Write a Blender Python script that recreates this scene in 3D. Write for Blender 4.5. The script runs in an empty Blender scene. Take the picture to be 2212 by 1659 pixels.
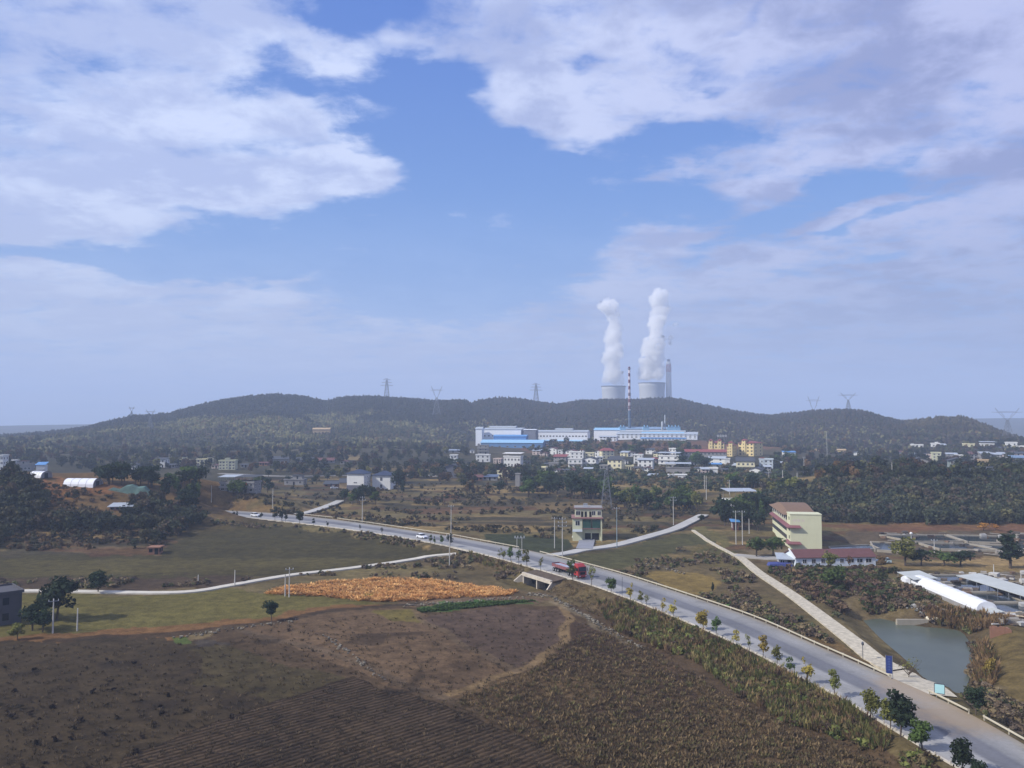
import bpy, math, random
import numpy as np
from mathutils import Vector

random.seed(7)
RNG = np.random.default_rng(11)
SC = bpy.context.scene
COL = SC.collection
R = math.radians

# ------------------------------------------------------------------ camera
CAM_H = 41.0
FP, CX, CY = 1736.0, 1106.0, 829.5          # focal length and centre of the 2212 x 1659 view
PITCH = math.atan((912.6 - CY) / FP)
cd = bpy.data.cameras.new('camera')
cam = bpy.data.objects.new('camera', cd)
COL.objects.link(cam)
cam.location = (0, 0, CAM_H)
cam.rotation_euler = (R(90) + PITCH, 0, 0)
cd.sensor_width = 36
cd.lens = 36 * FP / 2212.0
cd.clip_start = 0.5
cd.clip_end = 40000
SC.camera = cam

# ------------------------------------------------------------------ sun, sky, exposure
SUN_EL, SUN_AZ = 38.0, -109.0                # degrees; azimuth from +Y, clockwise seen from above
SUN_STRENGTH, SKY_STRENGTH, EXPOSURE = 5.0, 0.10, 0.05
HAZE_DENSITY = 0.00026
sd = (math.sin(R(SUN_AZ)) * math.cos(R(SUN_EL)), math.cos(R(SUN_AZ)) * math.cos(R(SUN_EL)), math.sin(R(SUN_EL)))
sl = bpy.data.lights.new('sun', 'SUN')
sl.energy = SUN_STRENGTH
sl.angle = R(0.55)
sl.color = (1.0, 0.95, 0.87)
so = bpy.data.objects.new('sun', sl)
COL.objects.link(so)
so.location = (-200, 0, 300)
so.rotation_euler = Vector(sd).to_track_quat('Z', 'Y').to_euler()
SC.view_settings.view_transform = 'Standard'
SC.view_settings.look = 'None'
SC.view_settings.exposure = EXPOSURE
SC.view_settings.gamma = 1
SC.cycles.use_denoising = True
SC.cycles.max_bounces = 5
SC.cycles.diffuse_bounces = 2
SC.cycles.glossy_bounces = 2
SC.cycles.transparent_max_bounces = 6
SC.cycles.volume_bounces = 5
SC.cycles.caustics_reflective = False
SC.cycles.caustics_refractive = False


def raydir(px, py):
    u, v = (px - CX) / FP, (CY - py) / FP
    c, s = math.cos(PITCH), math.sin(PITCH)
    d = np.array([u, c - v * s, s + v * c])
    return d / np.linalg.norm(d)


class NT:
    """little helper for building node trees with arithmetic"""
    def __init__(self, tree):
        self.t = tree
        self.n = tree.nodes
        self.l = tree.links

    def node(self, kind, **kw):
        nd = self.n.new(kind)
        for k, v in kw.items():
            setattr(nd, k, v)
        return nd

    def put(self, sock, val):
        if isinstance(val, bpy.types.NodeSocket):
            self.l.new(val, sock)
        else:
            sock.default_value = val

    def m(self, op, a, b=0.0, c=None, clamp=False):
        nd = self.node('ShaderNodeMath', operation=op, use_clamp=clamp)
        self.put(nd.inputs[0], a)
        self.put(nd.inputs[1], b)
        if c is not None:
            self.put(nd.inputs[2], c)
        return nd.outputs[0]

    def ramp(self, v, a, b, lo=0.0, hi=1.0, kind='SMOOTHSTEP'):
        nd = self.node('ShaderNodeMapRange', interpolation_type=kind)
        self.put(nd.inputs[0], v)
        nd.inputs[1].default_value = a
        nd.inputs[2].default_value = b
        nd.inputs[3].default_value = lo
        nd.inputs[4].default_value = hi
        return nd.outputs[0]

    def mix(self, f, a, b, mode='MIX'):
        nd = self.node('ShaderNodeMix', data_type='RGBA', blend_type=mode)
        self.put(nd.inputs[0], f)
        for s, v in ((nd.inputs[6], a), (nd.inputs[7], b)):
            if isinstance(v, tuple) and len(v) == 3:
                v = v + (1,)
            self.put(s, v)
        return nd.outputs[2]

    def noise(self, vec, scale, detail=4, rough=0.55, dist=0.0, dim='3D'):
        nd = self.node('ShaderNodeTexNoise', noise_dimensions=dim)
        if vec is not None:
            self.l.new(vec, nd.inputs['Vector'])
        nd.inputs['Scale'].default_value = scale
        nd.inputs['Detail'].default_value = detail
        nd.inputs['Roughness'].default_value = rough
        nd.inputs['Distortion'].default_value = dist
        return nd.outputs[0]

    def xyz(self, x, y, z=0.0):
        nd = self.node('ShaderNodeCombineXYZ')
        self.put(nd.inputs[0], x)
        self.put(nd.inputs[1], y)
        self.put(nd.inputs[2], z)
        return nd.outputs[0]


def lin(r, g, b, k=1.0):
    def f(c):
        c /= 255.0
        return (c / 12.92 if c <= 0.04045 else ((c + 0.055) / 1.055) ** 2.4) * k
    return (f(r), f(g), f(b))


W = bpy.data.worlds.new('World')
SC.world = W
W.use_nodes = True
wt = W.node_tree
wt.nodes.clear()
w = NT(wt)
tc = w.node('ShaderNodeTexCoord')
sep = w.node('ShaderNodeSeparateXYZ')
wt.links.new(tc.outputs['Generated'], sep.inputs[0])
DX, DY, DZ = sep.outputs
sky = w.node('ShaderNodeTexSky', sky_type='NISHITA', sun_disc=False)
sky.sun_elevation = R(SUN_EL)
sky.sun_rotation = R(SUN_AZ)
sky.altitude = 100
sky.air_density = 1.1
sky.dust_density = 1.6
sky.ozone_density = 2.0
az = w.m('ARCTAN2', DX, DY)
el = w.m('ARCSINE', w.m('MINIMUM', w.m('MAXIMUM', DZ, -1.0), 1.0))
# wind-drawn warp of the cloud edges, in directions of the sky
zc = w.m('ADD', w.m('MAXIMUM', DZ, 0.0), 0.15)
plan = w.xyz(w.m('DIVIDE', DX, zc), w.m('DIVIDE', DY, zc), 0.0)
plan2 = w.xyz(w.m('ADD', w.m('DIVIDE', DX, zc), 17.0), w.m('DIVIDE', DY, zc), 3.0)
wob1 = w.m('SUBTRACT', w.noise(plan, 2.6, 4, 0.6), 0.5)
wob2 = w.m('SUBTRACT', w.noise(plan2, 2.6, 4, 0.6), 0.5)
azw = w.m('ADD', az, w.m('MULTIPLY', wob1, 0.13))
elw = w.m('ADD', el, w.m('MULTIPLY', wob2, 0.09))


def blot(cx, cy, rx, ry, rot, a=0.25, b=1.6):
    """a soft ellipse of directions: centre seen at (cx, cy), radii in the same measure, rot counterclockwise"""
    d = raydir(cx, cy)
    ca, ce = math.atan2(d[0], d[1]), math.asin(d[2])
    rx, ry = rx / FP, ry / FP
    dx = w.m('SUBTRACT', azw, ca)
    dy = w.m('SUBTRACT', elw, ce)
    c, s = math.cos(R(rot)), math.sin(R(rot))
    u = w.m('ADD', w.m('MULTIPLY', dx, c / rx), w.m('MULTIPLY', dy, s / rx))
    v = w.m('ADD', w.m('MULTIPLY', dx, -s / ry), w.m('MULTIPLY', dy, c / ry))
    q = w.m('SQRT', w.m('ADD', w.m('MULTIPLY', u, u), w.m('MULTIPLY', v, v)))
    return w.ramp(q, a, b, 1.0, 0.0)


holes = [  # clear blue openings: cx, cy, rx, ry, rot, strength
    (1020, 500, 250, 135, 0, 1.0), (970, 290, 105, 150, 0, 1.0), (1130, 400, 180, 80, -12, 0.9),
    (640, 500, 290, 62, 8, 1.0), (230, 562, 260, 24, -1, 0.9), (790, 25, 170, 42, 3, 0.95), (890, 165, 120, 34, 10, 0.8),
    (600, 165, 55, 40, -25, 0.62), (690, 225, 50, 32, 0, 0.6), (1400, 325, 190, 36, 5, 1.0), (1400, 420, 190, 60, 12, 0.75),
    (1850, 382, 85, 30, 12, 0.8), (1640, 475, 190, 24, 20, 0.65), (1258, 138, 42, 12, 0, 0.38),
    (1548, 192, 22, 16, 20, 0.42), (930, 645, 260, 55, 2, 0.85), (1860, 472, 130, 12, 12, 0.6), (1590, 60, 60, 12, 20, 0.5),
    (840, 255, 110, 55, 0, 0.8), (735, 368, 125, 34, 3, -0.95), (300, 440, 330, 60, 6, -0.4), (1180, 230, 150, 50, -25, -0.5), (1210, 560, 110, 60, 30, 0.55), (1450, 480, 150, 30, 12, 0.5), (1780, 575, 170, 12, 12, 0.35), (700, 560, 300, 45, 4, 0.6)]
hs = 0.0
for h_ in holes:
    b_ = w.m('MULTIPLY', blot(*h_[:5]), h_[5])
    hs = w.m('ADD', hs, b_)
hs = w.m('MINIMUM', hs, 1.0)
streak = w.node('ShaderNodeMapping')
wt.links.new(plan, streak.inputs[0])
streak.inputs['Rotation'].default_value = (0, 0, R(32))
streak.inputs['Scale'].default_value = (0.8, 1.9, 1)
n1 = w.noise(streak.outputs[0], 2.4, 8, 0.60, 0.35)
n2 = w.noise(plan, 8.5, 9, 0.66, 0.3)
n3 = w.noise(plan2, 3.2, 6, 0.55, 0.2)
cov = w.m('SUBTRACT', 0.62, w.m('MULTIPLY', hs, 1.12))
cov = w.m('ADD', cov, w.m('MULTIPLY', w.m('SUBTRACT', n1, 0.5), 2.1))
cov = w.m('ADD', cov, w.m('MULTIPLY', w.m('SUBTRACT', n2, 0.5), 1.7))
cov = w.m('ADD', cov, w.m('MULTIPLY', w.m('SUBTRACT', w.noise(plan2, 4.2, 7, 0.62, 0.3), 0.5), 1.3))
dens = w.ramp(cov, -0.22, 0.74)
low = w.ramp(el, 0.05, 0.30, 1.0, 0.0)      # towards the horizon the veil is thin and even
dens_low = w.m('ADD', 0.72, w.m('MULTIPLY', w.m('SUBTRACT', dens, 0.55), 0.62))
dens = w.m('ADD', w.m('MULTIPLY', dens, w.m('SUBTRACT', 1.0, low)), w.m('MULTIPLY', dens_low, low), clamp=True)
side = w.ramp(az, -0.35, 0.62, 0.0, 1.0)
shade = w.m('ADD', w.m('MULTIPLY', n3, 0.75), w.m('MULTIPLY', n2, 0.35))
thick = w.ramp(shade, 0.46, 0.64, 0.0, 1.0)
bright = w.mix(side, (0.74, 0.82, 1.06), (0.54, 0.58, 0.86))
dim = w.mix(side, (0.49, 0.57, 0.86), (0.28, 0.32, 0.58))
ccol = w.mix(thick, bright, dim)
ccol = w.mix(w.m('MULTIPLY', low, 0.75), ccol, w.mix(side, (0.54, 0.585, 0.73), (0.27, 0.31, 0.475)))
blue = w.mix(w.ramp(el, 0.0, 0.55), (0.19, 0.42, 0.84), (0.07, 0.205, 0.72))
skyc = w.node('ShaderNodeVectorMath', operation='SCALE')
wt.links.new(sky.outputs[0], skyc.inputs[0])
skyc.inputs[3].default_value = SKY_STRENGTH
clear = w.mix(0.8, skyc.outputs[0], blue)
fin = w.mix(w.m('MULTIPLY', dens, 0.94), clear, ccol)
below = w.ramp(el, -0.06, -0.01, 1.0, 0.0)
fin = w.mix(below, fin, (0.10, 0.11, 0.14))
bg = w.node('ShaderNodeBackground')
wt.links.new(fin, bg.inputs[0])
bg.inputs[1].default_value = 1.0
wo = w.node('ShaderNodeOutputWorld')
wt.links.new(bg.outputs[0], wo.inputs[0])


# ------------------------------------------------------------------ helpers
def thing(name, label, cat, loc=(0, 0, 0), rotz=0.0, group=None, kind=None):
    o = bpy.data.objects.new(name, None)
    COL.objects.link(o)
    o.location = loc
    o.rotation_euler = (0, 0, rotz)
    o.empty_display_size = 0.5
    return tag(o, label, cat, group, kind)


def tag(o, label=None, cat=None, group=None, kind=None):
    if label:
        o['label'] = label
    if cat:
        o['category'] = cat
    if group:
        o['group'] = group
    if kind:
        o['kind'] = kind
    return o


def link(name, me, parent=None, loc=None, rotz=None, scale=None):
    o = bpy.data.objects.new(name, me)
    COL.objects.link(o)
    if parent is not None:
        o.parent = parent
    if loc is not None:
        o.location = loc
    if rotz is not None:
        o.rotation_euler = (0, 0, rotz)
    if scale is not None:
        o.scale = scale
    return o


def npmesh(name, V, F, mat, colors=None, smooth=False, floats=None):
    """V (n,3); F (m,k) with equal-size faces"""
    V = np.asarray(V, dtype=np.float32)
    F = np.asarray(F, dtype=np.int32)
    me = bpy.data.meshes.new(name)
    me.vertices.add(len(V))
    me.vertices.foreach_set('co', V.ravel())
    me.loops.add(F.size)
    me.loops.foreach_set('vertex_index', F.ravel())
    me.polygons.add(len(F))
    k = F.shape[1]
    me.polygons.foreach_set('loop_start', np.arange(0, F.size, k, dtype=np.int32))
    try:
        me.polygons.foreach_set('loop_total', np.full(len(F), k, dtype=np.int32))
    except Exception:
        pass
    me.polygons.foreach_set('use_smooth', np.full(len(F), smooth, dtype=bool))
    me.update(calc_edges=True)
    me.validate()
    if colors is not None:
        c = np.ones((len(V), 4), dtype=np.float32)
        c[:, :3] = colors
        at = me.color_attributes.new('Col', 'FLOAT_COLOR', 'POINT')
        at.data.foreach_set('color', c.ravel())
    if floats:
        for k_, arr in floats.items():
            at = me.attributes.new(k_, 'FLOAT', 'POINT')
            at.data.foreach_set('value', np.asarray(arr, dtype=np.float32))
    me.materials.append(mat)
    return me


class MB:
    """collects boxes, prisms, tubes and sheets into one mesh"""
    def __init__(self):
        self.v = []
        self.f = []

    def box(self, x0, x1, y0, y1, z0, z1):
        b = len(self.v)
        self.v += [(x0, y0, z0), (x1, y0, z0), (x1, y1, z0), (x0, y1, z0), (x0, y0, z1), (x1, y0, z1), (x1, y1, z1), (x0, y1, z1)]
        self.f += [tuple(b + i for i in q) for q in ((0, 3, 2, 1), (4, 5, 6, 7), (0, 1, 5, 4), (1, 2, 6, 5), (2, 3, 7, 6), (3, 0, 4, 7))]
        return self

    def hull8(self, pts):
        """eight corners: bottom four counterclockwise, then top four"""
        b = len(self.v)
        self.v += [tuple(p) for p in pts]
        self.f += [tuple(b + i for i in q) for q in ((0, 3, 2, 1), (4, 5, 6, 7), (0, 1, 5, 4), (1, 2, 6, 5), (2, 3, 7, 6), (3, 0, 4, 7))]
        return self

    def poly(self, pts):
        b = len(self.v)
        self.v += [tuple(p) for p in pts]
        self.f.append(tuple(range(b, b + len(pts))))
        return self

    def prism(self, pts, axis, a0, a1):
        """extrude a 2D outline along an axis ('x','y','z')"""
        b = len(self.v)
        n = len(pts)
        for a in (a0, a1):
            for p, q in pts:
                self.v.append({'x': (a, p, q), 'y': (p, a, q), 'z': (p, q, a)}[axis])
        self.f.append(tuple(b + i for i in range(n)))
        self.f.append(tuple(b + n + i for i in reversed(range(n))))
        for i in range(n):
            j = (i + 1) % n
            self.f.append((b + i, b + n + i, b + n + j, b + j))
        return self

    def tube(self, p0, p1, r0, r1=None, n=6):
        r1 = r0 if r1 is None else r1
        p0, p1 = Vector(p0), Vector(p1)
        d = (p1 - p0).normalized()
        up = Vector((0, 0, 1)) if abs(d.z) < 0.9 else Vector((1, 0, 0))
        a = d.cross(up).normalized()
        c = d.cross(a)
        b = len(self.v)
        for p, r in ((p0, r0), (p1, r1)):
            for i in range(n):
                t = 2 * math.pi * i / n
                self.v.append(tuple(p + a * (r * math.cos(t)) + c * (r * math.sin(t))))
        for i in range(n):
            j = (i + 1) % n
            self.f.append((b + i, b + j, b + n + j, b + n + i))
        self.f.append(tuple(b + i for i in reversed(range(n))))
        self.f.append(tuple(b + n + i for i in range(n)))
        return self

    def lathe(self, prof, n=24, cx=0, cy=0, cap=True):
        b = len(self.v)
        for r, z in prof:
            for i in range(n):
                t = 2 * math.pi * i / n
                self.v.append((cx + r * math.cos(t), cy + r * math.sin(t), z))
        for k in range(len(prof) - 1):
            for i in range(n):
                j = (i + 1) % n
                self.f.append((b + k * n + i, b + k * n + j, b + (k + 1) * n + j, b + (k + 1) * n + i))
        if cap:
            self.f.append(tuple(b + i for i in reversed(range(n))))
            self.f.append(tuple(b + (len(prof) - 1) * n + i for i in range(n)))
        return self

    def mesh(self, name, mat, smooth=False):
        me = bpy.data.meshes.new(name)
        me.from_pydata(self.v, [], self.f)
        me.update()
        if smooth:
            me.polygons.foreach_set('use_smooth', [True] * len(me.polygons))
        me.materials.append(mat)
        return me

    def obj(self, name, mat, parent=None, smooth=False, **kw):
        return link(name, self.mesh(name, mat, smooth), parent, **kw)


# ------------------------------------------------------------------ materials
MATS = {}


def mat(name, col, rough=0.85, var=0.18, scale=0.6, metal=0.0, stain=0.0, bump=0.0, spec=0.3):
    if name in MATS:
        return MATS[name]
    m = bpy.data.materials.new(name)
    m.use_nodes = True
    t = NT(m.node_tree)
    p = m.node_tree.nodes['Principled BSDF']
    co = t.node('ShaderNodeTexCoord').outputs['Object']
    n = t.noise(co, scale, 5, 0.6)
    f = t.ramp(n, 0.3, 0.7, 1 - var, 1 + var * 0.6, 'LINEAR')
    hv = t.node('ShaderNodeVectorMath', operation='SCALE')
    hv.inputs[0].default_value = col
    t.put(hv.inputs[3], f)
    c = hv.outputs[0]
    if stain > 0:   # rain streaks and grime
        mp = t.node('ShaderNodeMapping')
        t.l.new(co, mp.inputs[0])
        mp.inputs['Scale'].default_value = (1.6, 1.6, 0.22)
        s = t.ramp(t.noise(mp.outputs[0], 1.0, 5, 0.65), 0.5, 0.75, 0.0, stain)
        c = t.mix(s, c, tuple(x * 0.45 + 0.01 for x in col))
    t.put(p.inputs['Base Color'], c)
    p.inputs['Roughness'].default_value = rough
    p.inputs['Metallic'].default_value = metal
    p.inputs['Specular IOR Level'].default_value = spec
    if bump > 0:
        bn = t.node('ShaderNodeBump')
        bn.inputs['Strength'].default_value = bump
        bn.inputs['Distance'].default_value = 0.1
        t.l.new(t.noise(co, scale * 6, 4), bn.inputs['Height'])
        t.l.new(bn.outputs[0], p.inputs['Normal'])
    MATS[name] = m
    return m


def leafmat(name, col=None, var=0.35, scale=0.9):
    """foliage: base colour from the mesh's colour attribute or a fixed colour, with clumps of tone"""
    m = bpy.data.materials.new(name)
    m.use_nodes = True
    t = NT(m.node_tree)
    p = m.node_tree.nodes['Principled BSDF']
    co = t.node('ShaderNodeTexCoord').outputs['Object']
    n = t.noise(co, scale, 4, 0.7)
    f = t.ramp(n, 0.28, 0.72, 1 - var, 1 + var, 'LINEAR')
    hv = t.node('ShaderNodeVectorMath', operation='SCALE')
    if col is None:
        at = t.node('ShaderNodeVertexColor')
        at.layer_name = 'Col'
        t.l.new(at.outputs[0], hv.inputs[0])
    else:
        hv.inputs[0].default_value = col
    t.put(hv.inputs[3], f)
    oi = t.node('ShaderNodeObjectInfo')
    hs_ = t.node('ShaderNodeHueSaturation')
    t.l.new(t.ramp(oi.outputs['Random'], 0, 1, 0.485, 0.51, 'LINEAR'), hs_.inputs['Hue'])
    t.l.new(t.ramp(oi.outputs['Random'], 0, 1, 0.75, 1.25, 'LINEAR'), hs_.inputs['Value'])
    t.l.new(hv.outputs[0], hs_.inputs['Color'])
    t.l.new(hs_.outputs[0], p.inputs['Base Color'])
    p.inputs['Roughness'].default_value = 0.9
    p.inputs['Specular IOR Level'].default_value = 0.15
    tr = t.node('ShaderNodeBsdfTranslucent')
    t.l.new(hs_.outputs[0], tr.inputs[0])
    mx = t.node('ShaderNodeMixShader')
    mx.inputs[0].default_value = 0.25
    t.l.new(p.outputs[0], mx.inputs[1])
    t.l.new(tr.outputs[0], mx.inputs[2])
    t.l.new(mx.outputs[0], m.node_tree.nodes['Material Output'].inputs['Surface'])
    return m


# ------------------------------------------------------------------ numeric noise
def vnoise(x, y, seed=0):
    xi, yi = np.floor(x).astype(np.int64), np.floor(y).astype(np.int64)
    fx, fy = x - xi, y - yi
    fx, fy = fx * fx * (3 - 2 * fx), fy * fy * (3 - 2 * fy)

    def h(i, j):
        n = (i * 374761393 + j * 668265263 + seed * 1442695041) & 0xffffffff
        n = ((n ^ (n >> 13)) * 1274126177) & 0xffffffff
        return ((n ^ (n >> 16)) & 0xffff) / 65535.0
    a, b, c, d = h(xi, yi), h(xi + 1, yi), h(xi, yi + 1), h(xi + 1, yi + 1)
    return (a * (1 - fx) + b * fx) * (1 - fy) + (c * (1 - fx) + d * fx) * fy


def fbm(x, y, seed=0, o=4):
    s, a, t = 0.0, 0.5, 0.0
    for k in range(o):
        s = s + a * vnoise(x * 2 ** k + 31.7 * k, y * 2 ** k + 11.3 * k, seed + k)
        t += a
        a *= 0.5
    return s / t - 0.5


def sstep(t):
    t = np.clip(t, 0, 1)
    return t * t * (3 - 2 * t)


def plane_pt(px, py, z=0.0):
    d = raydir(px, py)
    t = (z - CAM_H) / d[2]
    return np.array([d[0] * t, d[1] * t, z])


def inpoly(x, y, P):
    P = np.asarray(P)
    c = np.zeros(np.shape(x), dtype=bool)
    n = len(P)
    j = n - 1
    for i in range(n):
        xi, yi, xj, yj = P[i][0], P[i][1], P[j][0], P[j][1]
        c ^= ((yi > y) != (yj > y)) & (x < (xj - xi) * (y - yi) / (yj - yi + 1e-12) + xi)
        j = i
    return c


def segdist(x, y, P):
    """distance from points to an open polyline"""
    best = np.full(np.shape(x), 1e9)
    for (ax, ay), (bx, by) in zip(P[:-1], P[1:]):
        dx, dy = bx - ax, by - ay
        t = np.clip(((x - ax) * dx + (y - ay) * dy) / (dx * dx + dy * dy + 1e-9), 0, 1)
        best = np.minimum(best, np.hypot(x - ax - t * dx, y - ay - t * dy))
    return best


def catmull(P, step):
    P = [np.array(p, float) for p in P]
    Q = [2 * P[0] - P[1]] + P + [2 * P[-1] - P[-2]]
    out = []
    for i in range(1, len(Q) - 2):
        n = max(2, int(np.linalg.norm(Q[i + 1] - Q[i]) / step))
        for k in range(n):
            t = k / n
            out.append(0.5 * (2 * Q[i] + (Q[i + 1] - Q[i - 1]) * t + (2 * Q[i - 1] - 5 * Q[i] + 4 * Q[i + 1] - Q[i + 2]) * t * t
                              + (3 * Q[i] - Q[i - 1] - 3 * Q[i + 1] + Q[i + 2]) * t ** 3))
    out.append(P[-1])
    return np.array(out)


# ------------------------------------------------------------------ terrain
# crest of the wooded ridge as seen from here: (px, py of the tree tops, distance)
SKYL = [(-1400, 950, 1700), (-600, 945, 1700), (0, 938, 1700), (100, 931, 1700), (180, 921, 1650), (240, 906, 1600), (290, 895, 1600), (330, 894, 1600), (365, 891, 1600),
        (400, 880, 1600), (440, 870, 1600), (490, 860, 1600), (545, 852, 1600), (600, 849, 1600), (650, 853, 1620), (702, 864, 1650),
        (740, 856, 1600), (795, 853, 1580), (860, 857, 1560), (940, 863, 1540), (975, 863, 1520), (1003, 861, 1540), (1018, 870, 1550), (1034, 863, 1560),
        (1075, 857, 1560), (1120, 859, 1560), (1160, 866, 1560), (1210, 871, 1580), (1250, 863, 1600), (1330, 860, 1600), (1380, 861, 1600), (1440, 857, 1600),
        (1480, 862, 1600), (1530, 874, 1600), (1600, 888, 1600), (1665, 895, 1600), (1710, 890, 1550), (1765, 884, 1500), (1835, 882, 1450),
        (1870, 886, 1430), (1910, 899, 1400), (1960, 908, 1350), (2020, 900, 1300), (2080, 898, 1300), (2112, 908, 1300), (2150, 924, 1280), (2212, 946, 1300),
        (2700, 950, 1400), (3600, 950, 1400)]
_sa = np.array([math.atan2(*raydir(p[0], p[1])[:2]) for p in SKYL])
_sr = np.array([float(p[2]) for p in SKYL])
_sz = []
for p in SKYL:
    d = raydir(p[0], p[1])
    _sz.append(CAM_H + d[2] / math.hypot(d[0], d[1]) * p[2] - 6.0)
_sz = np.array(_sz)
FIELD = -2.2

near_px = [(2240, 1745), (2140, 1693), (2048, 1646), (1965, 1596), (1890, 1550), (1823, 1510), (1727, 1462), (1674, 1432), (1620, 1404), (1553, 1373), (1483, 1343), (1408, 1312), (1343, 1287),
           (1281, 1265), (1195, 1239), (1134, 1222), (1077, 1206), (1010, 1189), (943, 1175), (862, 1160), (755, 1144), (647, 1130), (540, 1119), (440, 1109)]
far_px = [(2420, 1735), (2300, 1660), (2212, 1609), (2128, 1558), (2008, 1499), (1922, 1463), (1765, 1395), (1674, 1354), (1620, 1332), (1563, 1312), (1429, 1268), (1322, 1234), (1166, 1194),
          (1120, 1185), (1050, 1172), (970, 1158), (889, 1146), (808, 1134), (728, 1123), (642, 1113), (569, 1107), (440, 1100)]
NEAR = catmull([plane_pt(*p)[:2] for p in near_px], 3.0)
FAR = catmull([plane_pt(*p)[:2] for p in far_px], 3.0)


def resample(P, n):
    s = np.concatenate([[0], np.cumsum(np.hypot(*np.diff(P, axis=0).T))])
    t = np.linspace(0, s[-1], n)
    return np.stack([np.interp(t, s, P[:, 0]), np.interp(t, s, P[:, 1])], 1)


NRS = 160
NEARR = resample(NEAR, NRS)
# pair each near-edge point with the closest far-edge point so that the strip runs square across
FD = resample(FAR, 1200)
idx = [int(np.argmin(np.hypot(FD[:, 0] - p[0], FD[:, 1] - p[1]))) for p in NEARR]
idx = np.maximum.accumulate(idx)
FARR = FD[idx]
_k = np.ones(7) / 7
for _c in range(2):
    FARR[3:-3, _c] = np.convolve(FARR[:, _c], _k, 'valid')
WID = np.hypot(*(FARR - NEARR).T)
MID = (NEARR + FARR) / 2
ROADPOLY = np.concatenate([NEARR, FARR[::-1]])

# pond in the lower right, sunk below the scrub
POND_Z = -5.0
pond_px = [(1868, 1342), (1905, 1338), (1940, 1346), (2000, 1356), (2065, 1362), (2090, 1385), (2098, 1420), (2095, 1450), (2085, 1480), (2070, 1500), (2040, 1496), (2010, 1480), (1985, 1452), (1950, 1418), (1905, 1380)]
POND = catmull([plane_pt(*p, POND_Z)[:2] for p in pond_px] + [plane_pt(*pond_px[0], POND_Z)[:2]], 2.0)
POOL_Z = -3.0
# culvert: face set into the near embankment
_m = NEARR - FARR
_m /= np.linalg.norm(_m, axis=1)[:, None]
FACE = NEARR + _m * 5.0


def _pxof(q, z):
    return CX + FP * q[0] / (q[1] * math.cos(PITCH) + (z - CAM_H) * math.sin(PITCH))


_px = np.array([_pxof(q, -3.6) for q in FACE])
_o = np.argsort(_px)
CUL_A = np.array([np.interp(1131, _px[_o], FACE[_o, 0]), np.interp(1131, _px[_o], FACE[_o, 1])])
CUL_B = np.array([np.interp(1190, _px[_o], FACE[_o, 0]), np.interp(1190, _px[_o], FACE[_o, 1])])
CUL_U = (CUL_B - CUL_A) / np.linalg.norm(CUL_B - CUL_A)
CUL_W = float(np.linalg.norm(CUL_B - CUL_A))
CUL_V = np.array([-CUL_U[1], CUL_U[0]])     # into the embankment


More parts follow.
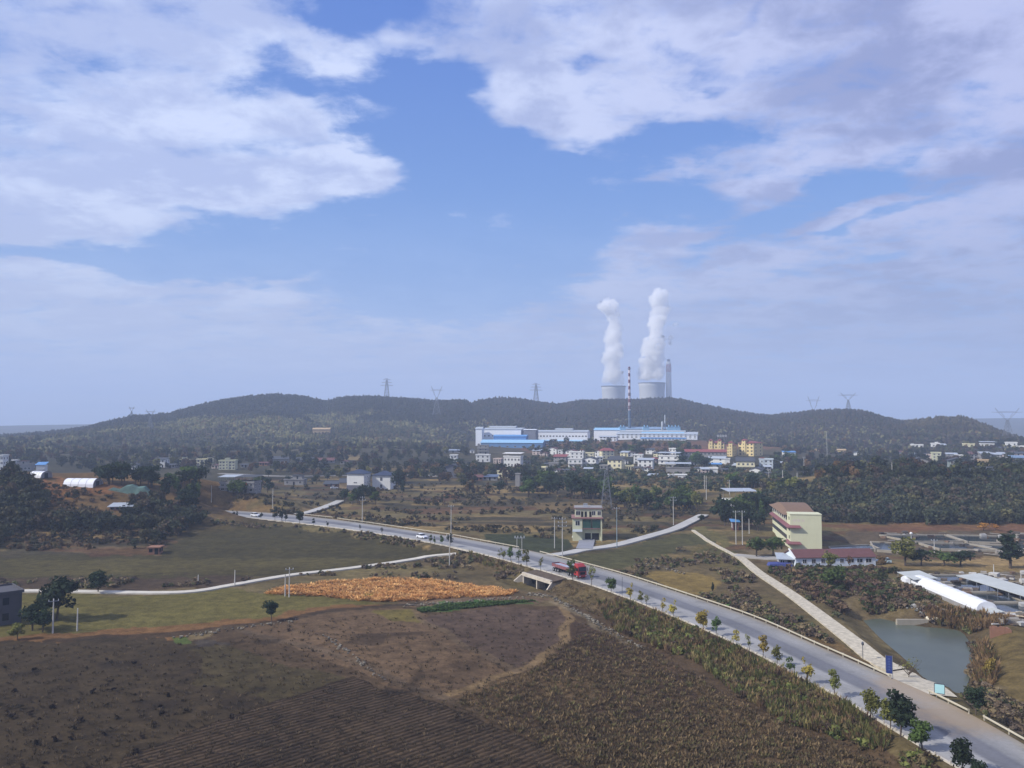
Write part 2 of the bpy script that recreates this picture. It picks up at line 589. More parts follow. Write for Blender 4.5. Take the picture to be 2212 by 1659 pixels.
def H(x, y, detail=True):
    x = np.asarray(x, float)
    y = np.asarray(y, float)
    r = np.hypot(x, y)
    a = np.arctan2(x, y)
    z = np.interp(r, [0, 300, 470, 650, 800, 1000, 1150], [FIELD, FIELD, 0, 4.5, 9, 12.5, 16])
    Rc = np.interp(a, _sa, _sr)
    Zc = np.interp(a, _sa, _sz)
    r0 = 1000.0
    t = (r - r0) / (Rc - r0)
    up = 12.5 + (Zc - 12.5) * (0.25 * np.clip(t, 0, 1) + 0.75 * sstep(t))
    z = np.where(r > r0, up, z)
    dn = sstep((r - Rc) / 700.0)
    z = np.where(r > Rc, Zc + (-6 - Zc) * dn, z)
    # spurs and hollows on the hillside, fading out at the crest
    wgt = sstep((r - 750) / 350) * (1 - sstep((r - Rc + 260) / 240))
    z = z + wgt * (fbm(x / 190, y / 190, 3, 4) * 30)
    # far hills in the haze
    fh = sstep((r - 3300) / 1100) * (1 - sstep((r - 5200) / 1400))
    z = z + fh * (26 + 40 * np.clip(fbm(a * 9 + 4, r / 2500, 9, 3) + 0.25, 0, 1) + 34 * sstep((a - 0.25) / 0.3))
    # wooded knoll on the left
    kx, ky = (x + 205) / 105.0, (y - 372) / 92.0
    k = np.hypot(kx, ky)
    z = z + 17.5 * (1 - sstep((k - 0.25) / 0.95)) * (1 + 0.5 * fbm(x / 45, y / 45, 5, 3))
    # low wooded bank on the right
    kx, ky = (x - 240) / 155.0, (y - 425) / 95.0
    k = np.sqrt(kx * kx + ky * ky)
    z = z + 12.0 * (1 - sstep((k - 0.35) / 0.8)) * (1 + 0.35 * fbm(x / 40, y / 40, 6, 3))
    # terraced plots behind the road
    tr = sstep((y - 262) / 20) * (1 - sstep((y - 470) / 60)) * (1 - sstep((np.abs(x + 10) - 120) / 40))
    st = (y + 9 * fbm(x / 35, y / 60, 21, 3) * 4) / 17.0
    z = z + tr * (0.9 * (np.floor(st) + sstep((st - np.floor(st)) / 0.25) - (y / 17.0)))
    # rolling field unevenness
    if detail:
        z = z + 0.5 * fbm(x / 22, y / 22, 12, 3) * sstep((r - 60) / 60)
    # pond
    near = (r < 330) & (y > 60)
    if np.any(near):
        xs, ys = x[near] if x.ndim else x, y[near] if y.ndim else y
        zz = z[near] if z.ndim else z
        dp = segdist(xs, ys, POND)
        ins = inpoly(xs, ys, POND)
        bank = sstep(dp / 9.0)
        zz = np.where(ins, POND_Z - 1.2 * sstep(dp / 3.0) - 0.1, (POND_Z - 0.1) * (1 - bank) + zz * bank)
        # embankment of the main road
        inr = inpoly(xs, ys, ROADPOLY)
        dr = np.where(inr, 0, segdist(xs, ys, np.concatenate([NEARR, FARR[::-1]])))
        e = sstep((dr - 0.9) / 6.5)
        zz = (-0.03 - 0.22 * inr) * (1 - e) + zz * e
        cu = (xs - CUL_A[0]) * CUL_U[0] + (ys - CUL_A[1]) * CUL_U[1]
        cv = (xs - CUL_A[0]) * CUL_V[0] + (ys - CUL_A[1]) * CUL_V[1]
        side = sstep((np.maximum(-cu, cu - CUL_W) - 0.1) / 1.5)
        ww_ = (1 - side) * (cv < 4.95) * sstep((cv + 8) / 4.0)
        zz = np.where(ww_ > 0, np.minimum(zz, zz * (1 - ww_) + -3.65 * ww_), zz)
        if z.ndim:
            z[near] = zz
        else:
            z = zz
    far_r = (r >= 330) & (r < 620)
    if np.any(far_r):
        xs, ys = (x[far_r], y[far_r]) if x.ndim else (x, y)
        zz = z[far_r] if z.ndim else z
        inr = inpoly(xs, ys, ROADPOLY)
        dr = np.where(inr, 0, segdist(xs, ys, MID)) - 6
        e = sstep((dr - 1.5) / 14.0)
        zz = (-0.03 - 0.4 * inr) * (1 - e) + zz * e
        if z.ndim:
            z[far_r] = zz
        else:
            z = zz
    return z


_T = np.concatenate([np.linspace(70, 700, 420), np.linspace(702, 2400, 420), np.linspace(2410, 9000, 120)])


def G(px, py):
    """the ground point seen at (px, py)"""
    d = raydir(px, py)
    z = CAM_H + d[2] * _T - H(d[0] * _T, d[1] * _T)
    k = np.where(z < 0)[0]
    if len(k) == 0:
        t = _T[-1]
    else:
        k = max(k[0], 1)
        a, b = _T[k - 1], _T[k]
        t = a + (b - a) * z[k - 1] / (z[k - 1] - z[k])
    p = d * t
    return np.array([p[0], p[1], float(H(np.array([p[0]]), np.array([p[1]]))[0])])


def hz(x, y):
    return float(H(np.array([float(x)]), np.array([float(y)]))[0])


def at(px, dist):
    """ground point at a horizontal distance in the direction of column px"""
    d = raydir(px, 900)
    k = dist / math.hypot(d[0], d[1])
    x, y = d[0] * k, d[1] * k
    return np.array([x, y, hz(x, y)])


def mpp(p):
    return p[1] / FP     # metres per view pixel at that depth


def GP(pts):
    return [G(*p)[:2] for p in pts]

# ------------------------------------------------------------------ ground sheet
K = 0.66     # reflectance of a surface that looks like the given colour in full daylight here


def g(r_, g_, b_):
    return lin(r_ * 1.05, g_ * 0.99, b_ * 0.86, K)


def build_ground():
    rs = list(np.arange(3, 60, 2.5))
    r = 60.0
    while r < 470:
        rs.append(r)
        r += max(0.28, r * r / 33000 * 1.05)
    while r < 2300:
        rs.append(r)
        r += 7.5
    while r < 9300:
        rs.append(r)
        r += 25 + (r - 2300) * 0.03
    rs.append(9300.0)
    rs = np.array(rs)
    aa = np.concatenate([np.arange(-R(60), -R(37), 0.012), np.arange(-R(37), R(37), 0.00185), np.arange(R(37), R(60), 0.012)])
    A, Rr = np.meshgrid(aa, rs)
    x = (np.sin(A) * Rr).ravel()
    y = (np.cos(A) * Rr).ravel()
    z = H(x, y)
    for Pm, hw, zz in LANES:
        bx = (x > Pm[:, 0].min() - 12) & (x < Pm[:, 0].max() + 12) & (y > Pm[:, 1].min() - 14) & (y < Pm[:, 1].max() + 14)
        ii = np.where(bx)[0]
        if len(ii) == 0:
            continue
        d2 = (x[ii][:, None] - Pm[None, :, 0]) ** 2 + (y[ii][:, None] - Pm[None, :, 1]) ** 2
        j = np.argmin(d2, axis=1)
        d = segdist(x[ii], y[ii], Pm)
        cell = np.maximum(0.6, (np.hypot(x[ii], y[ii]) ** 2) / 33000 * 1.2)
        m_ = 1 - sstep((d - hw[j] - cell * 0.6) / (1.0 + cell))
        z[ii] = z[ii] * (1 - m_) + (zz[j] - 0.10 - 0.12 * cell) * m_
    nr, na = len(rs), len(aa)
    # colours of fields, soil and scrub
    wx = x + 5 * fbm(x / 9, y / 9, 40, 3) * np.clip(Rr.ravel() / 150, 0.5, 4)
    wy = y + 8 * fbm(x / 9, y / 9, 41, 3) * np.clip(Rr.ravel() / 150, 0.5, 4)
    C = np.array(g(104, 96, 76)) * (1 + np.clip(fbm(x / 14, y / 14, 33, 4), -.4, .4) * 1.1)[:, None] * np.stack([1 + 0 * x, 1 + .25 * fbm(x / 20, y / 20, 35, 3), 1 - .2 * fbm(x / 20, y / 20, 35, 3)], 1)
    fur = np.zeros(len(x))
    rowc = np.zeros(len(x))
    rf = Rr.ravel()

    def paint(pts, c, amt=1.0, world=False, warp=True):
        P = pts if world else GP(pts)
        m = inpoly(wx if warp else x, wy if warp else y, P)
        C[m] = C[m] * (1 - amt) + np.array(c) * amt
        return m
    # far country: woods' floor, brown slopes
    far = sstep((rf - 430) / 120)[:, None]
    n = fbm(x / 80, y / 80, 50, 4)
    fc = np.array(g(70, 70, 58)) + np.clip(n, -0.3, 0.3)[:, None] * np.array(g(80, 70, 48)) * 1.2
    C = C * (1 - far) + fc * far
    C = np.clip(C, 0.005, 1)
    # terraced plots: long pale strips between scrub
    tz = sstep((rf - 255) / 20) * (1 - sstep((rf - 620) / 80)) * (np.abs(x + 0) < 190)
    s1 = fbm(x / 55, y / 13, 60, 3)
    s2 = fbm(x / 40, y / 10, 61, 3)
    for s_, th, c in ((s1, 0.02, g(112, 106, 80)), (s2, 0.10, g(148, 132, 98)), (-s1, 0.06, g(62, 62, 54)), (-s2, 0.16, g(96, 74, 60))):
        m = (tz * sstep((s_ - th) / 0.035))[:, None] * 0.8
        C = C * (1 - m) + np.array(c) * m
    # large fields
    paint([(-700, 1195), (330, 1200), (440, 1124), (560, 1132), (700, 1146), (850, 1168), (985, 1190), (800, 1217), (640, 1238), (560, 1248), (-700, 1248)], g(72, 70, 50))
    paint([(-700, 1212), (560, 1205), (900, 1205), (640, 1232), (560, 1243), (-700, 1236)], g(92, 88, 60), 0.6)
    paint([(-700, 1247), (560, 1246), (520, 1264), (330, 1277), (-700, 1273)], g(78, 68, 60))
    paint([(-700, 1284), (330, 1286), (420, 1280), (480, 1272), (560, 1280), (700, 1288), (800, 1300), (840, 1308), (700, 1320), (560, 1334), (420, 1350), (300, 1362), (100, 1372), (-700, 1376)], g(104, 102, 64))
    paint([(-700, 1376), (110, 1370), (300, 1361), (560, 1333), (780, 1306), (850, 1310), (560, 1350), (420, 1372), (200, 1400), (-700, 1410)], g(122, 96, 70))
    # foreground
    paint([(-700, 1405), (200, 1398), (400, 1380), (560, 1352), (850, 1312), (1240, 1305), (1330, 1340), (1500, 1420), (1700, 1510), (2080, 1700), (2500, 2200), (-900, 2200), (-900, 1500)], g(88, 76, 64))
    paint([(-700, 1400), (400, 1380), (480, 1388), (700, 1455), (740, 1480), (560, 1530), (380, 1580), (200, 1700), (-700, 1800)], g(70, 62, 50))  # soil colour darkened to stand in for dimmer light in this corner
    paint([(400, 1390), (480, 1388), (720, 1458), (740, 1472), (600, 1508), (440, 1470)], g(80, 74, 56))
    m = paint([(560, 1520), (760, 1470), (880, 1505), (960, 1530), (1130, 1590), (1400, 1760), (1000, 2300), (-100, 2300), (250, 1640), (420, 1570)], g(74, 64, 55))

    def rowmap(m, p0, p1, spacing, amt):
        a, b = G(*p0)[:2], G(*p1)[:2]
        d = (b - a) / np.linalg.norm(b - a)
        c = (x * -d[1] + y * d[0]) / spacing
        fur[m] = amt
        rowc[m] = c[m]
    rowmap(m, (513, 1533), (723, 1479), 1.05, 1.0)
    paint([(600, 1345), (790, 1318), (900, 1322), (1010, 1350), (1090, 1450), (1030, 1490), (945, 1510), (830, 1478), (700, 1425), (600, 1385), (520, 1362)], g(108, 93, 80))
    paint([(800, 1326), (890, 1320), (930, 1343), (850, 1346)], g(112, 106, 66))
    m = paint([(935, 1330), (1060, 1315), (1195, 1312), (1212, 1345), (1208, 1385), (1170, 1422), (1115, 1448), (1010, 1398), (920, 1345)], g(92, 80, 76))
    paint([(880, 1297), (1130, 1284), (1190, 1292), (1160, 1300), (960, 1308), (820, 1316)], g(112, 98, 88))
    paint([(903, 1317), (960, 1306), (1078, 1299), (1160, 1297), (1080, 1309), (910, 1325)], g(70, 108, 58))
    paint([(730, 1392), (800, 1396), (815, 1380), (700, 1375)], g(92, 112, 66), 0.0)
    m = paint([(960, 1512), (1130, 1455), (1235, 1380), (1280, 1345), (1420, 1400), (1560, 1490), (1700, 1560), (1960, 1700), (1400, 1760), (1130, 1588)], g(98, 84, 68))
    rowmap(m, (1000, 1540), (1230, 1450), 1.6, 0.45)
    m = paint([(1225, 1345), (1330, 1365), (1400, 1405), (1330, 1450), (1200, 1470), (1160, 1450), (1215, 1400)], g(70, 58, 52), 0.8)
    m = paint([(1300, 1470), (1420, 1440), (1520, 1500), (1560, 1580), (1420, 1600), (1290, 1540)], g(72, 60, 52), 0.8)
    # small pale garden by the wall at left
    paint([(735, 1374), (850, 1376), (935, 1390), (760, 1392)], g(84, 78, 76), 0.0)
    paint([(398, 1383), (440, 1378), (500, 1386), (505, 1395), (420, 1396)], g(78, 74, 74), 1.0)
    paint([(355, 1378), (395, 1376), (400, 1388), (365, 1388)], g(86, 108, 60), 0.9)
    # field between the two roads
    paint([(1185, 1202), (1260, 1194), (1345, 1186), (1440, 1158), (1500, 1140), (1530, 1170), (1470, 1180), (1390, 1215), (1330, 1232)], g(84, 86, 62))
    paint([(1385, 1240), (1430, 1230), (1500, 1238), (1560, 1250), (1545, 1272), (1480, 1282), (1430, 1262)], g(136, 122, 80))
    paint([(1550, 1292), (1600, 1288), (1632, 1303), (1580, 1311)], g(84, 128, 72))
    paint([(1640, 1330), (1690, 1334), (1720, 1350), (1670, 1346)], g(104, 134, 72))
    paint([(1480, 1178), (1530, 1172), (1590, 1200), (1600, 1236), (1540, 1226)], g(104, 98, 66), 0.7)
    paint([(1487, 1137), (1528, 1134), (1582, 1177), (1556, 1184)], g(106, 104, 74))
    paint([(1555, 1184), (1600, 1200), (1640, 1240), (1560, 1215), (1500, 1186)], g(92, 92, 64))
    paint([(1700, 1370), (1760, 1362), (1840, 1410), (1900, 1440), (1860, 1450), (1780, 1405)], g(112, 96, 70))
    paint([(2110, 1390), (2212, 1350), (2600, 1350), (2600, 1640), (2212, 1530), (2130, 1460)], g(112, 102, 72))
    paint([(2105, 1500), (2160, 1490), (2180, 1530), (2130, 1550)], g(92, 108, 58), 0.6)
    paint([(1045, 1176), (1060, 1159), (1120, 1152), (1195, 1156), (1228, 1170), (1225, 1186), (1180, 1191), (1125, 1188), (1085, 1184)], g(62, 70, 54))
    # yard of the low white building, bank of the pools
    paint([(1600, 1188), (1720, 1180), (1830, 1190), (1900, 1205), (1800, 1232), (1680, 1224)], g(120, 112, 100), 0.8)
    paint([(1900, 1212), (2212, 1204), (2700, 1200), (2700, 1222), (2212, 1222), (1960, 1224)], g(150, 134, 104))
    paint([(1780, 1160), (1900, 1150), (2212, 1148), (2700, 1150), (2700, 1200), (1900, 1200)], g(96, 88, 78))
    paint([(1940, 1240), (2212, 1238), (2700, 1240), (2700, 1350), (2150, 1336), (2060, 1310)], g(128, 122, 112))
    paint([(1650, 1128), (1900, 1132), (2212, 1132), (2700, 1132), (2700, 1146), (1900, 1148), (1780, 1142)], g(120, 88, 72), 0.7)
    kn = (1 - sstep((np.hypot((x + 205) / 105.0, (y - 372) / 92.0) - 0.7) / 0.5))[:, None] * 0.8
    C = C * (1 - kn) + np.array(g(112, 92, 66)) * (1 + fbm(x / 12, y / 12, 88, 3)[:, None] * 0.8) * kn
    # bare soil on the knoll and elsewhere
    paint([(60, 1030), (130, 1036), (230, 1050), (330, 1062), (300, 1078), (200, 1066), (150, 1082), (60, 1075)], g(136, 100, 72), 0.85)
    paint([(1380, 960), (1500, 952), (1680, 944), (1760, 950), (1700, 968), (1400, 975)], g(120, 88, 72), 0.7)
    paint([(1120, 962), (1290, 950), (1380, 960), (1240, 978), (1140, 978)], g(112, 84, 66), 0.8)
    paint([(725, 992), (733, 976), (760, 978), (790, 988), (790, 995)], g(134, 124, 98), 1.0, warp=False)
    paint([(1690, 1048), (1740, 1040), (1790, 1038), (1850, 1042), (1800, 1050), (1710, 1056)], g(140, 116, 92), 0.9)
    paint([(1583, 1032), (1640, 1026), (1690, 1030), (1660, 1044), (1600, 1046)], g(142, 122, 96), 0.9)
    paint([(560, 1075), (700, 1076), (730, 1085), (640, 1098), (500, 1095)], g(100, 96, 72), 0.8)
    paint([(940, 1066), (1000, 1066), (1010, 1076), (960, 1082)], g(132, 92, 68), 0.9)
    paint([(1040, 1070), (1140, 1072), (1150, 1080), (1040, 1082)], g(124, 112, 82), 0.8)
    paint([(1155, 1090), (1250, 1082), (1330, 1086), (1280, 1098), (1160, 1102)], g(112, 100, 76), 0.8)
    # curved footpath and old field walls as trodden lines
    for pts, w_, c, am in (([(1195, 1300), (1213, 1315), (1222, 1345), (1215, 1385), (1182, 1416), (1120, 1448), (1040, 1478), (960, 1508)], 0.85, g(134, 118, 96), 0.9),
                           ([(960, 1508), (1100, 1560), (1220, 1600), (1330, 1650)], 0.9, g(98, 88, 80), 0.7),
                           ([(960, 1510), (860, 1472), (760, 1425), (640, 1392), (520, 1364)], 0.9, g(100, 90, 82), 0.7),
                           ([(1120, 1448), (1020, 1398), (925, 1345), (900, 1322)], 0.7, g(112, 100, 88), 0.8),
                           ([(1192, 1300), (1245, 1325), (1310, 1368), (1380, 1402)], 0.8, g(128, 122, 112), 0.7),
                           ([(120, 1382), (380, 1372), (560, 1346), (760, 1318), (900, 1305)], 1.3, g(58, 54, 50), 0.8)):
        P = catmull(GP(pts), 3)
        dd = segdist(wx * 0.6 + x * 0.4, wy * 0.6 + y * 0.4, P)
        m = (1 - sstep((dd - w_) / 0.5))[:, None] * am
        C = C * (1 - m) + np.array(c) * m
        fur[(dd < w_)] = 0
    # blotches of darker colour in the foreground
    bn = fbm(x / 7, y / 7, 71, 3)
    bn2 = fbm(x / 13 + 7, y / 13, 73, 3)
    b2 = (sstep((bn2 - 0.03) / 0.12) * (rf < 215) * sstep((x + 8) / 12) * inpoly(wx, wy, GP([(960, 1512), (1130, 1455), (1235, 1380), (1280, 1345), (1420, 1400), (1560, 1490), (1700, 1560), (1960, 1700), (1400, 1760), (1130, 1588)])))[:, None] * 0.6
    C = C * (1 - b2) + np.array(g(66, 54, 48)) * b2
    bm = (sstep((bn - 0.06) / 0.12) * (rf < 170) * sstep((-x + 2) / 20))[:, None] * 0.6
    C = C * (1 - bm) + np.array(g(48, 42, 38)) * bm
    # worn verge along the road
    dr = segdist(x, y, MID[:: 4])
    m = ((1 - sstep((dr - 6.2) / 2.0)) * (rf < 620))[:, None] * 0.7
    C = C * (1 - m) + np.array(g(112, 102, 90)) * m
    i = np.arange(nr - 1)[:, None] * na + np.arange(na - 1)[None, :]
    F = np.stack([i, i + 1, i + na + 1, i + na], -1).reshape(-1, 4)
    # material
    m = bpy.data.materials.new('ground')
    m.use_nodes = True
    t = NT(m.node_tree)
    p = m.node_tree.nodes['Principled BSDF']
    vc = t.node('ShaderNodeVertexColor')
    vc.layer_name = 'Col'
    co = t.node('ShaderNodeTexCoord').outputs['Object']
    f1 = t.ramp(t.noise(co, 0.035, 5, 0.6), 0.3, 0.7, 0.80, 1.2, 'LINEAR')
    f2 = t.ramp(t.noise(co, 0.35, 5, 0.7), 0.28, 0.72, 0.55, 1.5, 'LINEAR')
    f3 = t.ramp(t.noise(co, 2.2, 4, 0.75), 0.25, 0.75, 0.65, 1.4, 'LINEAR')
    fac = t.m('MULTIPLY', t.m('MULTIPLY', f1, f2), f3)
    fa = t.node('ShaderNodeAttribute')
    fa.attribute_name = 'furrow'
    ra = t.node('ShaderNodeAttribute')
    ra.attribute_name = 'rowc'
    wob = t.m('MULTIPLY', t.noise(co, 0.9, 3), 0.5)
    sn = t.m('SINE', t.m('MULTIPLY', t.m('ADD', ra.outputs['Fac'], wob), 2 * math.pi))
    rowf = t.m('MULTIPLY', t.m('MULTIPLY', sn, fa.outputs['Fac']), 0.38)
    fac = t.m('MULTIPLY', fac, t.m('ADD', 1.0, rowf))
    sc = t.node('ShaderNodeVectorMath', operation='SCALE')
    t.l.new(vc.outputs[0], sc.inputs[0])
    t.put(sc.inputs[3], fac)
    # dry tufts of straw colour
    st = t.ramp(t.noise(co, 1.1, 5, 0.8), 0.60, 0.78, 0, 0.28)
    colr = t.mix(st, sc.outputs[0], g(150, 125, 92))
    t.put(p.inputs['Base Color'], colr)
    p.inputs['Roughness'].default_value = 0.95
    p.inputs['Specular IOR Level'].default_value = 0.1
    bp = t.node('ShaderNodeBump')
    bp.inputs['Strength'].default_value = 0.85
    bp.inputs['Distance'].default_value = 0.35
    hgt = t.m('ADD', t.m('MULTIPLY', t.noise(co, 0.8, 6, 0.75), 1.2), t.m('MULTIPLY', t.m('MULTIPLY', sn, fa.outputs['Fac']), 0.5))
    t.l.new(hgt, bp.inputs['Height'])
    t.l.new(bp.outputs[0], p.inputs['Normal'])
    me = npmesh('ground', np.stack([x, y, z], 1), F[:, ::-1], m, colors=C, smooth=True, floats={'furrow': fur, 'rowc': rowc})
    o = link('ground', me)
    tag(o, 'brown and green fields, scrub slopes and wooded hills', 'ground', kind='structure')
    return o


LANES = []


# ------------------------------------------------------------------ roads
def strip(name, mats, L, Rt, zoff, label, nacross=1, drape=True, z=None, thick=0.0, across=False):
    n = len(L)
    V, u = [], []
    for k in range(nacross + 1):
        f = k / nacross
        p = L * (1 - f) + Rt * f
        zz = H(p[:, 0], p[:, 1], ) if drape else np.full(n, z)
        V.append(np.column_stack([p, zz]))
        u.append(np.full(n, f))
    V = np.array(V)
    if drape:   # level the cross-section
        mz = V[:, :, 2].max(axis=0) if nacross == 1 else V[:, :, 2].mean(axis=0) + 0.1
        mz = np.convolve(np.pad(mz, 3, mode='edge'), np.ones(7) / 7, 'valid')
        V[:, :, 2] = mz[None, :] + zoff
    else:
        V[:, :, 2] += zoff
    if drape:
        LANES.append(((L + Rt) / 2, np.hypot(*(L - Rt).T) / 2, V[0, :, 2].copy()))
    V = V.reshape(-1, 3)
    F = []
    for k in range(nacross):
        for i in range(n - 1):
            F.append((k * n + i, k * n + i + 1, (k + 1) * n + i + 1, (k + 1) * n + i))
    if thick:
        b = len(V)
        lo = V.copy()
        lo[:, 2] -= thick
        V = np.concatenate([V, lo])
        for i in range(n - 1):
            F.append((i, b + i, b + i + 1, i + 1))
            e = nacross * n
            F.append((e + i, e + i + 1, b + e + i + 1, b + e + i))
        u = u + u
    me = npmesh(name, V, F, mats, floats={'across': np.concatenate(u)} if across else None)
    # make faces look up
    me.flip_normals() if me.polygons[0].normal.z < 0 else None
    o = link(name, me)
    tag(o, label, 'road', kind='structure')
    return o


def roadmat():
    m = bpy.data.materials.new('road_asphalt')
    m.use_nodes = True
    t = NT(m.node_tree)
    p = m.node_tree.nodes['Principled BSDF']
    co = t.node('ShaderNodeTexCoord').outputs['Object']
    a = t.node('ShaderNodeAttribute')
    a.attribute_name = 'across'
    wob = t.m('MULTIPLY', t.m('SUBTRACT', t.noise(co, 0.15, 4), 0.5), 0.10)
    s = t.m('ADD', a.outputs['Fac'], wob)
    cr = t.node('ShaderNodeValToRGB')
    E = cr.color_ramp.elements
    E[0].position, E[0].color = 0.0, (*lin(172, 164, 154, .80), 1)
    E[1].position, E[1].color = 1.0, (*lin(150, 142, 130, .78), 1)
    for pos, c in ((0.05, (166, 165, 162)), (0.36, (160, 159, 158)), (0.42, (122, 123, 128)), (0.62, (118, 119, 125)), (0.68, (146, 146, 147)), (0.9, (156, 154, 150)), (0.96, (164, 157, 144))):
        e = E.new(pos)
        e.color = (*lin(*c, .80), 1)
    t.l.new(s, cr.inputs[0])
    f = t.m('MULTIPLY', t.ramp(t.noise(co, 0.06, 4, 0.6), 0.3, 0.7, 0.82, 1.12, 'LINEAR'), t.ramp(t.noise(co, 1.7, 5, 0.7), 0.3, 0.7, 0.86, 1.1, 'LINEAR'))
    sc = t.node('ShaderNodeVectorMath', operation='SCALE')
    t.l.new(cr.outputs[0], sc.inputs[0])
    t.put(sc.inputs[3], f)
    tm = t.m('SINE', t.m('MULTIPLY', s, 2 * math.pi * 4.0))
    tn = t.noise(co, 0.03, 3)
    sc2 = t.node('ShaderNodeVectorMath', operation='SCALE')
    t.l.new(sc.outputs[0], sc2.inputs[0])
    patch = t.ramp(t.noise(co, 0.11, 2, 0.3), 0.60, 0.62, 1.0, 0.88)
    t.put(sc2.inputs[3], t.m('MULTIPLY', patch, t.m('ADD', 1.0, t.m('MULTIPLY', tm, t.m('MULTIPLY', tn, 0.10)))))
    sc = sc2
    # ochre mud carried onto the road
    sp = t.node('ShaderNodeSeparateXYZ')
    t.l.new(co, sp.inputs[0])
    q = G(2075, 1550)

    def blob(px, py, rx, ry):
        q = plane_pt(px, py)
        u = t.m('DIVIDE', t.m('SUBTRACT', sp.outputs[0], float(q[0])), rx)
        v = t.m('DIVIDE', t.m('SUBTRACT', sp.outputs[1], float(q[1])), ry)
        return t.m('SQRT', t.m('ADD', t.m('MULTIPLY', u, u), t.m('MULTIPLY', v, v)))
    d = t.m('MINIMUM', blob(2085, 1545, 9, 9), blob(1980, 1490, 7, 10))
    d = t.m('ADD', d, t.m('MULTIPLY', t.m('SUBTRACT', t.noise(co, 0.35, 5, 0.7), 0.5), 1.1))
    mud = t.ramp(d, 0.35, 1.15, 0.6, 0.0)
    c = t.mix(mud, sc.outputs[0], lin(168, 146, 116, .8))
    t.put(p.inputs['Base Color'], c)
    p.inputs['Roughness'].default_value = 0.88
    p.inputs['Specular IOR Level'].default_value = 0.2
    return m


strip('main_road', roadmat(), NEARR, FARR, 0.03, 'wide grey two-lane road running diagonally across the valley', 6, drape=False, z=0.0, across=True)
concrete = mat('pale_concrete', lin(205, 198, 184, .85), 0.9, 0.16, 0.5, stain=0.3)
concrete_road = mat('concrete_road', lin(188, 186, 180, .82), 0.9, 0.14, 0.25)
dirt = mat('dirt_track', lin(206, 196, 174, .82), 0.95, 0.34, 1.1, stain=0.35, bump=0.6)


def offset(P, d0, d1=None):
    d1 = d0 if d1 is None else d1
    T = np.gradient(P, axis=0)
    T /= np.linalg.norm(T, axis=1)[:, None] + 1e-9
    N = np.stack([-T[:, 1], T[:, 0]], 1)
    w_ = np.linspace(d0, d1, len(P))[:, None]
    return P + N * w_


def lane(name, pts, w0, m, label, w1=None, zoff=0.08, thick=0.5, step=3.0, across=2):
    P = catmull(GP(pts), step)
    w1 = w0 if w1 is None else w1
    return strip(name, m, offset(P, w0 / 2, w1 / 2), offset(P, -w0 / 2, -w1 / 2), zoff, label, across, thick=thick)


lane('farm_road', [(-400, 1281), (40, 1277), (150, 1278), (330, 1281), (420, 1278), (480, 1268), (560, 1254), (640, 1241), (730, 1231), (830, 1218), (920, 1205), (985, 1192)], 2.8, mat('farm_concrete', lin(206, 200, 186, .83), 0.9, 0.15, 0.4), 'narrow pale concrete farm road across the left fields', zoff=0.12)
lane('side_road', [(1128, 1197), (1170, 1197), (1250, 1189), (1330, 1179), (1400, 1161), (1460, 1140), (1520, 1112)], 4.6, concrete_road, 'pale concrete side road behind the cream house', zoff=0.12)
lane('field_path', [(1497, 1146), (1530, 1168), (1562, 1188), (1600, 1206)], 1.3, dirt, 'narrow trodden path climbing from the dirt road to the side road', zoff=0.08)
lane('dirt_road', [(1585, 1197), (1604, 1208), (1640, 1238), (1700, 1278), (1770, 1330), (1830, 1375), (1890, 1420), (1938, 1452)], 2.4, dirt, 'pale dirt road beside the pond', 4.2, zoff=0.10)
lane('dirt_mouth', [(1930, 1446), (1955, 1466), (1985, 1492)], 4.0, dirt, 'wide gravel mouth where the dirt road meets the main road', 10.5, zoff=0.09, step=1.5)
lane('yard_road', [(1590, 1200), (1660, 1206), (1720, 1208), (1765, 1205)], 5.0, mat('yard_concrete', lin(176, 172, 165, .8), 0.9, 0.15, 0.4), 'grey concrete forecourt before the low white building', zoff=0.16)
lane('lower_lane', [(642, 1112), (672, 1104), (700, 1095), (735, 1081)], 4.5, concrete_road, 'short concrete lane joining the far end of the main road', zoff=0.12)
lane('village_road', [(475, 1023), (540, 1026), (620, 1029), (710, 1028), (790, 1027), (900, 1027), (960, 1030)], 5.0, mat('grey_road', lin(150, 146, 142, .8), 0.9, 0.1, 0.3), 'grey village road beyond the white houses', zoff=0.2)
lane('house_drive', [(1262, 1186), (1266, 1176), (1268, 1166)], 5.6, mat('drive_concrete', lin(150, 152, 160, .8), 0.9, 0.12, 0.5), 'grey concrete drive to the cream house', zoff=0.14)

# ------------------------------------------------------------------ water


def watermat(name, c, rough=0.12):
    m = bpy.data.materials.new(name)
    m.use_nodes = True
    t = NT(m.node_tree)
    p = m.node_tree.nodes['Principled BSDF']
    co = t.node('ShaderNodeTexCoord').outputs['Object']
    f = t.ramp(t.noise(co, 0.12, 4), 0.3, 0.7, 0.85, 1.15, 'LINEAR')
    sc = t.node('ShaderNodeVectorMath', operation='SCALE')
    sc.inputs[0].default_value = c
    t.put(sc.inputs[3], f)
    t.put(p.inputs['Base Color'], sc.outputs[0])
    p.inputs['Roughness'].default_value = rough
    p.inputs['IOR'].default_value = 1.33
    bp = t.node('ShaderNodeBump')
    bp.inputs['Strength'].default_value = 0.12
    bp.inputs['Distance'].default_value = 0.05
    t.l.new(t.noise(co, 1.5, 4), bp.inputs['Height'])
    t.l.new(bp.outputs[0], p.inputs['Normal'])
    return m


def water(name, P, z, m, label):
    me = bpy.data.meshes.new(name)
    me.from_pydata([(p[0], p[1], z) for p in P], [], [tuple(range(len(P)))])
    me.update()
    if me.polygons[0].normal.z < 0:
        me.flip_normals()
    me.materials.append(m)
    o = link(name, me)
    tag(o, label, 'water', kind='structure')


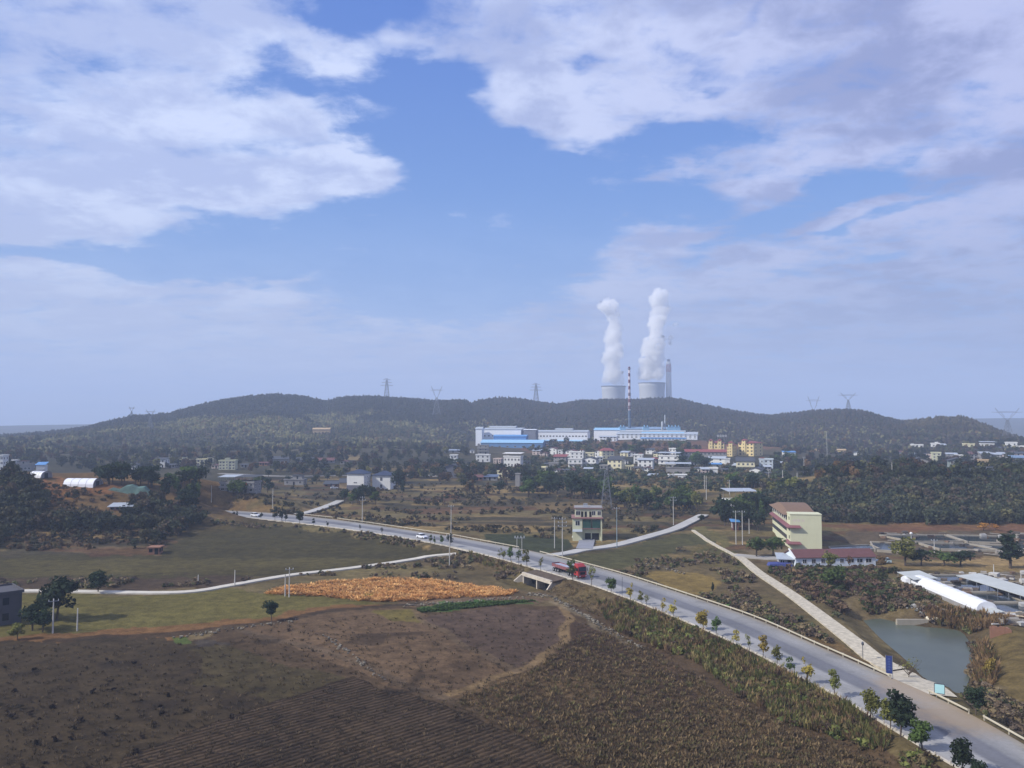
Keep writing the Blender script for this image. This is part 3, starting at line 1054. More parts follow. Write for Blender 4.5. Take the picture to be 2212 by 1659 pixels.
PP = POND[:-1]
cen = PP.mean(axis=0)
water('pond_water', cen + (PP - cen) * 1.03, POND_Z, watermat('pond_water', lin(112, 120, 104, .5), 0.3), 'still grey-green pond beside the dirt road')


def leveled_water(name, px, m, label, lift=0.25):
    P = GP(px)
    z = float(np.max(H(np.array([p[0] for p in P]), np.array([p[1] for p in P])))) + lift
    water(name, P, z, m, label)


DEAD = ('green_pond', [(1045, 1176), (1060, 1161), (1120, 1156), (1195, 1158), (1228, 1172), (1225, 1186), (1180, 1191), (1125, 1188), (1085, 1184)], 0)
darkwater = watermat('pool_water', lin(70, 80, 88, .5), 0.08)

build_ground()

# ------------------------------------------------------------------ foliage
def leaves(rng, n, w_, h_, z0, size, nblob=7, taper=0.0, fill=0.35):
    """a crown of n leaf clumps spread through several uneven sub-crowns; returns V, F (triangles)"""
    bc = []
    for k in range(nblob):
        t = rng.random()
        ang = rng.random() * 2 * math.pi
        rad = (rng.random() ** 0.5) * 0.5 * w_ * (1 - taper * t) * 0.66
        bc.append((math.cos(ang) * rad, math.sin(ang) * rad, z0 + h_ * (0.18 + 0.68 * t), w_ * (0.20 + 0.16 * rng.random()) * (1 - taper * t * 0.7), h_ * (0.15 + 0.12 * rng.random())))
    bc = np.array(bc)
    wt_ = bc[:, 3] ** 2
    k = rng.choice(nblob, n, p=wt_ / wt_.sum())
    u = rng.normal(size=(n, 3))
    u /= np.linalg.norm(u, axis=1)[:, None]
    rr = (fill + (1 - fill) * rng.random(n) ** 0.6)[:, None]
    c = np.stack([bc[k, 0], bc[k, 1], bc[k, 2]], 1) + u * rr * np.stack([bc[k, 3], bc[k, 3], bc[k, 4]], 1)
    a = rng.normal(size=(n, 3)) + u * 0.0
    a /= np.linalg.norm(a, axis=1)[:, None]
    b = np.cross(a, u + 0.3 * rng.normal(size=(n, 3)))
    b /= np.linalg.norm(b, axis=1)[:, None] + 1e-9
    s = (size * (0.6 + 0.8 * rng.random(n)))[:, None]
    V = np.stack([c + a * s * 0.6, c - a * s * 0.35 + b * s * 0.5, c - a * s * 0.35 - b * s * 0.5], 1).reshape(-1, 3)
    F = np.arange(3 * n).reshape(-1, 3)
    return V, F


def lump(rng, w_, h_):
    """far tree: a ragged clump of few faces"""
    ph = (1 + 5 ** 0.5) / 2
    iv = np.array([(-1, ph, 0), (1, ph, 0), (-1, -ph, 0), (1, -ph, 0), (0, -1, ph), (0, 1, ph), (0, -1, -ph), (0, 1, -ph), (ph, 0, -1), (ph, 0, 1), (-ph, 0, -1), (-ph, 0, 1)]) / 1.9
    fi = np.array([(0, 11, 5), (0, 5, 1), (0, 1, 7), (0, 7, 10), (0, 10, 11), (1, 5, 9), (5, 11, 4), (11, 10, 2), (10, 7, 6), (7, 1, 8), (3, 9, 4), (3, 4, 2), (3, 2, 6), (3, 6, 8), (3, 8, 9), (4, 9, 5), (2, 4, 11), (6, 2, 10), (8, 6, 7), (9, 8, 1)])
    V = iv * (1 + 0.45 * (rng.random((12, 1)) - 0.5)) + 0.14 * rng.normal(size=(12, 3))
    V = V * np.array([w_ / 2, w_ / 2, h_ / 2]) + np.array([0, 0, h_ * 0.5])
    return V, fi


def scatter(name, templates, P, S, Rz, C, m, label, cat, zs=None):
    """merge many small copies of the templates into one mesh, coloured one by one"""
    rng = np.random.default_rng(len(P))
    pick = rng.integers(0, len(templates), len(P))
    Vs, Fs, Cs, off = [], [], [], 0
    for k, (tv, tf) in enumerate(templates):
        i = np.where(pick == k)[0]
        if len(i) == 0:
            continue
        c, s = np.cos(Rz[i]), np.sin(Rz[i])
        x = tv[None, :, 0] * c[:, None] - tv[None, :, 1] * s[:, None]
        y = tv[None, :, 0] * s[:, None] + tv[None, :, 1] * c[:, None]
        z = np.broadcast_to(tv[None, :, 2], x.shape)
        zz = S[i] if zs is None else zs[i]
        V = np.stack([x * S[i][:, None] + P[i, 0][:, None], y * S[i][:, None] + P[i, 1][:, None], z * zz[:, None] + P[i, 2][:, None]], -1)
        nv = len(tv)
        F = tf[None] + (off + np.arange(len(i)) * nv)[:, None, None]
        off += len(i) * nv
        Vs.append(V.reshape(-1, 3))
        Fs.append(F.reshape(-1, tf.shape[1]))
        Cs.append(np.repeat(C[i], nv, axis=0))
    me = npmesh(name, np.concatenate(Vs), np.concatenate(Fs), m, colors=np.concatenate(Cs))
    o = link(name, me)
    tag(o, label, cat, kind='stuff')
    return o


def pick_cols(rng, n, pal, wts=None, amp=0.3):
    pal = np.array(pal)
    k = rng.choice(len(pal), n, p=wts)
    return np.clip(pal[k] * (1 - amp / 2 + amp * rng.random((n, 1))), 0.003, 1)


LM = leafmat('foliage_mixed')
LMF = leafmat('foliage_far', var=0.10, scale=0.05)
GRASSM = leafmat('dry_stems', var=0.2)
DK, MDG, YG, BR, OC = lin(58, 68, 50, .75), lin(78, 88, 56, .75), lin(132, 134, 78, .75), lin(96, 80, 62, .75), lin(140, 116, 72, .75)


def woods_far():
    rng = np.random.default_rng(5)
    N = 85000
    a = rng.uniform(-R(41), R(41), N)
    Rc = np.interp(a, _sa, _sr)
    r = np.sqrt(rng.uniform(0, 1, N) * ((Rc + 60) ** 2 - 900 ** 2) + 900 ** 2)
    x, y = np.sin(a) * r, np.cos(a) * r
    t = (r - 1000) / (Rc - 1000)
    n = fbm(x / 70, y / 70, 90, 3)
    low = t < 0.50 + 0.5 * fbm(x / 150, y / 150, 91, 2)
    brown = sstep((a - R(-8)) / R(8))
    # clearings lower down
    keep = ~(low & (n > 0.14) & (rng.random(N) < 0.75))
    # factory terrace, houses and the bare slope under it stay open
    px = np.tan(a) * FP + CX
    open_ = (px > 1010) & (px < 1530) & (r < 1100)
    keep &= ~open_
    keep &= ~((px > 1500) & (px < 1780) & (r < 960))
    C = pick_cols(rng, N, [lin(60, 66, 56, .62), lin(66, 68, 56, .62), lin(72, 68, 58, .62)], [.5, .3, .2])
    lowc = pick_cols(rng, N, [lin(88, 96, 66, .75), lin(116, 112, 78, .75), lin(112, 98, 76, .75), MDG], [.34, .24, .2, .22])
    gl = (fbm(x / 55, y / 55, 95, 3) > 0.02)
    lc2 = pick_cols(rng, N, [lin(150, 150, 96, .8), lin(168, 166, 112, .8), lin(124, 128, 82, .8), OC], [.35, .25, .3, .1])
    lowc[gl] = lc2[gl]
    C[low] = lowc[low]
    bc = pick_cols(rng, N, [lin(84, 74, 66, .68), lin(74, 72, 60, .68), lin(94, 80, 66, .68), DK], [.35, .3, .15, .2])
    isb = rng.random(N) < brown * 0.75
    C[isb] = bc[isb]
    rt = (a > R(26)) & (t > 0.55) & (rng.random(N) < 0.6)
    C[rt] = np.array(lin(112, 104, 70, .75))
    k = np.where(keep)[0]
    P = np.stack([x[k], y[k], H(x[k], y[k]) - 1.0], 1)
    S = rng.uniform(0.42, 0.92, len(k)) * np.where(low[k], 0.9, 1.0)
    T = [lump(rng, 7.4, 6.6) for _ in range(10)] + [lump(rng, 4.2, 9.5) for _ in range(4)]
    scatter('hill_woods', T, P, S, rng.uniform(0, 6.28, len(k)), C[k] * 0.75 + C[k].mean(axis=0) * 0.25, LMF, 'dark woods covering the long ridge behind the factory, lighter green and yellow on the lower slope', 'woods')


woods_far()


def region_pts(rng, poly, n):
    P = np.array(poly, float)
    out = []
    lo, hi = P.min(0), P.max(0)
    while len(out) < n:
        q = rng.uniform(lo, hi, (256, 2))
        for p in q[inpoly(q[:, 0], q[:, 1], P)]:
            out.append(p)
            if len(out) >= n:
                break
    return out


def fast_G(pts):
    """ground points of many view points at once, by walking along flat levels"""
    pts = np.asarray(pts, float)
    u, v = (pts[:, 0] - CX) / FP, (CY - pts[:, 1]) / FP
    c, s = math.cos(PITCH), math.sin(PITCH)
    d = np.stack([u, c - v * s, s + v * c], 1)
    t = np.full(len(pts), np.nan)
    prev = np.full(len(pts), 60.0)
    ts = np.concatenate([np.linspace(70, 500, 120), np.linspace(505, 1100, 90)])
    tp = ts[0]
    zp = CAM_H + d[:, 2] * tp - H(d[:, 0] * tp, d[:, 1] * tp)
    for tc_ in ts[1:]:
        todo = np.isnan(t)
        if not todo.any():
            break
        z = CAM_H + d[todo, 2] * tc_ - H(d[todo, 0] * tc_, d[todo, 1] * tc_)
        hit = z < 0
        ii = np.where(todo)[0]
        zq = zp[ii]
        tt = tp + (tc_ - tp) * zq / (zq - z + 1e-9)
        t[ii[hit]] = tt[hit]
        zp[ii] = z
        tp = tc_
    ok = ~np.isnan(t)
    P = d[ok] * t[ok][:, None]
    P[:, 2] = H(P[:, 0], P[:, 1])
    return P


def woods_near(name, polys, T, n, smin, smax, pal, wts, label, seed, cat='woods', sink=0.4, m=None, zmul=None, gap=None):
    rng = np.random.default_rng(seed)
    pts = []
    areas = np.array([abs(sum(p[i][0] * p[(i + 1) % len(p)][1] - p[(i + 1) % len(p)][0] * p[i][1] for i in range(len(p)))) for p in polys])
    for p, a in zip(polys, areas):
        pts += region_pts(rng, p, int(n * a / areas.sum()) + 1)
    P = fast_G(pts)
    # keep off the roads and the water
    dr = segdist(P[:, 0], P[:, 1], MID[::3])
    ok = (dr > 6.6) & ~inpoly(P[:, 0], P[:, 1], POND)
    for Pm, hw, _z in LANES:
        ok &= segdist(P[:, 0], P[:, 1], Pm) > float(hw.max()) * 0.8 + 0.9 * smax
    cu = (P[:, 0] - CUL_A[0]) * CUL_U[0] + (P[:, 1] - CUL_A[1]) * CUL_U[1]
    cv = (P[:, 0] - CUL_A[0]) * CUL_V[0] + (P[:, 1] - CUL_A[1]) * CUL_V[1]
    ok &= ~((cu > -1.5) & (cu < CUL_W + 1.5) & (cv > -7) & (cv < 5))
    if gap is not None:     # leave open strips of grass between the clumps
        nn_ = fbm(P[:, 0] / gap[0], P[:, 1] / gap[1], seed, 3)
        ok &= nn_ > gap[2]
    P = P[ok]
    C = pick_cols(rng, len(P), pal, wts)
    S = rng.uniform(smin, smax, len(P))
    P[:, 2] -= sink * S
    zs = None if zmul is None else S * rng.uniform(*zmul, len(P))
    return scatter(name, T, P, S, rng.uniform(0, 6.28, len(P)), C, m or LM, label, cat, zs)


_r = np.random.default_rng(21)
TREE_T = [leaves(_r, 130, 6.0, 6.5, 0.3, 1.35, 8) for _ in range(6)]
BUSH_T = [leaves(_r, 36, 2.4, 1.9, 0.0, 0.75, 5) for _ in range(6)]


def tuft(rng, n, h_, spread, wd, lean=0.5):
    V, F = [], []
    for k in range(n):
        ang = rng.random() * 6.28
        r0 = rng.random() * spread * 0.5
        b = np.array([math.cos(ang) * r0, math.sin(ang) * r0, 0])
        an2 = ang + rng.normal() * 0.7
        hh = h_ * (0.6 + 0.6 * rng.random())
        tip = b + np.array([math.cos(an2) * hh * lean * rng.random(), math.sin(an2) * hh * lean * rng.random(), hh])
        sd_ = np.array([-math.sin(an2 + rng.normal()), math.cos(an2), 0]) * wd * (0.6 + rng.random())
        i = len(V)
        mid = (b + tip) / 2 + np.array([0, 0, hh * 0.1])
        V += [b, mid - sd_, mid + sd_, tip]
        F += [(i, i + 2, i + 1), (i + 1, i + 2, i + 3)]
    return np.array(V), np.array(F)


REED_T = [tuft(_r, 16, 2.3, 1.6, 0.13, 0.6) for _ in range(6)]
WEED_T = [tuft(_r, 9, 0.55, 0.8, 0.07, 1.0) for _ in range(6)]
HEAP_T = [tuft(_r, 26, 0.75, 2.4, 0.15, 2.4) for _ in range(6)]

woods_near('bank_woods', [[(1640, 1060), (1720, 1052), (1900, 1046), (2060, 1050), (2300, 1046), (2500, 1046), (2500, 1132), (2212, 1132), (2040, 1134), (1900, 1132), (1780, 1130), (1660, 1110)]],
           TREE_T, 2100, 0.4, 0.95, [lin(64, 70, 58, .75), lin(76, 82, 62, .75), lin(84, 84, 64, .75), lin(92, 82, 70, .75), lin(108, 104, 72, .75)], [.3, .24, .2, .16, .1], 'dense dark wood on the low bank at right behind the yellow building', 31)
woods_near('knoll_woods', [[(-300, 1085), (60, 1082), (150, 1085), (240, 1105), (330, 1085), (440, 1110), (440, 1130), (345, 1180), (250, 1192), (60, 1192), (-300, 1192)], [(-300, 1020), (40, 1022), (95, 1060), (70, 1084), (-300, 1090)]],
           TREE_T, 1150, 0.35, 0.95, [lin(62, 66, 54, .75), lin(76, 80, 60, .75), lin(86, 82, 62, .75), lin(94, 82, 68, .75)], [.34, .24, .22, .2], 'dark scrubby wood on the slope of the knoll at left', 32, gap=(28, 20, -0.02))
woods_near('valley_woods', [[(0, 1010), (0, 950), (300, 955), (600, 960), (900, 965), (1010, 968), (1010, 985), (700, 1004), (300, 1016)], [(560, 1020), (930, 1000), (1010, 1010), (1200, 1030), (1010, 1045), (900, 1040)],
                            [(1640, 1000), (1960, 985), (2212, 975), (2400, 975), (2400, 1044), (2212, 1044), (1800, 1048), (1700, 1020)], [(1650, 950), (2400, 940), (2400, 975), (1700, 985)], [(1150, 950), (1330, 958), (1500, 968), (1520, 985), (1150, 985)]],
           TREE_T, 1500, 0.7, 1.3, [DK, MDG, lin(82, 86, 62, .75), BR, OC, YG], [.3, .22, .2, .16, .06, .06], 'trees and scrub scattered between the far houses', 33)
woods_near('terrace_scrub', [[(460, 1100), (560, 1040), (900, 1045), (1500, 1060), (1510, 1110), (1400, 1150), (1200, 1165), (900, 1140), (640, 1110)]],
           BUSH_T, 2600, 0.4, 1.3, [lin(84, 80, 62, .8), lin(104, 90, 70, .8), lin(72, 74, 54, .75), lin(124, 112, 80, .8)], [.35, .3, .2, .15], 'low brown scrub between the terraced plots behind the road', 34, 'scrub', gap=(34, 7, 0.03))
woods_near('verge_scrub', [[(440, 1122), (755, 1148), (990, 1184), (985, 1194), (740, 1163), (440, 1130)], [(0, 1252), (540, 1250), (500, 1266), (0, 1273)], [(640, 1243), (985, 1196), (1100, 1218), (1130, 1240), (1060, 1258), (830, 1246)],
                           [(1330, 1236), (1400, 1200), (1490, 1178), (1580, 1195), (1625, 1235), (1640, 1300), (1580, 1290), (1560, 1246), (1430, 1226), (1380, 1250)], [(1500, 1285), (1640, 1300), (1760, 1350), (1800, 1395), (1700, 1360), (1600, 1320)],
                           [(1640, 1230), (1720, 1228), (1900, 1226), (1960, 1240), (2040, 1300), (1960, 1325), (1850, 1340), (1800, 1340), (1720, 1285)], [(2080, 1340), (2140, 1345), (2110, 1400), (2120, 1470), (2212, 1540), (2300, 1620), (2212, 1590), (2080, 1520), (2098, 1440)],
                           [(1860, 1230), (1950, 1270), (2060, 1320), (2140, 1336), (2090, 1362), (1990, 1340), (1880, 1330)]],
           BUSH_T, 5200, 0.2, 0.85, [lin(126, 110, 90, .8), lin(150, 134, 102, .8), lin(96, 100, 72, .8), lin(106, 94, 82, .8), lin(118, 120, 80, .8)], [.3, .2, .18, .2, .12], 'brown and olive scrub on the verges and waste ground', 35, 'scrub', gap=(9, 9, -0.04))
woods_near('knoll_scrub', [[(-200, 1030), (60, 1040), (250, 1070), (430, 1080), (440, 1120), (350, 1180), (60, 1190), (-200, 1190)]],
           BUSH_T, 1500, 0.4, 1.3, [lin(110, 94, 72, .78), lin(88, 86, 64, .78), lin(76, 74, 58, .75), lin(128, 106, 78, .78)], [.3, .26, .24, .2], 'low brown scrub over the slope of the knoll at left', 46, 'scrub', gap=(22, 14, -0.10))
woods_near('slope_scrub', [[(1655, 1232), (1720, 1230), (1900, 1228), (1935, 1240), (1900, 1262), (1960, 1310), (1900, 1330), (1850, 1336), (1810, 1322), (1740, 1275)], [(1960, 1275), (2050, 1322), (2010, 1330), (1940, 1290)]],
           BUSH_T, 1100, 0.4, 1.35, [lin(96, 104, 64, .8), lin(78, 90, 58, .8), lin(126, 108, 84, .8), lin(112, 92, 78, .8), lin(148, 128, 94, .8)], [.24, .2, .22, .2, .14], 'tangled brown and green scrub on the slope between dirt road and pools', 45, 'scrub', gap=(12, 12, -0.16))
woods_near('roadside_reeds', [[(1290, 1300), (1343, 1296), (1408, 1322), (1483, 1356), (1553, 1388), (1620, 1420), (1674, 1448), (1727, 1476), (1823, 1526), (1890, 1570), (1925, 1600), (1905, 1625), (1830, 1600), (1690, 1560), (1590, 1500), (1500, 1430), (1420, 1400), (1330, 1365), (1300, 1330)],
                              [(1010, 1192), (1070, 1212), (1130, 1228), (1090, 1236), (1020, 1215)]],
           REED_T, 3000, 0.2, 0.66, [lin(170, 158, 104, .83), lin(130, 132, 80, .82), lin(100, 110, 66, .8), lin(158, 134, 98, .82), lin(112, 94, 76, .8)], [.2, .24, .18, .18, .2], 'tall yellow-green reeds along the foot of the road embankment', 36, 'reeds', 0.0, GRASSM)
woods_near('pond_reeds', [[(2000, 1318), (2130, 1334), (2190, 1345), (2130, 1360), (2110, 1372), (2060, 1358), (2010, 1346)], [(2120, 1390), (2150, 1420), (2150, 1480), (2110, 1490), (2105, 1440)]],
           REED_T, 300, 0.5, 1.0, [lin(158, 132, 92, .8), lin(132, 110, 76, .8), lin(110, 104, 62, .8)], [.5, .3, .2], 'straw-coloured reeds round the pond', 37, 'reeds', 0.0, GRASSM)
woods_near('orange_reed_bed', [[(575, 1282), (600, 1272), (700, 1259), (830, 1251), (920, 1251), (960, 1258), (1060, 1270), (1118, 1281), (1090, 1288), (1000, 1291), (900, 1298), (820, 1300), (780, 1298), (700, 1289), (620, 1285)]],
           HEAP_T, 1500, 0.4, 1.0, [lin(208, 152, 98, .86), lin(184, 130, 84, .84), lin(222, 174, 118, .88), lin(132, 96, 68, .78)], [.4, .3, .18, .12], 'bed of withered orange-brown reeds by the culvert', 38, 'reed bed', 0.0, GRASSM)
woods_near('dry_weeds', [[(-200, 1400), (480, 1390), (600, 1345), (900, 1322), (1200, 1320), (1290, 1345), (1560, 1480), (1900, 1620), (2080, 1720), (1000, 1800), (-300, 1800)]],
           WEED_T, 8000, 0.3, 0.9, [lin(112, 100, 78, .72), lin(98, 88, 70, .72), lin(136, 120, 92, .72), lin(90, 82, 64, .72)], [.34, .34, .12, .2], 'dry weeds and stubble scattered over the foreground fields', 39, 'weeds', 0.0, GRASSM)
woods_near('weed_thicket', [[(980, 1515), (1130, 1460), (1235, 1385), (1300, 1360), (1420, 1410), (1560, 1500), (1700, 1570), (1960, 1680), (1400, 1740), (1150, 1600)], [(1140, 1240), (1195, 1250), (1290, 1275), (1290, 1300), (1300, 1335), (1230, 1310), (1195, 1290)]],
           WEED_T, 6500, 0.35, 1.15, [lin(122, 104, 78, .75), lin(100, 86, 66, .75), lin(146, 124, 90, .75), lin(112, 106, 70, .75)], [.35, .3, .2, .15], 'rank brown weeds below the road embankment', 40, 'weeds', 0.0, GRASSM)
woods_near('vegetable_rows', [[(903, 1318), (960, 1307), (1078, 1300), (1160, 1298), (1080, 1308), (910, 1324)]],
           [tuft(_r, 8, 0.4, 0.7, 0.14, 1.2) for _ in range(3)], 700, 0.8, 1.3, [lin(96, 124, 68, .78), lin(70, 98, 56, .78)], [.6, .4], 'green vegetable rows beside the culvert path', 41, 'vegetables', 0.0, GRASSM)
woods_near('village_trees', [[(1130, 985), (1300, 1000), (1530, 1010), (1700, 1008), (1700, 1046), (1560, 1062), (1400, 1052), (1200, 1040), (1130, 1020)], [(1140, 958), (1330, 962), (1330, 974), (1200, 980), (1130, 972)]],
           BUSH_T, 1300, 0.9, 2.6, [DK, MDG, lin(96, 90, 66, .78), lin(112, 96, 72, .78)], [.35, .25, .22, .18], 'garden shrubs and low trees between the village houses', 43, 'shrubs')
woods_near('embankment_scrub', [[(1290, 1300), (1343, 1296), (1408, 1322), (1483, 1356), (1553, 1388), (1620, 1420), (1674, 1448), (1727, 1476), (1823, 1526), (1890, 1570), (1925, 1600), (2040, 1665), (1990, 1680), (1830, 1600), (1690, 1560), (1590, 1500), (1500, 1430), (1420, 1400), (1330, 1365), (1300, 1330)]],
           BUSH_T, 900, 0.25, 0.85, [lin(126, 132, 74, .85), lin(100, 112, 64, .82), lin(120, 108, 76, .8), lin(96, 82, 66, .8)], [.3, .26, .24, .2], 'low olive bushes among the reeds on the road embankment', 44, 'scrub', gap=(7, 7, -0.02))
# dark low shrubs in the fallow field at left
woods_near('fallow_shrubs', [[(0, 1430), (260, 1420), (440, 1480), (520, 1500), (500, 1560), (380, 1600), (260, 1680), (0, 1690)], [(520, 1360), (640, 1345), (620, 1375), (560, 1395)]],
           BUSH_T, 60, 0.2, 0.5, [lin(60, 52, 46, .75), lin(72, 66, 52, .75), lin(96, 84, 68, .75)], [.5, .3, .2], 'dark shrubs in the fallow field at lower left', 42, 'shrubs')

# ------------------------------------------------------------------ single trees
BARK = mat('bark', lin(96, 84, 74, .8), 0.95, 0.3, 1.5)


def tree_kit(kind, seed):
    rng = np.random.default_rng(seed)
    m = MB()
    if kind == 'street':        # slim young roadside tree, 1 unit = 1 m, 5 m tall
        m.tube((0, 0, -0.2), (0.04, 0, 1.7), 0.09, 0.07)
        for k in range(6):
            a = rng.random() * 6.28
            q = (0.04 + math.cos(a) * 0.55, math.sin(a) * 0.55, 2.6 + rng.random() * 1.4)
            m.tube((0.04, 0, 1.5 + 0.15 * k), q, 0.05, 0.015, 5)
        V, F = leaves(rng, 300, 2.3, 3.6, 1.6, 0.38, 8, 0.2)
    elif kind == 'thin':
        m.tube((0, 0, -0.2), (0.1, 0, 2.2), 0.08, 0.05)
        for k in range(7):
            a = rng.random() * 6.28
            q = (0.08 + math.cos(a) * 0.7, math.sin(a) * 0.7, 2.8 + rng.random() * 1.9)
            m.tube((0.08, 0, 1.4 + 0.15 * k), q, 0.045, 0.012, 5)
        V, F = leaves(rng, 110, 1.9, 3.1, 1.7, 0.36, 6, 0.1)
    elif kind == 'round':       # camphor-like round crown, 6 m
        m.tube((0, 0, -0.2), (0, 0, 2.2), 0.13, 0.10)
        for k in range(5):
            a = k * 1.3
            m.tube((0, 0, 1.7 + 0.1 * k), (math.cos(a) * 1.1, math.sin(a) * 1.1, 3.4 + 0.3 * k), 0.07, 0.02, 5)
        V, F = leaves(rng, 900, 4.0, 4.7, 1.45, 0.5, 12)
    elif kind == 'broad':       # mature broadleaf, 10 m
        m.tube((0, 0, -0.8), (0.1, 0, 3.6), 0.3, 0.22, 8)
        for k in range(6):
            a = k * 1.1
            m.tube((0.1, 0, 2.6 + 0.2 * k), (math.cos(a) * 2.3, math.sin(a) * 2.3, 5.2 + 0.5 * k), 0.15, 0.04, 5)
        V, F = leaves(rng, 420, 7.4, 7.6, 2.2, 1.0, 11)
    elif kind == 'tall':        # narrow evergreen, 12 m
        m.tube((0, 0, -0.8), (0, 0, 10), 0.25, 0.08, 7)
        V, F = leaves(rng, 360, 4.6, 10.2, 1.7, 0.95, 12, 0.55)
    elif kind == 'bare':        # nearly leafless
        m.tube((0, 0, -0.2), (0.2, 0, 1.5), 0.09, 0.07)
        for k in range(11):
            a = rng.random() * 6.28
            m.tube((0.15, 0, 1.0 + 0.08 * k), (0.2 + math.cos(a) * 1.9, math.sin(a) * 1.9, 2.8 + rng.random() * 2.0), 0.05, 0.012, 5)
        V, F = leaves(rng, 90, 3.8, 3.0, 2.0, 0.3, 9)
    return m, V, F


LEAFM = {k: leafmat('leaves_' + k, c) for k, c in dict(
    yellow=lin(176, 160, 78, .8), olive=lin(124, 126, 68, .8), green=lin(84, 104, 56, .8), dark=lin(52, 66, 48, .8), brown=lin(118, 96, 66, .8), orange=lin(190, 140, 62, .8)).items()}
KIT = {}


def plant(pos, height, kind='street', tone='green', seed=0, label='', group=None, name=None, rz=None, wide=1.0):
    key = (kind, tone, seed % 4)
    full = {'street': 5.0, 'thin': 5.0, 'round': 6.0, 'broad': 10.0, 'tall': 12.0, 'bare': 5.0}[kind]
    if key not in KIT:
        m, V, F = tree_kit(kind, 100 + seed % 4 + len(kind) * 7)
        KIT[key] = (m.mesh('trunk', BARK), npmesh('crown', V, F, LEAFM[tone]))
    t = thing(name or {'street': 'street_tree', 'thin': 'street_tree', 'round': 'round_tree', 'broad': 'broadleaf_tree', 'tall': 'evergreen_tree', 'bare': 'bare_tree'}[kind], label, 'tree', tuple(pos), rz if rz is not None else random.random() * 6.28, group)
    s = height / full
    t.scale = (s * wide, s * wide, s)
    if kind in ('street', 'thin', 'round'):
        t.rotation_euler[0], t.rotation_euler[1] = R(random.uniform(-5, 5)), R(random.uniform(-5, 5))
    link('trunk', KIT[key][0], t)
    link('crown', KIT[key][1], t)
    return t


# roadside trees on the near edge: base px, base py, height in view pixels, kind, tone, words
ROADTREES = [
    (2168, 1674, 42, 'round', 'dark', 'dark bushy roadside tree cut by the bottom edge, right of the big round one'),
    (2112, 1672, 66, 'round', 'dark', 'large round dark roadside tree at the bottom edge'),
    (2008, 1622, 62, 'round', 'green', 'green round roadside tree just below the mud on the road'),
    (1963, 1597, 90, 'round', 'dark', 'tallest dark roadside tree with a leaning oval crown'),
    (1918, 1574, 60, 'round', 'olive', 'olive roadside tree left of the tallest dark one'),
    (1862, 1552, 54, 'round', 'olive', 'squat bushy olive tree standing among the reeds at the road edge'),
    (1794, 1503, 56, 'street', 'olive', 'airy roadside tree opposite the end of the long guard rail'),
    (1748, 1478, 50, 'street', 'yellow', 'yellow-tipped slim tree second before the airy one'),
    (1714, 1457, 35, 'street', 'green', 'short green tree between two taller slim roadside trees'),
    (1685, 1443, 47, 'street', 'olive', 'pale narrow tree right of the bright yellow one'),
    (1654, 1427, 48, 'street', 'yellow', 'bright yellow narrow roadside tree in the lower right row'),
    (1625, 1411, 36, 'thin', 'olive', 'thin half-bare tree next to the bright yellow one'),
    (1595, 1396, 31, 'street', 'yellow', 'small yellow tree leaning right beside the kerb posts'),
    (1538, 1376, 42, 'street', 'green', 'green tree with a spreading crown right of the two-tiered tree'),
    (1510, 1360, 40, 'round', 'yellow', 'yellow two-tiered tree halfway down the road'),
    (1458.5, 1333, 34, 'street', 'yellow', 'golden tree with a small round crown'),
    (1432, 1322, 34, 'thin', 'yellow', 'nearly bare roadside tree left of the golden one'),
    (1406, 1311, 26, 'thin', 'olive', 'short bare tree in the group of three by the thin post'),
    (1387, 1304, 27, 'street', 'olive', 'middle tree of the group of three by the thin post'),
    (1366, 1298, 33, 'street', 'yellow', 'tallest of the group of three just past the thin post'),
    (1316, 1280, 32, 'round', 'green', 'dense green tree left of the thin post'),
    (1268, 1266, 42, 'thin', 'olive', 'thin tree in front of the truck bonnet'),
    (1233.5, 1252, 41, 'street', 'green', 'green tree standing in front of the truck trailer'),
    (1180, 1233, 29, 'thin', 'olive', 'little thin tree left of the truck'),
    (1144, 1224, 35, 'street', 'olive', 'wide grey-green tree above the culvert'),
    (1128, 1220, 32, 'thin', 'green', 'slim dark tree beside the wide one above the culvert'),
    (1109, 1216, 32, 'street', 'green', 'leafy tree before the side road turning'),
    (1093, 1211, 24, 'street', 'olive', 'small tree left of the leafy one before the side road'),
    (1079, 1207, 20, 'thin', 'olive', 'tiny sapling right of the farm road turning'),
    (971, 1183, 31, 'street', 'dark', 'dense dark tree behind the tall concrete pole at the farm road'),
    (956, 1179, 21, 'street', 'green', 'small tree left of the dense dark one by the farm road'),
    (936, 1176, 15, 'street', 'green', 'tiny tree right behind the white car on the road'),
    (924, 1174, 17, 'street', 'green', 'tiny tree just right of the white car on the road'),
    (824, 1155, 16, 'thin', 'dark', 'thin sapling midway along the far stretch of road'),
    (776, 1148, 15, 'thin', 'dark', 'thin sapling before the tall pole on the far side'),
    (709, 1138, 12, 'street', 'dark', 'small sapling at the gap of the far guard rail'),
    (678, 1135, 14, 'street', 'dark', 'small round tree left of the guard rail gap'),
    (635, 1132, 26, 'round', 'dark', 'bushy dark tree where the lower lane joins'),
    (618, 1127, 19, 'street', 'dark', 'dark tree left of the lower lane joint'),
    (602, 1127, 28, 'street', 'dark', 'tallest dark tree in the far row'),
    (590, 1125, 24, 'street', 'dark', 'dark tree left of the tallest in the far row'),
    (563, 1122, 15, 'street', 'dark', 'small dark tree just right of the far white car'),
    (518, 1117, 12, 'street', 'dark', 'small dark tree left of the far white car'),
    (505, 1116, 13, 'street', 'dark', 'second small dark tree from the road bend'),
    (452, 1110, 16, 'round', 'dark', 'dark round tree at the bend where the road goes out of sight')]
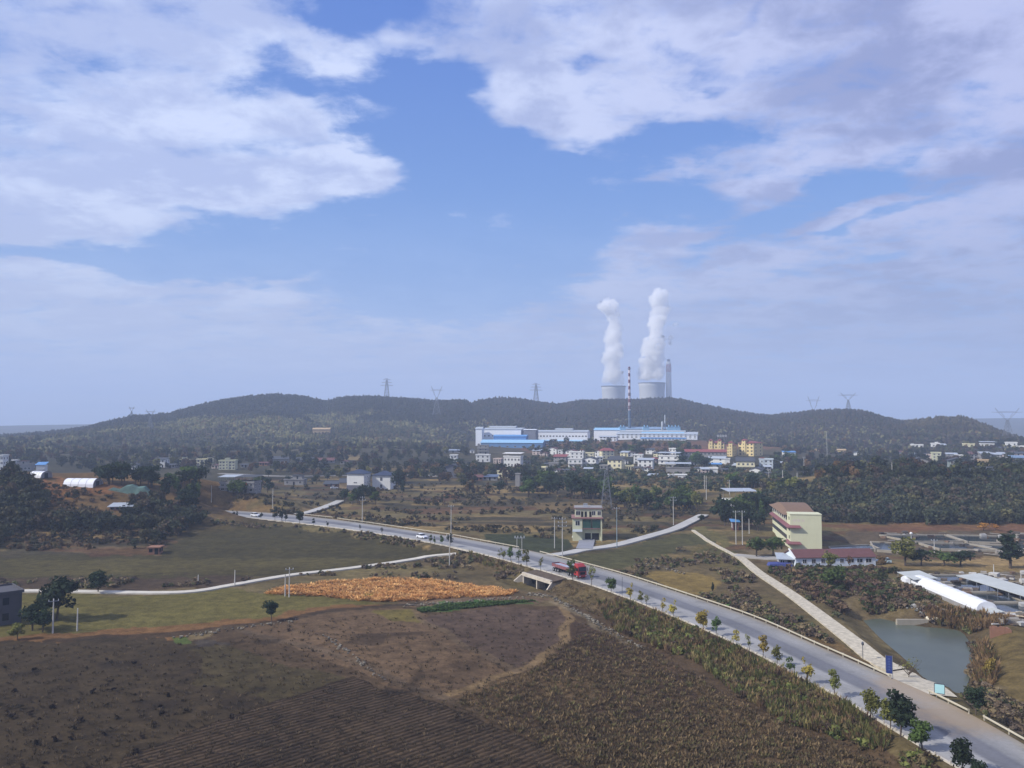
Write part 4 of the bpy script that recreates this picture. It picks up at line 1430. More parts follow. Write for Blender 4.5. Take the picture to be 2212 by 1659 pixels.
for k, (px, py, hp, kd, tn, lb) in enumerate(ROADTREES):
    p = plane_pt(px, py, 0.0)
    j = int(np.argmin(np.hypot(NEARR[:, 0] - p[0], NEARR[:, 1] - p[1])))
    out = NEARR[j] - FARR[j]
    out /= np.linalg.norm(out)
    q = NEARR[j] + out * 0.75
    plant((q[0], q[1], -0.12), hp * mpp(p) * 1.10, kd, tn, k, lb, 'trees lining the near edge of the main road')

SINGLES = [
    (586.5, 1341, 45, 'round', 'dark', 'lone round dark tree at the edge of the green field', 1.05),
    (212, 1280, 45, 'round', 'dark', 'lone dark tree standing on the farm road at left', 1.4),
    (122, 1340, 92, 'round', 'dark', 'big dark tree beside the farm road at far left', 1.2),
    (100, 1335, 70, 'broad', 'dark', 'dark tree left of the concrete pole in the green field', 0.9),
    (70, 1362, 62, 'broad', 'dark', 'dark bushy tree by the shaded house at far left', 1.2),
    (92, 1366, 50, 'broad', 'dark', 'lower dark tree right of the shaded house at far left', 1.2),
    (38, 1382, 36, 'round', 'olive', 'olive bush in front of the shaded house at far left', 1.3),
    (1634, 1203, 46, 'broad', 'green', 'round tree with forked trunk on the forecourt', 1.35),
    (1670, 1200, 44, 'broad', 'green', 'round tree beside the yellow building forecourt', 1.35),
    (1955, 1222, 60, 'broad', 'olive', 'big olive round tree before the fish pools', 1.35),
    (1990, 1222, 38, 'broad', 'dark', 'dark tree right of the big olive one', 1.5),
    (2040, 1222, 34, 'broad', 'green', 'wide green tree behind the sheet-roofed pool', 2.0),
    (2075, 1222, 36, 'broad', 'dark', 'dark wide tree left of the tall evergreen by the pools', 1.8),
    (2183, 1228, 78, 'tall', 'dark', 'tall dark evergreen by the pools near the right edge', 2.0),
    (2125, 1146, 18, 'broad', 'orange', 'small orange autumn tree under the right-hand wood', 1.5),
    (2150, 1146, 16, 'broad', 'orange', 'lower orange tree beside the other autumn one', 1.3),
    (1976, 1434, 46, 'bare', 'olive', 'bare thin tree standing at the pond edge', 1.3),
    (2140, 1470, 48, 'broad', 'yellow', 'pale yellow tree on the right bank of the pond', 0.7),
    (2108, 1545, 60, 'round', 'dark', 'dark green round tree behind the guard rail by the pond', 1.1),
    (1800, 1276, 56, 'broad', 'green', 'glossy green tree on the slope below the low white building', 1.2),
    (1795, 1232, 44, 'broad', 'olive', 'olive tree growing against the low white building wall', 0.9),
    (1835, 1230, 30, 'thin', 'brown', 'bare brown tree before the middle of the low white building', 1.3),
    (1903, 1228, 28, 'round', 'brown', 'purplish bush at the right end of the low white building', 1.2),
    (1310, 1166, 36, 'broad', 'dark', 'dark tree right of the cream house drive', 0.0),
    (798, 1300, 20, 'bare', 'yellow', 'pale leafy shrub on the edge of the orange reed bed', 1.6),
    (1281, 1160, 24, 'tall', 'dark', 'dark hedge tree before the cream house porch', 1.5),
    (1540, 1280, 26, 'tall', 'dark', 'narrow dark shrub at the ochre patch', 0.8),
    (860, 1062, 44, 'broad', 'dark', 'large dark tree touching the right white house', 0.9),
    (1515, 1128, 16, 'round', 'dark', 'round dark bush on the side road bend', 1.3)]
for k, s_ in enumerate(SINGLES):
    if s_[6] == 0.0:
        continue
    p = G(s_[0], s_[1])
    if s_[0] == 1976:
        p = plane_pt(1962, 1474, POND_Z + 1.2)
        j = 0
        p[2] = max(hz(p[0], p[1]), POND_Z - 1)
    plant(p, s_[2] * mpp(p), s_[3], s_[4], k, s_[5], None, wide=s_[6])

GROVES = [  # polygon of trunk feet, count, height m, kinds, tones, label, group
    ([(735, 1082), (830, 1078), (812, 1094), (748, 1096)], 9, 8, ('broad',), ('dark', 'dark', 'green'), 'dark tree in the grove below the two white houses', 'grove below the white houses'),
    ([(852, 1040), (872, 1038), (872, 1072), (858, 1074)], 4, 10, ('broad', 'tall'), ('dark',), 'dark tree in the clump right of the white houses', 'clump right of the white houses'),
    ([(1128, 1058), (1198, 1050), (1214, 1072), (1140, 1076)], 15, 12, ('broad', 'tall'), ('dark', 'dark', 'green'), 'dark tree of the big grove below the white-walled frame house', 'big grove in the middle of the village'),
    ([(1212, 1066), (1308, 1060), (1312, 1086), (1228, 1088)], 18, 12, ('broad',), ('dark', 'green', 'dark'), 'dark tree of the grove left of the lattice pylon', 'grove left of the lattice pylon'),
    ([(1320, 1080), (1500, 1078), (1512, 1108), (1420, 1112), (1345, 1100)], 34, 9, ('broad',), ('dark', 'green', 'olive'), 'dark tree of the grove between pylon and side road', 'grove between pylon and side road'),
    ([(1520, 1132), (1575, 1145), (1650, 1150), (1662, 1112), (1640, 1105), (1570, 1110), (1528, 1104)], 22, 10, ('broad', 'tall'), ('dark', 'dark', 'green'), 'dark evergreen round the house with the steel canopy', 'evergreens round the canopy house'),
    ([(930, 1012), (1020, 1004), (1035, 1030), (950, 1040)], 10, 9, ('broad',), ('dark', 'brown'), 'tree beside the grey gabled house', 'trees by the grey gabled house'),
    ([(205, 1036), (330, 1042), (345, 1060), (300, 1050), (215, 1046)], 16, 9, ('broad',), ('dark',), 'dark tree of the grove on top of the knoll', 'grove on top of the knoll'),
    ([(340, 1050), (432, 1040), (436, 1104), (390, 1112), (350, 1080)], 20, 9, ('broad', 'tall'), ('dark', 'dark', 'green'), 'dark tree on the right shoulder of the knoll', 'trees on the shoulder of the knoll'),
    ([(510, 1046), (600, 1050), (610, 1070), (500, 1072)], 7, 8, ('broad',), ('dark', 'green'), 'dark tree below the canopy houses at left', 'trees below the canopy houses'),
    ([(1462, 990), (1530, 1006), (1530, 1020), (1470, 1016)], 9, 11, ('broad',), ('dark', 'green'), 'dark tree between the tower house and the blue-roofed shed', 'trees between the village houses'),
    ([(1330, 975), (1480, 962), (1500, 975), (1400, 985), (1340, 985)], 16, 10, ('broad',), ('dark', 'green', 'brown'), 'tree in the row below the large factory hall', 'trees below the factory hall'),
    ([(1540, 1030), (1640, 1050), (1760, 1060), (1700, 1075), (1560, 1060)], 18, 8, ('broad',), ('dark', 'green', 'olive'), 'tree in the hollow below the white gabled house', 'trees below the white gabled house'),
    ([(1000, 1046), (1120, 1052), (1100, 1085), (990, 1075)], 9, 7, ('broad', 'tall'), ('dark', 'brown'), 'dark tree on the terraces left of the big grove', 'trees on the terraces'),
    ([(1650, 990), (1700, 985), (1720, 1010), (1660, 1012)], 8, 9, ('broad',), ('dark', 'green'), 'tree beside the house with the grey-blue tower wall', 'trees by the grey-blue tower wall'),
    ([(500, 1015), (720, 1010), (760, 1020), (740, 1045), (640, 1055), (560, 1040)], 12, 6, ('broad',), ('dark', 'brown'), 'small tree along the village road', 'trees along the village road')]
_n = 0
for poly, n, ht, kinds, tones, lb, gr in GROVES:
    rng = np.random.default_rng(_n + 3)
    for q in region_pts(rng, poly, n):
        p = G(*q)
        _n += 1
        plant(p, ht * random.uniform(0.75, 1.15), kinds[_n % len(kinds)], tones[_n % len(tones)], _n, lb, gr, wide=random.uniform(0.9, 1.2))

# ------------------------------------------------------------------ buildings
WHITE = mat('white_render', lin(232, 232, 228, .86), 0.8, 0.07, 0.4, stain=0.25)
CREAM = mat('cream_render', lin(232, 224, 186, .86), 0.8, 0.08, 0.4, stain=0.25)
GREYW = mat('grey_render', lin(158, 156, 154, .8), 0.9, 0.12, 0.5, stain=0.3)
BRICKW = mat('raw_brick', lin(160, 118, 96, .75), 0.92, 0.2, 0.8, stain=0.3)
TANW = mat('tan_render', lin(196, 170, 132, .8), 0.9, 0.12, 0.5, stain=0.2)
YELW = mat('yellow_render', lin(232, 210, 152, .85), 0.8, 0.08, 0.4, stain=0.1)
SCHOOLW = mat('pale_yellow_paint', lin(216, 216, 182, .85), 0.75, 0.05, 0.3, stain=0.12)
GREENW = mat('pale_green_paint', lin(208, 208, 176, .84), 0.8, 0.08, 0.4, stain=0.15)
BLUEP = mat('blue_sheet', lin(92, 150, 208, .85), 0.45, 0.12, 0.6)
LBLUEP = mat('light_blue_sheet', lin(150, 196, 228, .85), 0.5, 0.1, 0.6)
DARKROOF = mat('dark_tile', lin(80, 84, 92, .75), 0.85, 0.2, 1.2)
BLUEROOF = mat('blue_black_tile', lin(58, 70, 96, .75), 0.6, 0.15, 1.2)
REDROOF = mat('dull_red_tile', lin(148, 84, 84, .8), 0.8, 0.15, 1.2)
BROWNROOF = mat('brown_sheet', lin(134, 108, 86, .78), 0.7, 0.12, 0.8)
MAROON = mat('maroon_sheet', lin(112, 76, 74, .8), 0.75, 0.15, 0.8)
SHEET = mat('grey_sheet', lin(176, 184, 192, .85), 0.5, 0.12, 0.7, stain=0.3)
GLASS = mat('window_glass', lin(38, 44, 54, .8), 0.15, 0.3, 0.8, spec=0.5)
GREENGLASS = mat('green_glass', lin(58, 92, 84, .8), 0.2, 0.3, 0.8, spec=0.5)
DARK = mat('dark_opening', lin(34, 34, 38, .8), 0.9, 0.2, 1.0)
STEEL = mat('grey_steel', lin(150, 154, 160, .85), 0.5, 0.1, 1.0, metal=0.3)
TRIM = mat('white_trim', lin(226, 226, 224, .86), 0.7, 0.06, 0.6)
REDTRIM = mat('red_trim', lin(150, 112, 110, .78), 0.7, 0.1, 0.8)
_wc = {}


def window(parent, x, z, w_, h_, y=0.0, side='front', glass=None, frame=True, name='window', ww=10, dd=8):
    """a window unit: frame proud of the wall with a dark pane and sash bar as its sub-part"""
    glass = glass or GLASS
    key = (round(w_, 1), round(h_, 1), glass.name, frame)
    if key not in _wc:
        f = MB()
        t = 0.09
        for a in ((-w_ / 2 - t, -w_ / 2, 0, h_), (w_ / 2, w_ / 2 + t, 0, h_), (-w_ / 2 - t, w_ / 2 + t, -t, 0), (-w_ / 2 - t, w_ / 2 + t, h_, h_ + t), (-0.04, 0.04, 0, h_)):
            f.box(a[0], a[1], -0.07, 0.02, a[2], a[3])
        g_ = MB().box(-w_ / 2, w_ / 2, -0.035, 0.03, 0, h_)
        _wc[key] = (f.mesh('window_frame', TRIM), g_.mesh('pane', glass))
    fm, gm = _wc[key]
    pos = {'front': ((x, y, z), 0), 'left': ((-ww / 2, x, z), -math.pi / 2), 'right': ((ww / 2, x, z), math.pi / 2), 'back': ((x, dd, z), math.pi)}[side]
    if frame:
        o = link(name, fm, parent, pos[0], pos[1])
        link('pane', gm, o)
    else:
        o = link(name, gm, parent, pos[0], pos[1])
    return o


def roof_mesh(kind, w_, d, h_, ov=0.6, th=0.18):
    m = MB()
    x0, x1, y0, y1 = -w_ / 2 - ov, w_ / 2 + ov, -ov, d + ov
    if kind == 'gable_x':     # ridge runs left-right
        yc = (y0 + y1) / 2
        m.hull8([(x0, y0, -th), (x1, y0, -th), (x1, yc, h_ - th), (x0, yc, h_ - th), (x0, y0, 0), (x1, y0, 0), (x1, yc, h_), (x0, yc, h_)])
        m.hull8([(x0, yc, h_ - th), (x1, yc, h_ - th), (x1, y1, -th), (x0, y1, -th), (x0, yc, h_), (x1, yc, h_), (x1, y1, 0), (x0, y1, 0)])
    elif kind == 'gable_y':   # gable faces the front
        m.hull8([(x0, y0, -th), (0, y0, h_ - th), (0, y1, h_ - th), (x0, y1, -th), (x0, y0, 0), (0, y0, h_), (0, y1, h_), (x0, y1, 0)])
        m.hull8([(0, y0, h_ - th), (x1, y0, -th), (x1, y1, -th), (0, y1, h_ - th), (0, y0, h_), (x1, y0, 0), (x1, y1, 0), (0, y1, h_)])
    elif kind == 'hip':
        k = min(w_, d) * 0.42
        yc = (y0 + y1) / 2
        if w_ >= d:
            a, b = (x0 + k, yc, h_), (x1 - k, yc, h_)
        else:
            a, b = (0, y0 + k, h_), (0, y1 - k, h_)
        c = [(x0, y0, 0), (x1, y0, 0), (x1, y1, 0), (x0, y1, 0)]
        lo = [(p[0], p[1], -th) for p in c]
        if w_ >= d:
            m.poly([c[0], c[1], b, a]).poly([c[1], c[2], b]).poly([c[2], c[3], a, b]).poly([c[3], c[0], a])
        else:
            m.poly([c[0], c[1], a]).poly([c[1], c[2], b, a]).poly([c[2], c[3], b]).poly([c[3], c[0], a, b])
        m.poly(lo[::-1])
        for i in range(4):
            j = (i + 1) % 4
            m.poly([lo[i], lo[j], c[j], c[i]])
    elif kind == 'shed':
        m.hull8([(x0, y0, 0), (x1, y0, 0), (x1, y1, h_), (x0, y1, h_), (x0, y0, th), (x1, y0, th), (x1, y1, h_ + th), (x0, y1, h_ + th)])
    else:                     # flat slab with a low parapet
        m.box(x0, x1, y0, y1, 0, 0.25)
        t = 0.22
        for a in ((x0, x1, y0, y0 + t), (x0, x1, y1 - t, y1), (x0, x0 + t, y0 + t, y1 - t), (x1 - t, x1, y0 + t, y1 - t)):
            m.box(a[0], a[1], a[2], a[3], 0.25, 0.25 + h_)
    return m


def walls(w_, d, h_, gable=None, gh=0.0):
    m = MB()
    if gable == 'gable_y':
        m.prism([(-w_ / 2, -2.5), (w_ / 2, -2.5), (w_ / 2, h_), (0, h_ + gh), (-w_ / 2, h_)], 'y', 0, d)
    elif gable == 'gable_x':
        m.prism([(0, -2.5), (d, -2.5), (d, h_), (d / 2, h_ + gh), (0, h_)], 'x', -w_ / 2, w_ / 2)
    else:
        m.box(-w_ / 2, w_ / 2, 0, d, -2.5, h_)
    return m


def house(x0, x1, yb, yt, label, wall=WHITE, roof='flat', roofm=DARKROOF, depth=9.0, yaw=0.0, floors=2, bays=3, rh=None, cat='house', name='house', group=None,
          win=(1.3, 1.5), sides=True, bands=None, canopy=None, tower=None, top=None, base=None, porch=False, skip=(), dist=None, glass=None, frame=True, side_bays=2, door=True):
    """one building; x0..x1 its width in the view, yb where it meets the ground, yt its top"""
    xc = (x0 + x1) / 2
    p = G(xc, yb) if dist is None else at(xc, dist)
    k = mpp(p)
    cy = math.cos(R(yaw))
    w_ = (x1 - x0) * k / max(0.6, cy)
    H_ = (yb - yt) * k
    if dist is not None:
        H_ = CAM_H - (yt - 912.6) * k - p[2]
    rh = (0.9 if roof == 'flat' else min(0.24 * H_, 0.22 * w_)) if rh is None else rh
    t = thing(name, label, cat, tuple(p), R(-yaw) - math.atan2(p[0], p[1]) * 0.5, group)
    hb = H_ - rh - (canopy or 0)
    wb = walls(w_, depth, hb, roof if roof.startswith('gable') else None, rh * 0.93)
    wb.obj('wall', wall, t)
    r_ = roof_mesh(roof, w_, depth, rh if roof != 'flat' else rh - 0.25, 0.35 if roof == 'flat' else 0.7)
    r_.obj('roof', (roofm if roof != 'flat' else wall), t, loc=(0, 0, hb + 0.004))
    fh = hb / floors
    if base:      # ground floor of another colour
        MB().box(-w_ / 2 - 0.02, w_ / 2 + 0.02, -0.02, 0.02, -2.5, fh * 0.95).obj('base_course', base, t)
    ww_, wh = win
    n = 0
    for f in range(floors):
        for b in range(bays):
            if (f, b) in skip:
                continue
            x = -w_ / 2 + w_ * (b + 0.5) / bays
            if f == 0 and door and b == bays // 2:
                MB().box(-0.55, 0.55, -0.06, 0.03, 0, 2.1).obj('door', DARK, t, loc=(x, 0, 0.05))
                continue
            window(t, x, f * fh + min(1.0, fh * 0.35), min(ww_, w_ / bays * 0.6), min(wh, fh * 0.5), glass=glass, frame=frame)
        if sides:
            for s in (('left',) if yaw < 0 else ('right',)) if abs(yaw) > 4 else ('left',):
                for b in range(side_bays):
                    window(t, depth * (b + 0.5) / side_bays, f * fh + min(1.0, fh * 0.35), min(ww_, 1.2), min(wh, fh * 0.5), side=s, ww=w_, dd=depth, glass=glass, frame=frame)
    if bands:
        for f in range(1, floors + (0 if roof != 'flat' else 0)):
            MB().box(-w_ / 2 - 0.3, w_ / 2 + 0.3, -0.9, 0, f * fh - 0.2, f * fh + 0.05).obj('balcony', bands, t)
            MB().box(-w_ / 2 - 0.3, w_ / 2 + 0.3, -0.9, -0.8, f * fh + 0.05, f * fh + 0.95).obj('balcony_rail', bands, t)
    if canopy:
        m = MB()
        for px_ in (-w_ / 2 + 0.2, 0, w_ / 2 - 0.2):
            for py_ in (0.3, depth - 0.3):
                m.tube((px_, py_, 0), (px_, py_, canopy + (0.5 if py_ > 1 else 0)), 0.08)
        m.obj('canopy_posts', STEEL, t, loc=(0, 0, hb + rh))
        roof_mesh('shed', w_, depth, 0.5, 0.9, 0.12).obj('canopy_roof', roofm, t, loc=(0, 0, hb + rh + canopy))
    if tower:
        tx, tw, th_ = tower
        MB().box(tx * w_ - tw / 2, tx * w_ + tw / 2, -0.25, 4.0, 0, hb + th_).obj('stair_tower', wall, t)
        roof_mesh('flat', tw, 4.25, 0.2, 0.2).obj('tower_roof', roofm, t, loc=(tx * w_, -0.25, hb + th_ + 0.004))
        for f in range(floors + 1):
            if f * fh + 2.2 < hb + th_:
                window(t, tx * w_, f * fh + 1.0, 0.8, 1.2, y=-0.25, frame=frame)
    if top:       # a smaller storey set on the roof
        tx, tw, th_ = top
        MB().box(tx * w_ - tw / 2, tx * w_ + tw / 2, 1.5, depth - 1.5, 0, th_).obj('roof_room', wall, t, loc=(0, 0, hb + 0.02))
        roof_mesh('flat', tw, depth - 3, 0.1, 0.35).obj('room_roof', roofm, t, loc=(tx * w_, 1.5, hb + th_ + 0.03))
        MB().box(-0.5, 0.5, -0.03, 0.03, 0, 1.9).obj('room_door', DARK, t, loc=(tx * w_, 1.49, hb + 0.3))
    if porch:
        roof_mesh('shed', w_ * 0.6, 2.2, 0.5, 0.1, 0.1).obj('porch_roof', roofm, t, loc=(0, -2.3, min(2.6, fh)))
        m = MB()
        for px_ in (-w_ * 0.28, w_ * 0.28):
            m.tube((px_, -2.1, -1), (px_, -2.1, min(2.6, fh)), 0.09)
        m.obj('porch_posts', STEEL, t)
    return t


# --- village houses: x0, x1, base, top
V = 'village houses below the factory'
house(1232, 1260, 991, 975.5, 'small white house with flat red-edged roof, left of the twin pair under the factory', WHITE, 'flat', REDROOF, 8, 12, 2, 3, top=(0.35, 3, 2.2), group=V)
house(1262.5, 1282, 991, 977.5, 'small cream house right of the red-edged white one', CREAM, 'flat', REDROOF, 8, 8, 2, 2, group=V)
house(1300.5, 1327, 991, 968, 'cream house with red hipped roof standing highest in the village middle', CREAM, 'hip', REDROOF, 9, -14, 3, 3, bands=None, group=V)
house(1227.5, 1257, 1011, 990, 'white house with green-glazed lower floor left of the gabled white one', WHITE, 'flat', DARKROOF, 9, 6, 2, 3, glass=GREENGLASS, bands=WHITE, group=V)
house(1257.5, 1287, 1010, 986.5, 'white house with small dark gable and balcony in the village middle', WHITE, 'gable_y', DARKROOF, 10, 16, 2, 3, bands=WHITE, group=V)
house(1313, 1342, 1019, 987, 'cream house with grey sheet roof and tall corner wing behind the pylon', CREAM, 'shed', DARKROOF, 10, 18, 3, 3, group=V)
house(1196, 1222, 1001, 982.5, 'grey unrendered two-storey house with long red roof', GREYW, 'shed', REDROOF, 9, 14, 2, 3, group=V, glass=DARK)
house(1186, 1205, 1010, 999, 'low grey house in front of the red-roofed unrendered one', GREYW, 'flat', DARKROOF, 7, 8, 1, 2, group=V)
house(1369, 1388, 1002, 981.5, 'white house with corner tower behind the large flat-roofed house', WHITE, 'flat', REDROOF, 8, 10, 3, 2, tower=(0.25, 2.6, 1.5), group=V)
house(1378, 1409, 1019, 991, 'white three-storey house with big dark middle window under an overhanging roof', WHITE, 'shed', SHEET, 10, 12, 3, 3, rh=1.0, group=V)
house(1424, 1465, 1011, 979, 'white tower-like house with two balcony slabs on its left and a sheet canopy', WHITE, 'flat', SHEET, 10, 16, 3, 3, canopy=1.6, bands=WHITE, group=V)
house(1440, 1490, 1026, 1002, 'open shed with wide blue-grey sheet roof on posts in front of the tower-like house', GREYW, 'flat', SHEET, 10, 6, 1, 4, canopy=2.6, rh=0.6, cat='shed', name='open_shed', group=V, glass=DARK)
house(1444, 1483, 1037, 1025, 'low white arched building below the blue-grey shed roof', WHITE, 'flat', WHITE, 7, 4, 1, 4, rh=0.5, group=V, glass=DARK)
house(1465, 1474.5, 1001, 989, 'narrow white hut right of the tower-like house', WHITE, 'gable_y', DARKROOF, 6, 0, 2, 1, group=V)
house(1472, 1567, 993, 971, 'long arcaded school-like building with red roof left of the yellow flats', GREYW, 'gable_x', REDROOF, 9, 6, 2, 12, rh=2.2, win=(1.6, 1.9), cat='long building', name='arcade_building', group=V)
house(1531, 1564, 1004, 986, 'white gabled house with long grey-blue roof', WHITE, 'gable_x', SHEET, 9, 22, 2, 2, group=V)
house(1526, 1557, 1010, 1001, 'small house under a bright blue sheet roof', GREYW, 'shed', BLUEP, 7, 8, 1, 2, rh=0.8, group=V)
house(1527, 1550, 1023, 1010, 'white windowless box house with red roof edge', WHITE, 'flat', REDROOF, 7, 4, 1, 1, rh=1.2, group=V, skip=((0, 0),), door=False, sides=False)
house(1566, 1576.5, 1005, 990, 'narrow white block right of the grey-blue gabled house', WHITE, 'flat', DARKROOF, 6, 6, 2, 1, group=V, skip=((1, 0),))
house(1592, 1629, 1019, 990, 'cream two-storey house with wide grey roof and pale balcony band', CREAM, 'shed', DARKROOF, 10, 8, 2, 4, bands=CREAM, group=V)
house(1620, 1641, 1027, 1010, 'white gabled end of a low house right of the cream balcony house', WHITE, 'gable_y', DARKROOF, 14, 20, 1, 1, group=V, door=False, skip=((0, 0),))
house(1641, 1669, 1017, 991, 'pale grey-blue house with a stepped wall at the right end of the village', mat('pale_blue_wall', lin(196, 206, 212, .85), 0.8, 0.08, 0.4), 'flat', REDROOF, 10, 10, 3, 3, tower=(-0.3, 3.2, 1.2), group=V, skip=((2, 0), (1, 0)))
house(1693, 1718, 987, 975, 'small hut with a wide bright blue roof standing alone right of the flats', WHITE, 'shed', BLUEP, 8, 0, 1, 1, rh=0.9, name='hut', cat='hut')
house(1032, 1055, 981, 961, 'slim open-fronted four-storey house below the blue factory sheds', GREYW, 'flat', GREYW, 8, 4, 3, 2, glass=DARK, bands=GREYW, rh=0.6, group='houses under the blue sheds')
house(1028, 1058, 998, 981.5, 'white lower house attached before the slim open-fronted one', WHITE, 'flat', DARKROOF, 8, 4, 2, 3, group='houses under the blue sheds')
house(1088, 1124, 1008, 980, 'white house with a bare roof frame and a green glazed ground floor', WHITE, 'flat', WHITE, 10, 14, 2, 5, canopy=1.8, glass=DARK, group='houses under the blue sheds')
house(972, 987, 998, 982, 'small white house among trees left of the slim open-fronted one', WHITE, 'flat', DARKROOF, 7, 6, 2, 2, group='houses under the blue sheds')
house(960, 993, 1028, 1003, 'grey gabled barn with a blank end wall', mat('blue_grey_wall', lin(112, 114, 126, .8), 0.9, 0.1, 0.4), 'gable_y', DARKROOF, 14, 6, 1, 1, skip=((0, 0),), door=False, sides=False, name='barn', cat='barn')
house(1113, 1122.5, 1051, 1023, 'slender blank grey tower-like wall beside the big grove', GREYW, 'flat', GREYW, 5, 6, 1, 1, skip=((0, 0),), door=False, rh=0.4, name='tower_wall', cat='tower', sides=False)
house(1074, 1099, 1033, 1017, 'cream walled ruin left of the slender grey tower', CREAM, 'flat', CREAM, 6, 8, 1, 2, rh=0.5, glass=DARK, frame=False)
house(1012, 1042, 1038, 1026, 'low brick row with a dark roof left of the cream ruin', BRICKW, 'gable_x', MAROON, 8, 4, 1, 4, rh=1.5, glass=DARK, frame=False)
house(1042, 1074, 1038, 1027, 'low shed with faded blue roof beside the brick row', GREYW, 'shed', mat('faded_blue', lin(96, 112, 140, .8), 0.8, 0.1, 0.6), 8, 4, 1, 3, rh=1.0, glass=DARK, frame=False, cat='shed', name='shed')
house(1015, 1024.5, 979, 969.5, 'tiny white gabled hut left of the blue factory sheds', WHITE, 'gable_y', DARKROOF, 6, 0, 1, 1)
house(960, 997, 978, 971.5, 'low roofs with faded blue sheets left of the slim house', GREYW, 'shed', mat('faded_sheet', lin(150, 162, 180, .85), 0.6, 0.1, 0.6), 8, 0, 1, 3, rh=0.8, cat='shed', name='shed')
# --- the two white houses and their neighbours
house(749, 786, 1059.6, 1015, 'tall white house with hipped blue-black roof and grey ground floor, left of the pair', WHITE, 'hip', BLUEROOF, 12, 14, 3, 1, rh=2.3, win=(2.0, 0.55), base=mat('grey_base', lin(112, 112, 122, .8), 0.9, 0.1, 0.4), skip=((0, 0), (2, 0)), door=False, side_bays=3, name='villa')
house(804, 843, 1057.5, 1018.5, 'white hipped-roof house with two stacked windows, right one of the pair', WHITE, 'hip', BLUEROOF, 13, 10, 2, 1, rh=2.4, win=(1.3, 2.0), door=False, side_bays=2, name='villa', sides=False)
house(733, 748, 1056, 1036, 'tan shed leaning against the left white house', TANW, 'shed', DARKROOF, 7, 0, 1, 1, rh=2.0, skip=((0, 0),), door=False, sides=False, name='shed', cat='shed')
house(700, 731, 1052, 1041, 'low dark-roofed shed left of the tan shed', BRICKW, 'shed', DARKROOF, 8, 4, 1, 3, rh=1.5, glass=DARK, frame=False, name='shed', cat='shed')
house(614, 655, 1048, 1035, 'low pale house with a dark room set on its roof', GREYW, 'flat', DARKROOF, 8, 8, 1, 3, rh=0.6, top=(0.15, 6, 2.6))
house(676, 712, 933, 924, 'pale low hall with brown roof high on the green hillside', TANW, 'gable_x', TANW, 10, 4, 1, 4, rh=2, dist=1120, name='hall', cat='hall')
for i, (a, b, yb, yt, rf, lb) in enumerate(((590, 621, 1002, 986, DARKROOF, 'long low house with dark roof by the village road, leftmost of the row of three'), (640, 676, 1000, 988, DARKROOF, 'low dark-roofed house in the middle of the row of three by the village road'), (684, 720, 1000, 989, MAROON, 'low reddish-roofed house at the right of the row of three by the village road'))):
    house(a, b, yb, yt, lb, GREYW, 'gable_x', rf, 8, 4, 1, 4, rh=2.2, glass=DARK, frame=False)
# --- left background
LG = 'pale houses beyond the knoll'
house(276, 292, 1014, 1000, 'small pale gabled house furthest left of those beyond the knoll', WHITE, 'gable_y', DARKROOF, 8, 8, 1, 2, group=LG)
house(335, 356, 1010, 990, 'pale house with wide dark slab roof beyond the knoll', WHITE, 'shed', DARKROOF, 9, 10, 2, 2, rh=0.8, group=LG)
house(380, 414, 1004, 993, 'long low pale-green house with a central stair tower', GREENW, 'flat', DARKROOF, 8, 4, 1, 4, tower=(0.0, 3.2, 3.0), group=LG)
house(425, 455, 1006, 991, 'cream house with a stair tower at its right end', CREAM, 'flat', DARKROOF, 8, 4, 2, 4, tower=(0.38, 3.0, 2.0), glass=DARK, group=LG)
house(473, 507, 1015, 994, 'pale-green three-part house with a tower in the middle', GREENW, 'flat', GREENW, 8, 4, 3, 5, tower=(0.0, 2.8, 2.0), glass=DARK, group=LG)
t = house(475, 510, 1062, 1031, 'grey house with overhanging pale sheet roof, left half of the canopy pair', GREYW, 'flat', SHEET, 9, 10, 2, 3, canopy=2.2, bands=GREYW, glass=DARK)
t = house(512, 548, 1065, 1031, 'grey house with dark sheet roof and red cloth on its balcony', GREYW, 'flat', DARKROOF, 9, 14, 2, 3, canopy=2.0, bands=GREYW, glass=DARK)
cl = MB().box(-2.2, 0.2, -0.98, -0.92, 3.6, 5.0)
cl.box(0.5, 1.1, -0.98, -0.92, 3.9, 4.9)
o = cl.obj('laundry', mat('red_cloth', lin(206, 84, 96, .85), 0.9))
o.matrix_world = t.matrix_basis
tag(o, 'red cloth hung over the balcony of the grey canopy house', 'laundry')
house(82, 98, 1014, 999, 'small house with faded blue roof at far left', WHITE, 'shed', BLUEP, 7, 0, 1, 2, rh=1.6, dist=620)
house(0, 9, 1004, 982, 'white three-storey house at the left edge', WHITE, 'flat', DARKROOF, 8, 10, 3, 2, dist=700)
house(32, 68, 1011, 1001, 'long low pale house near the left edge', GREYW, 'flat', MAROON, 8, 0, 1, 5, top=(0.05, 5, 2.5), dist=690)
house(88, 96, 1020, 1011, 'tiny white hut before the faded blue roof at far left', WHITE, 'flat', DARKROOF, 4, 0, 1, 1, dist=560)
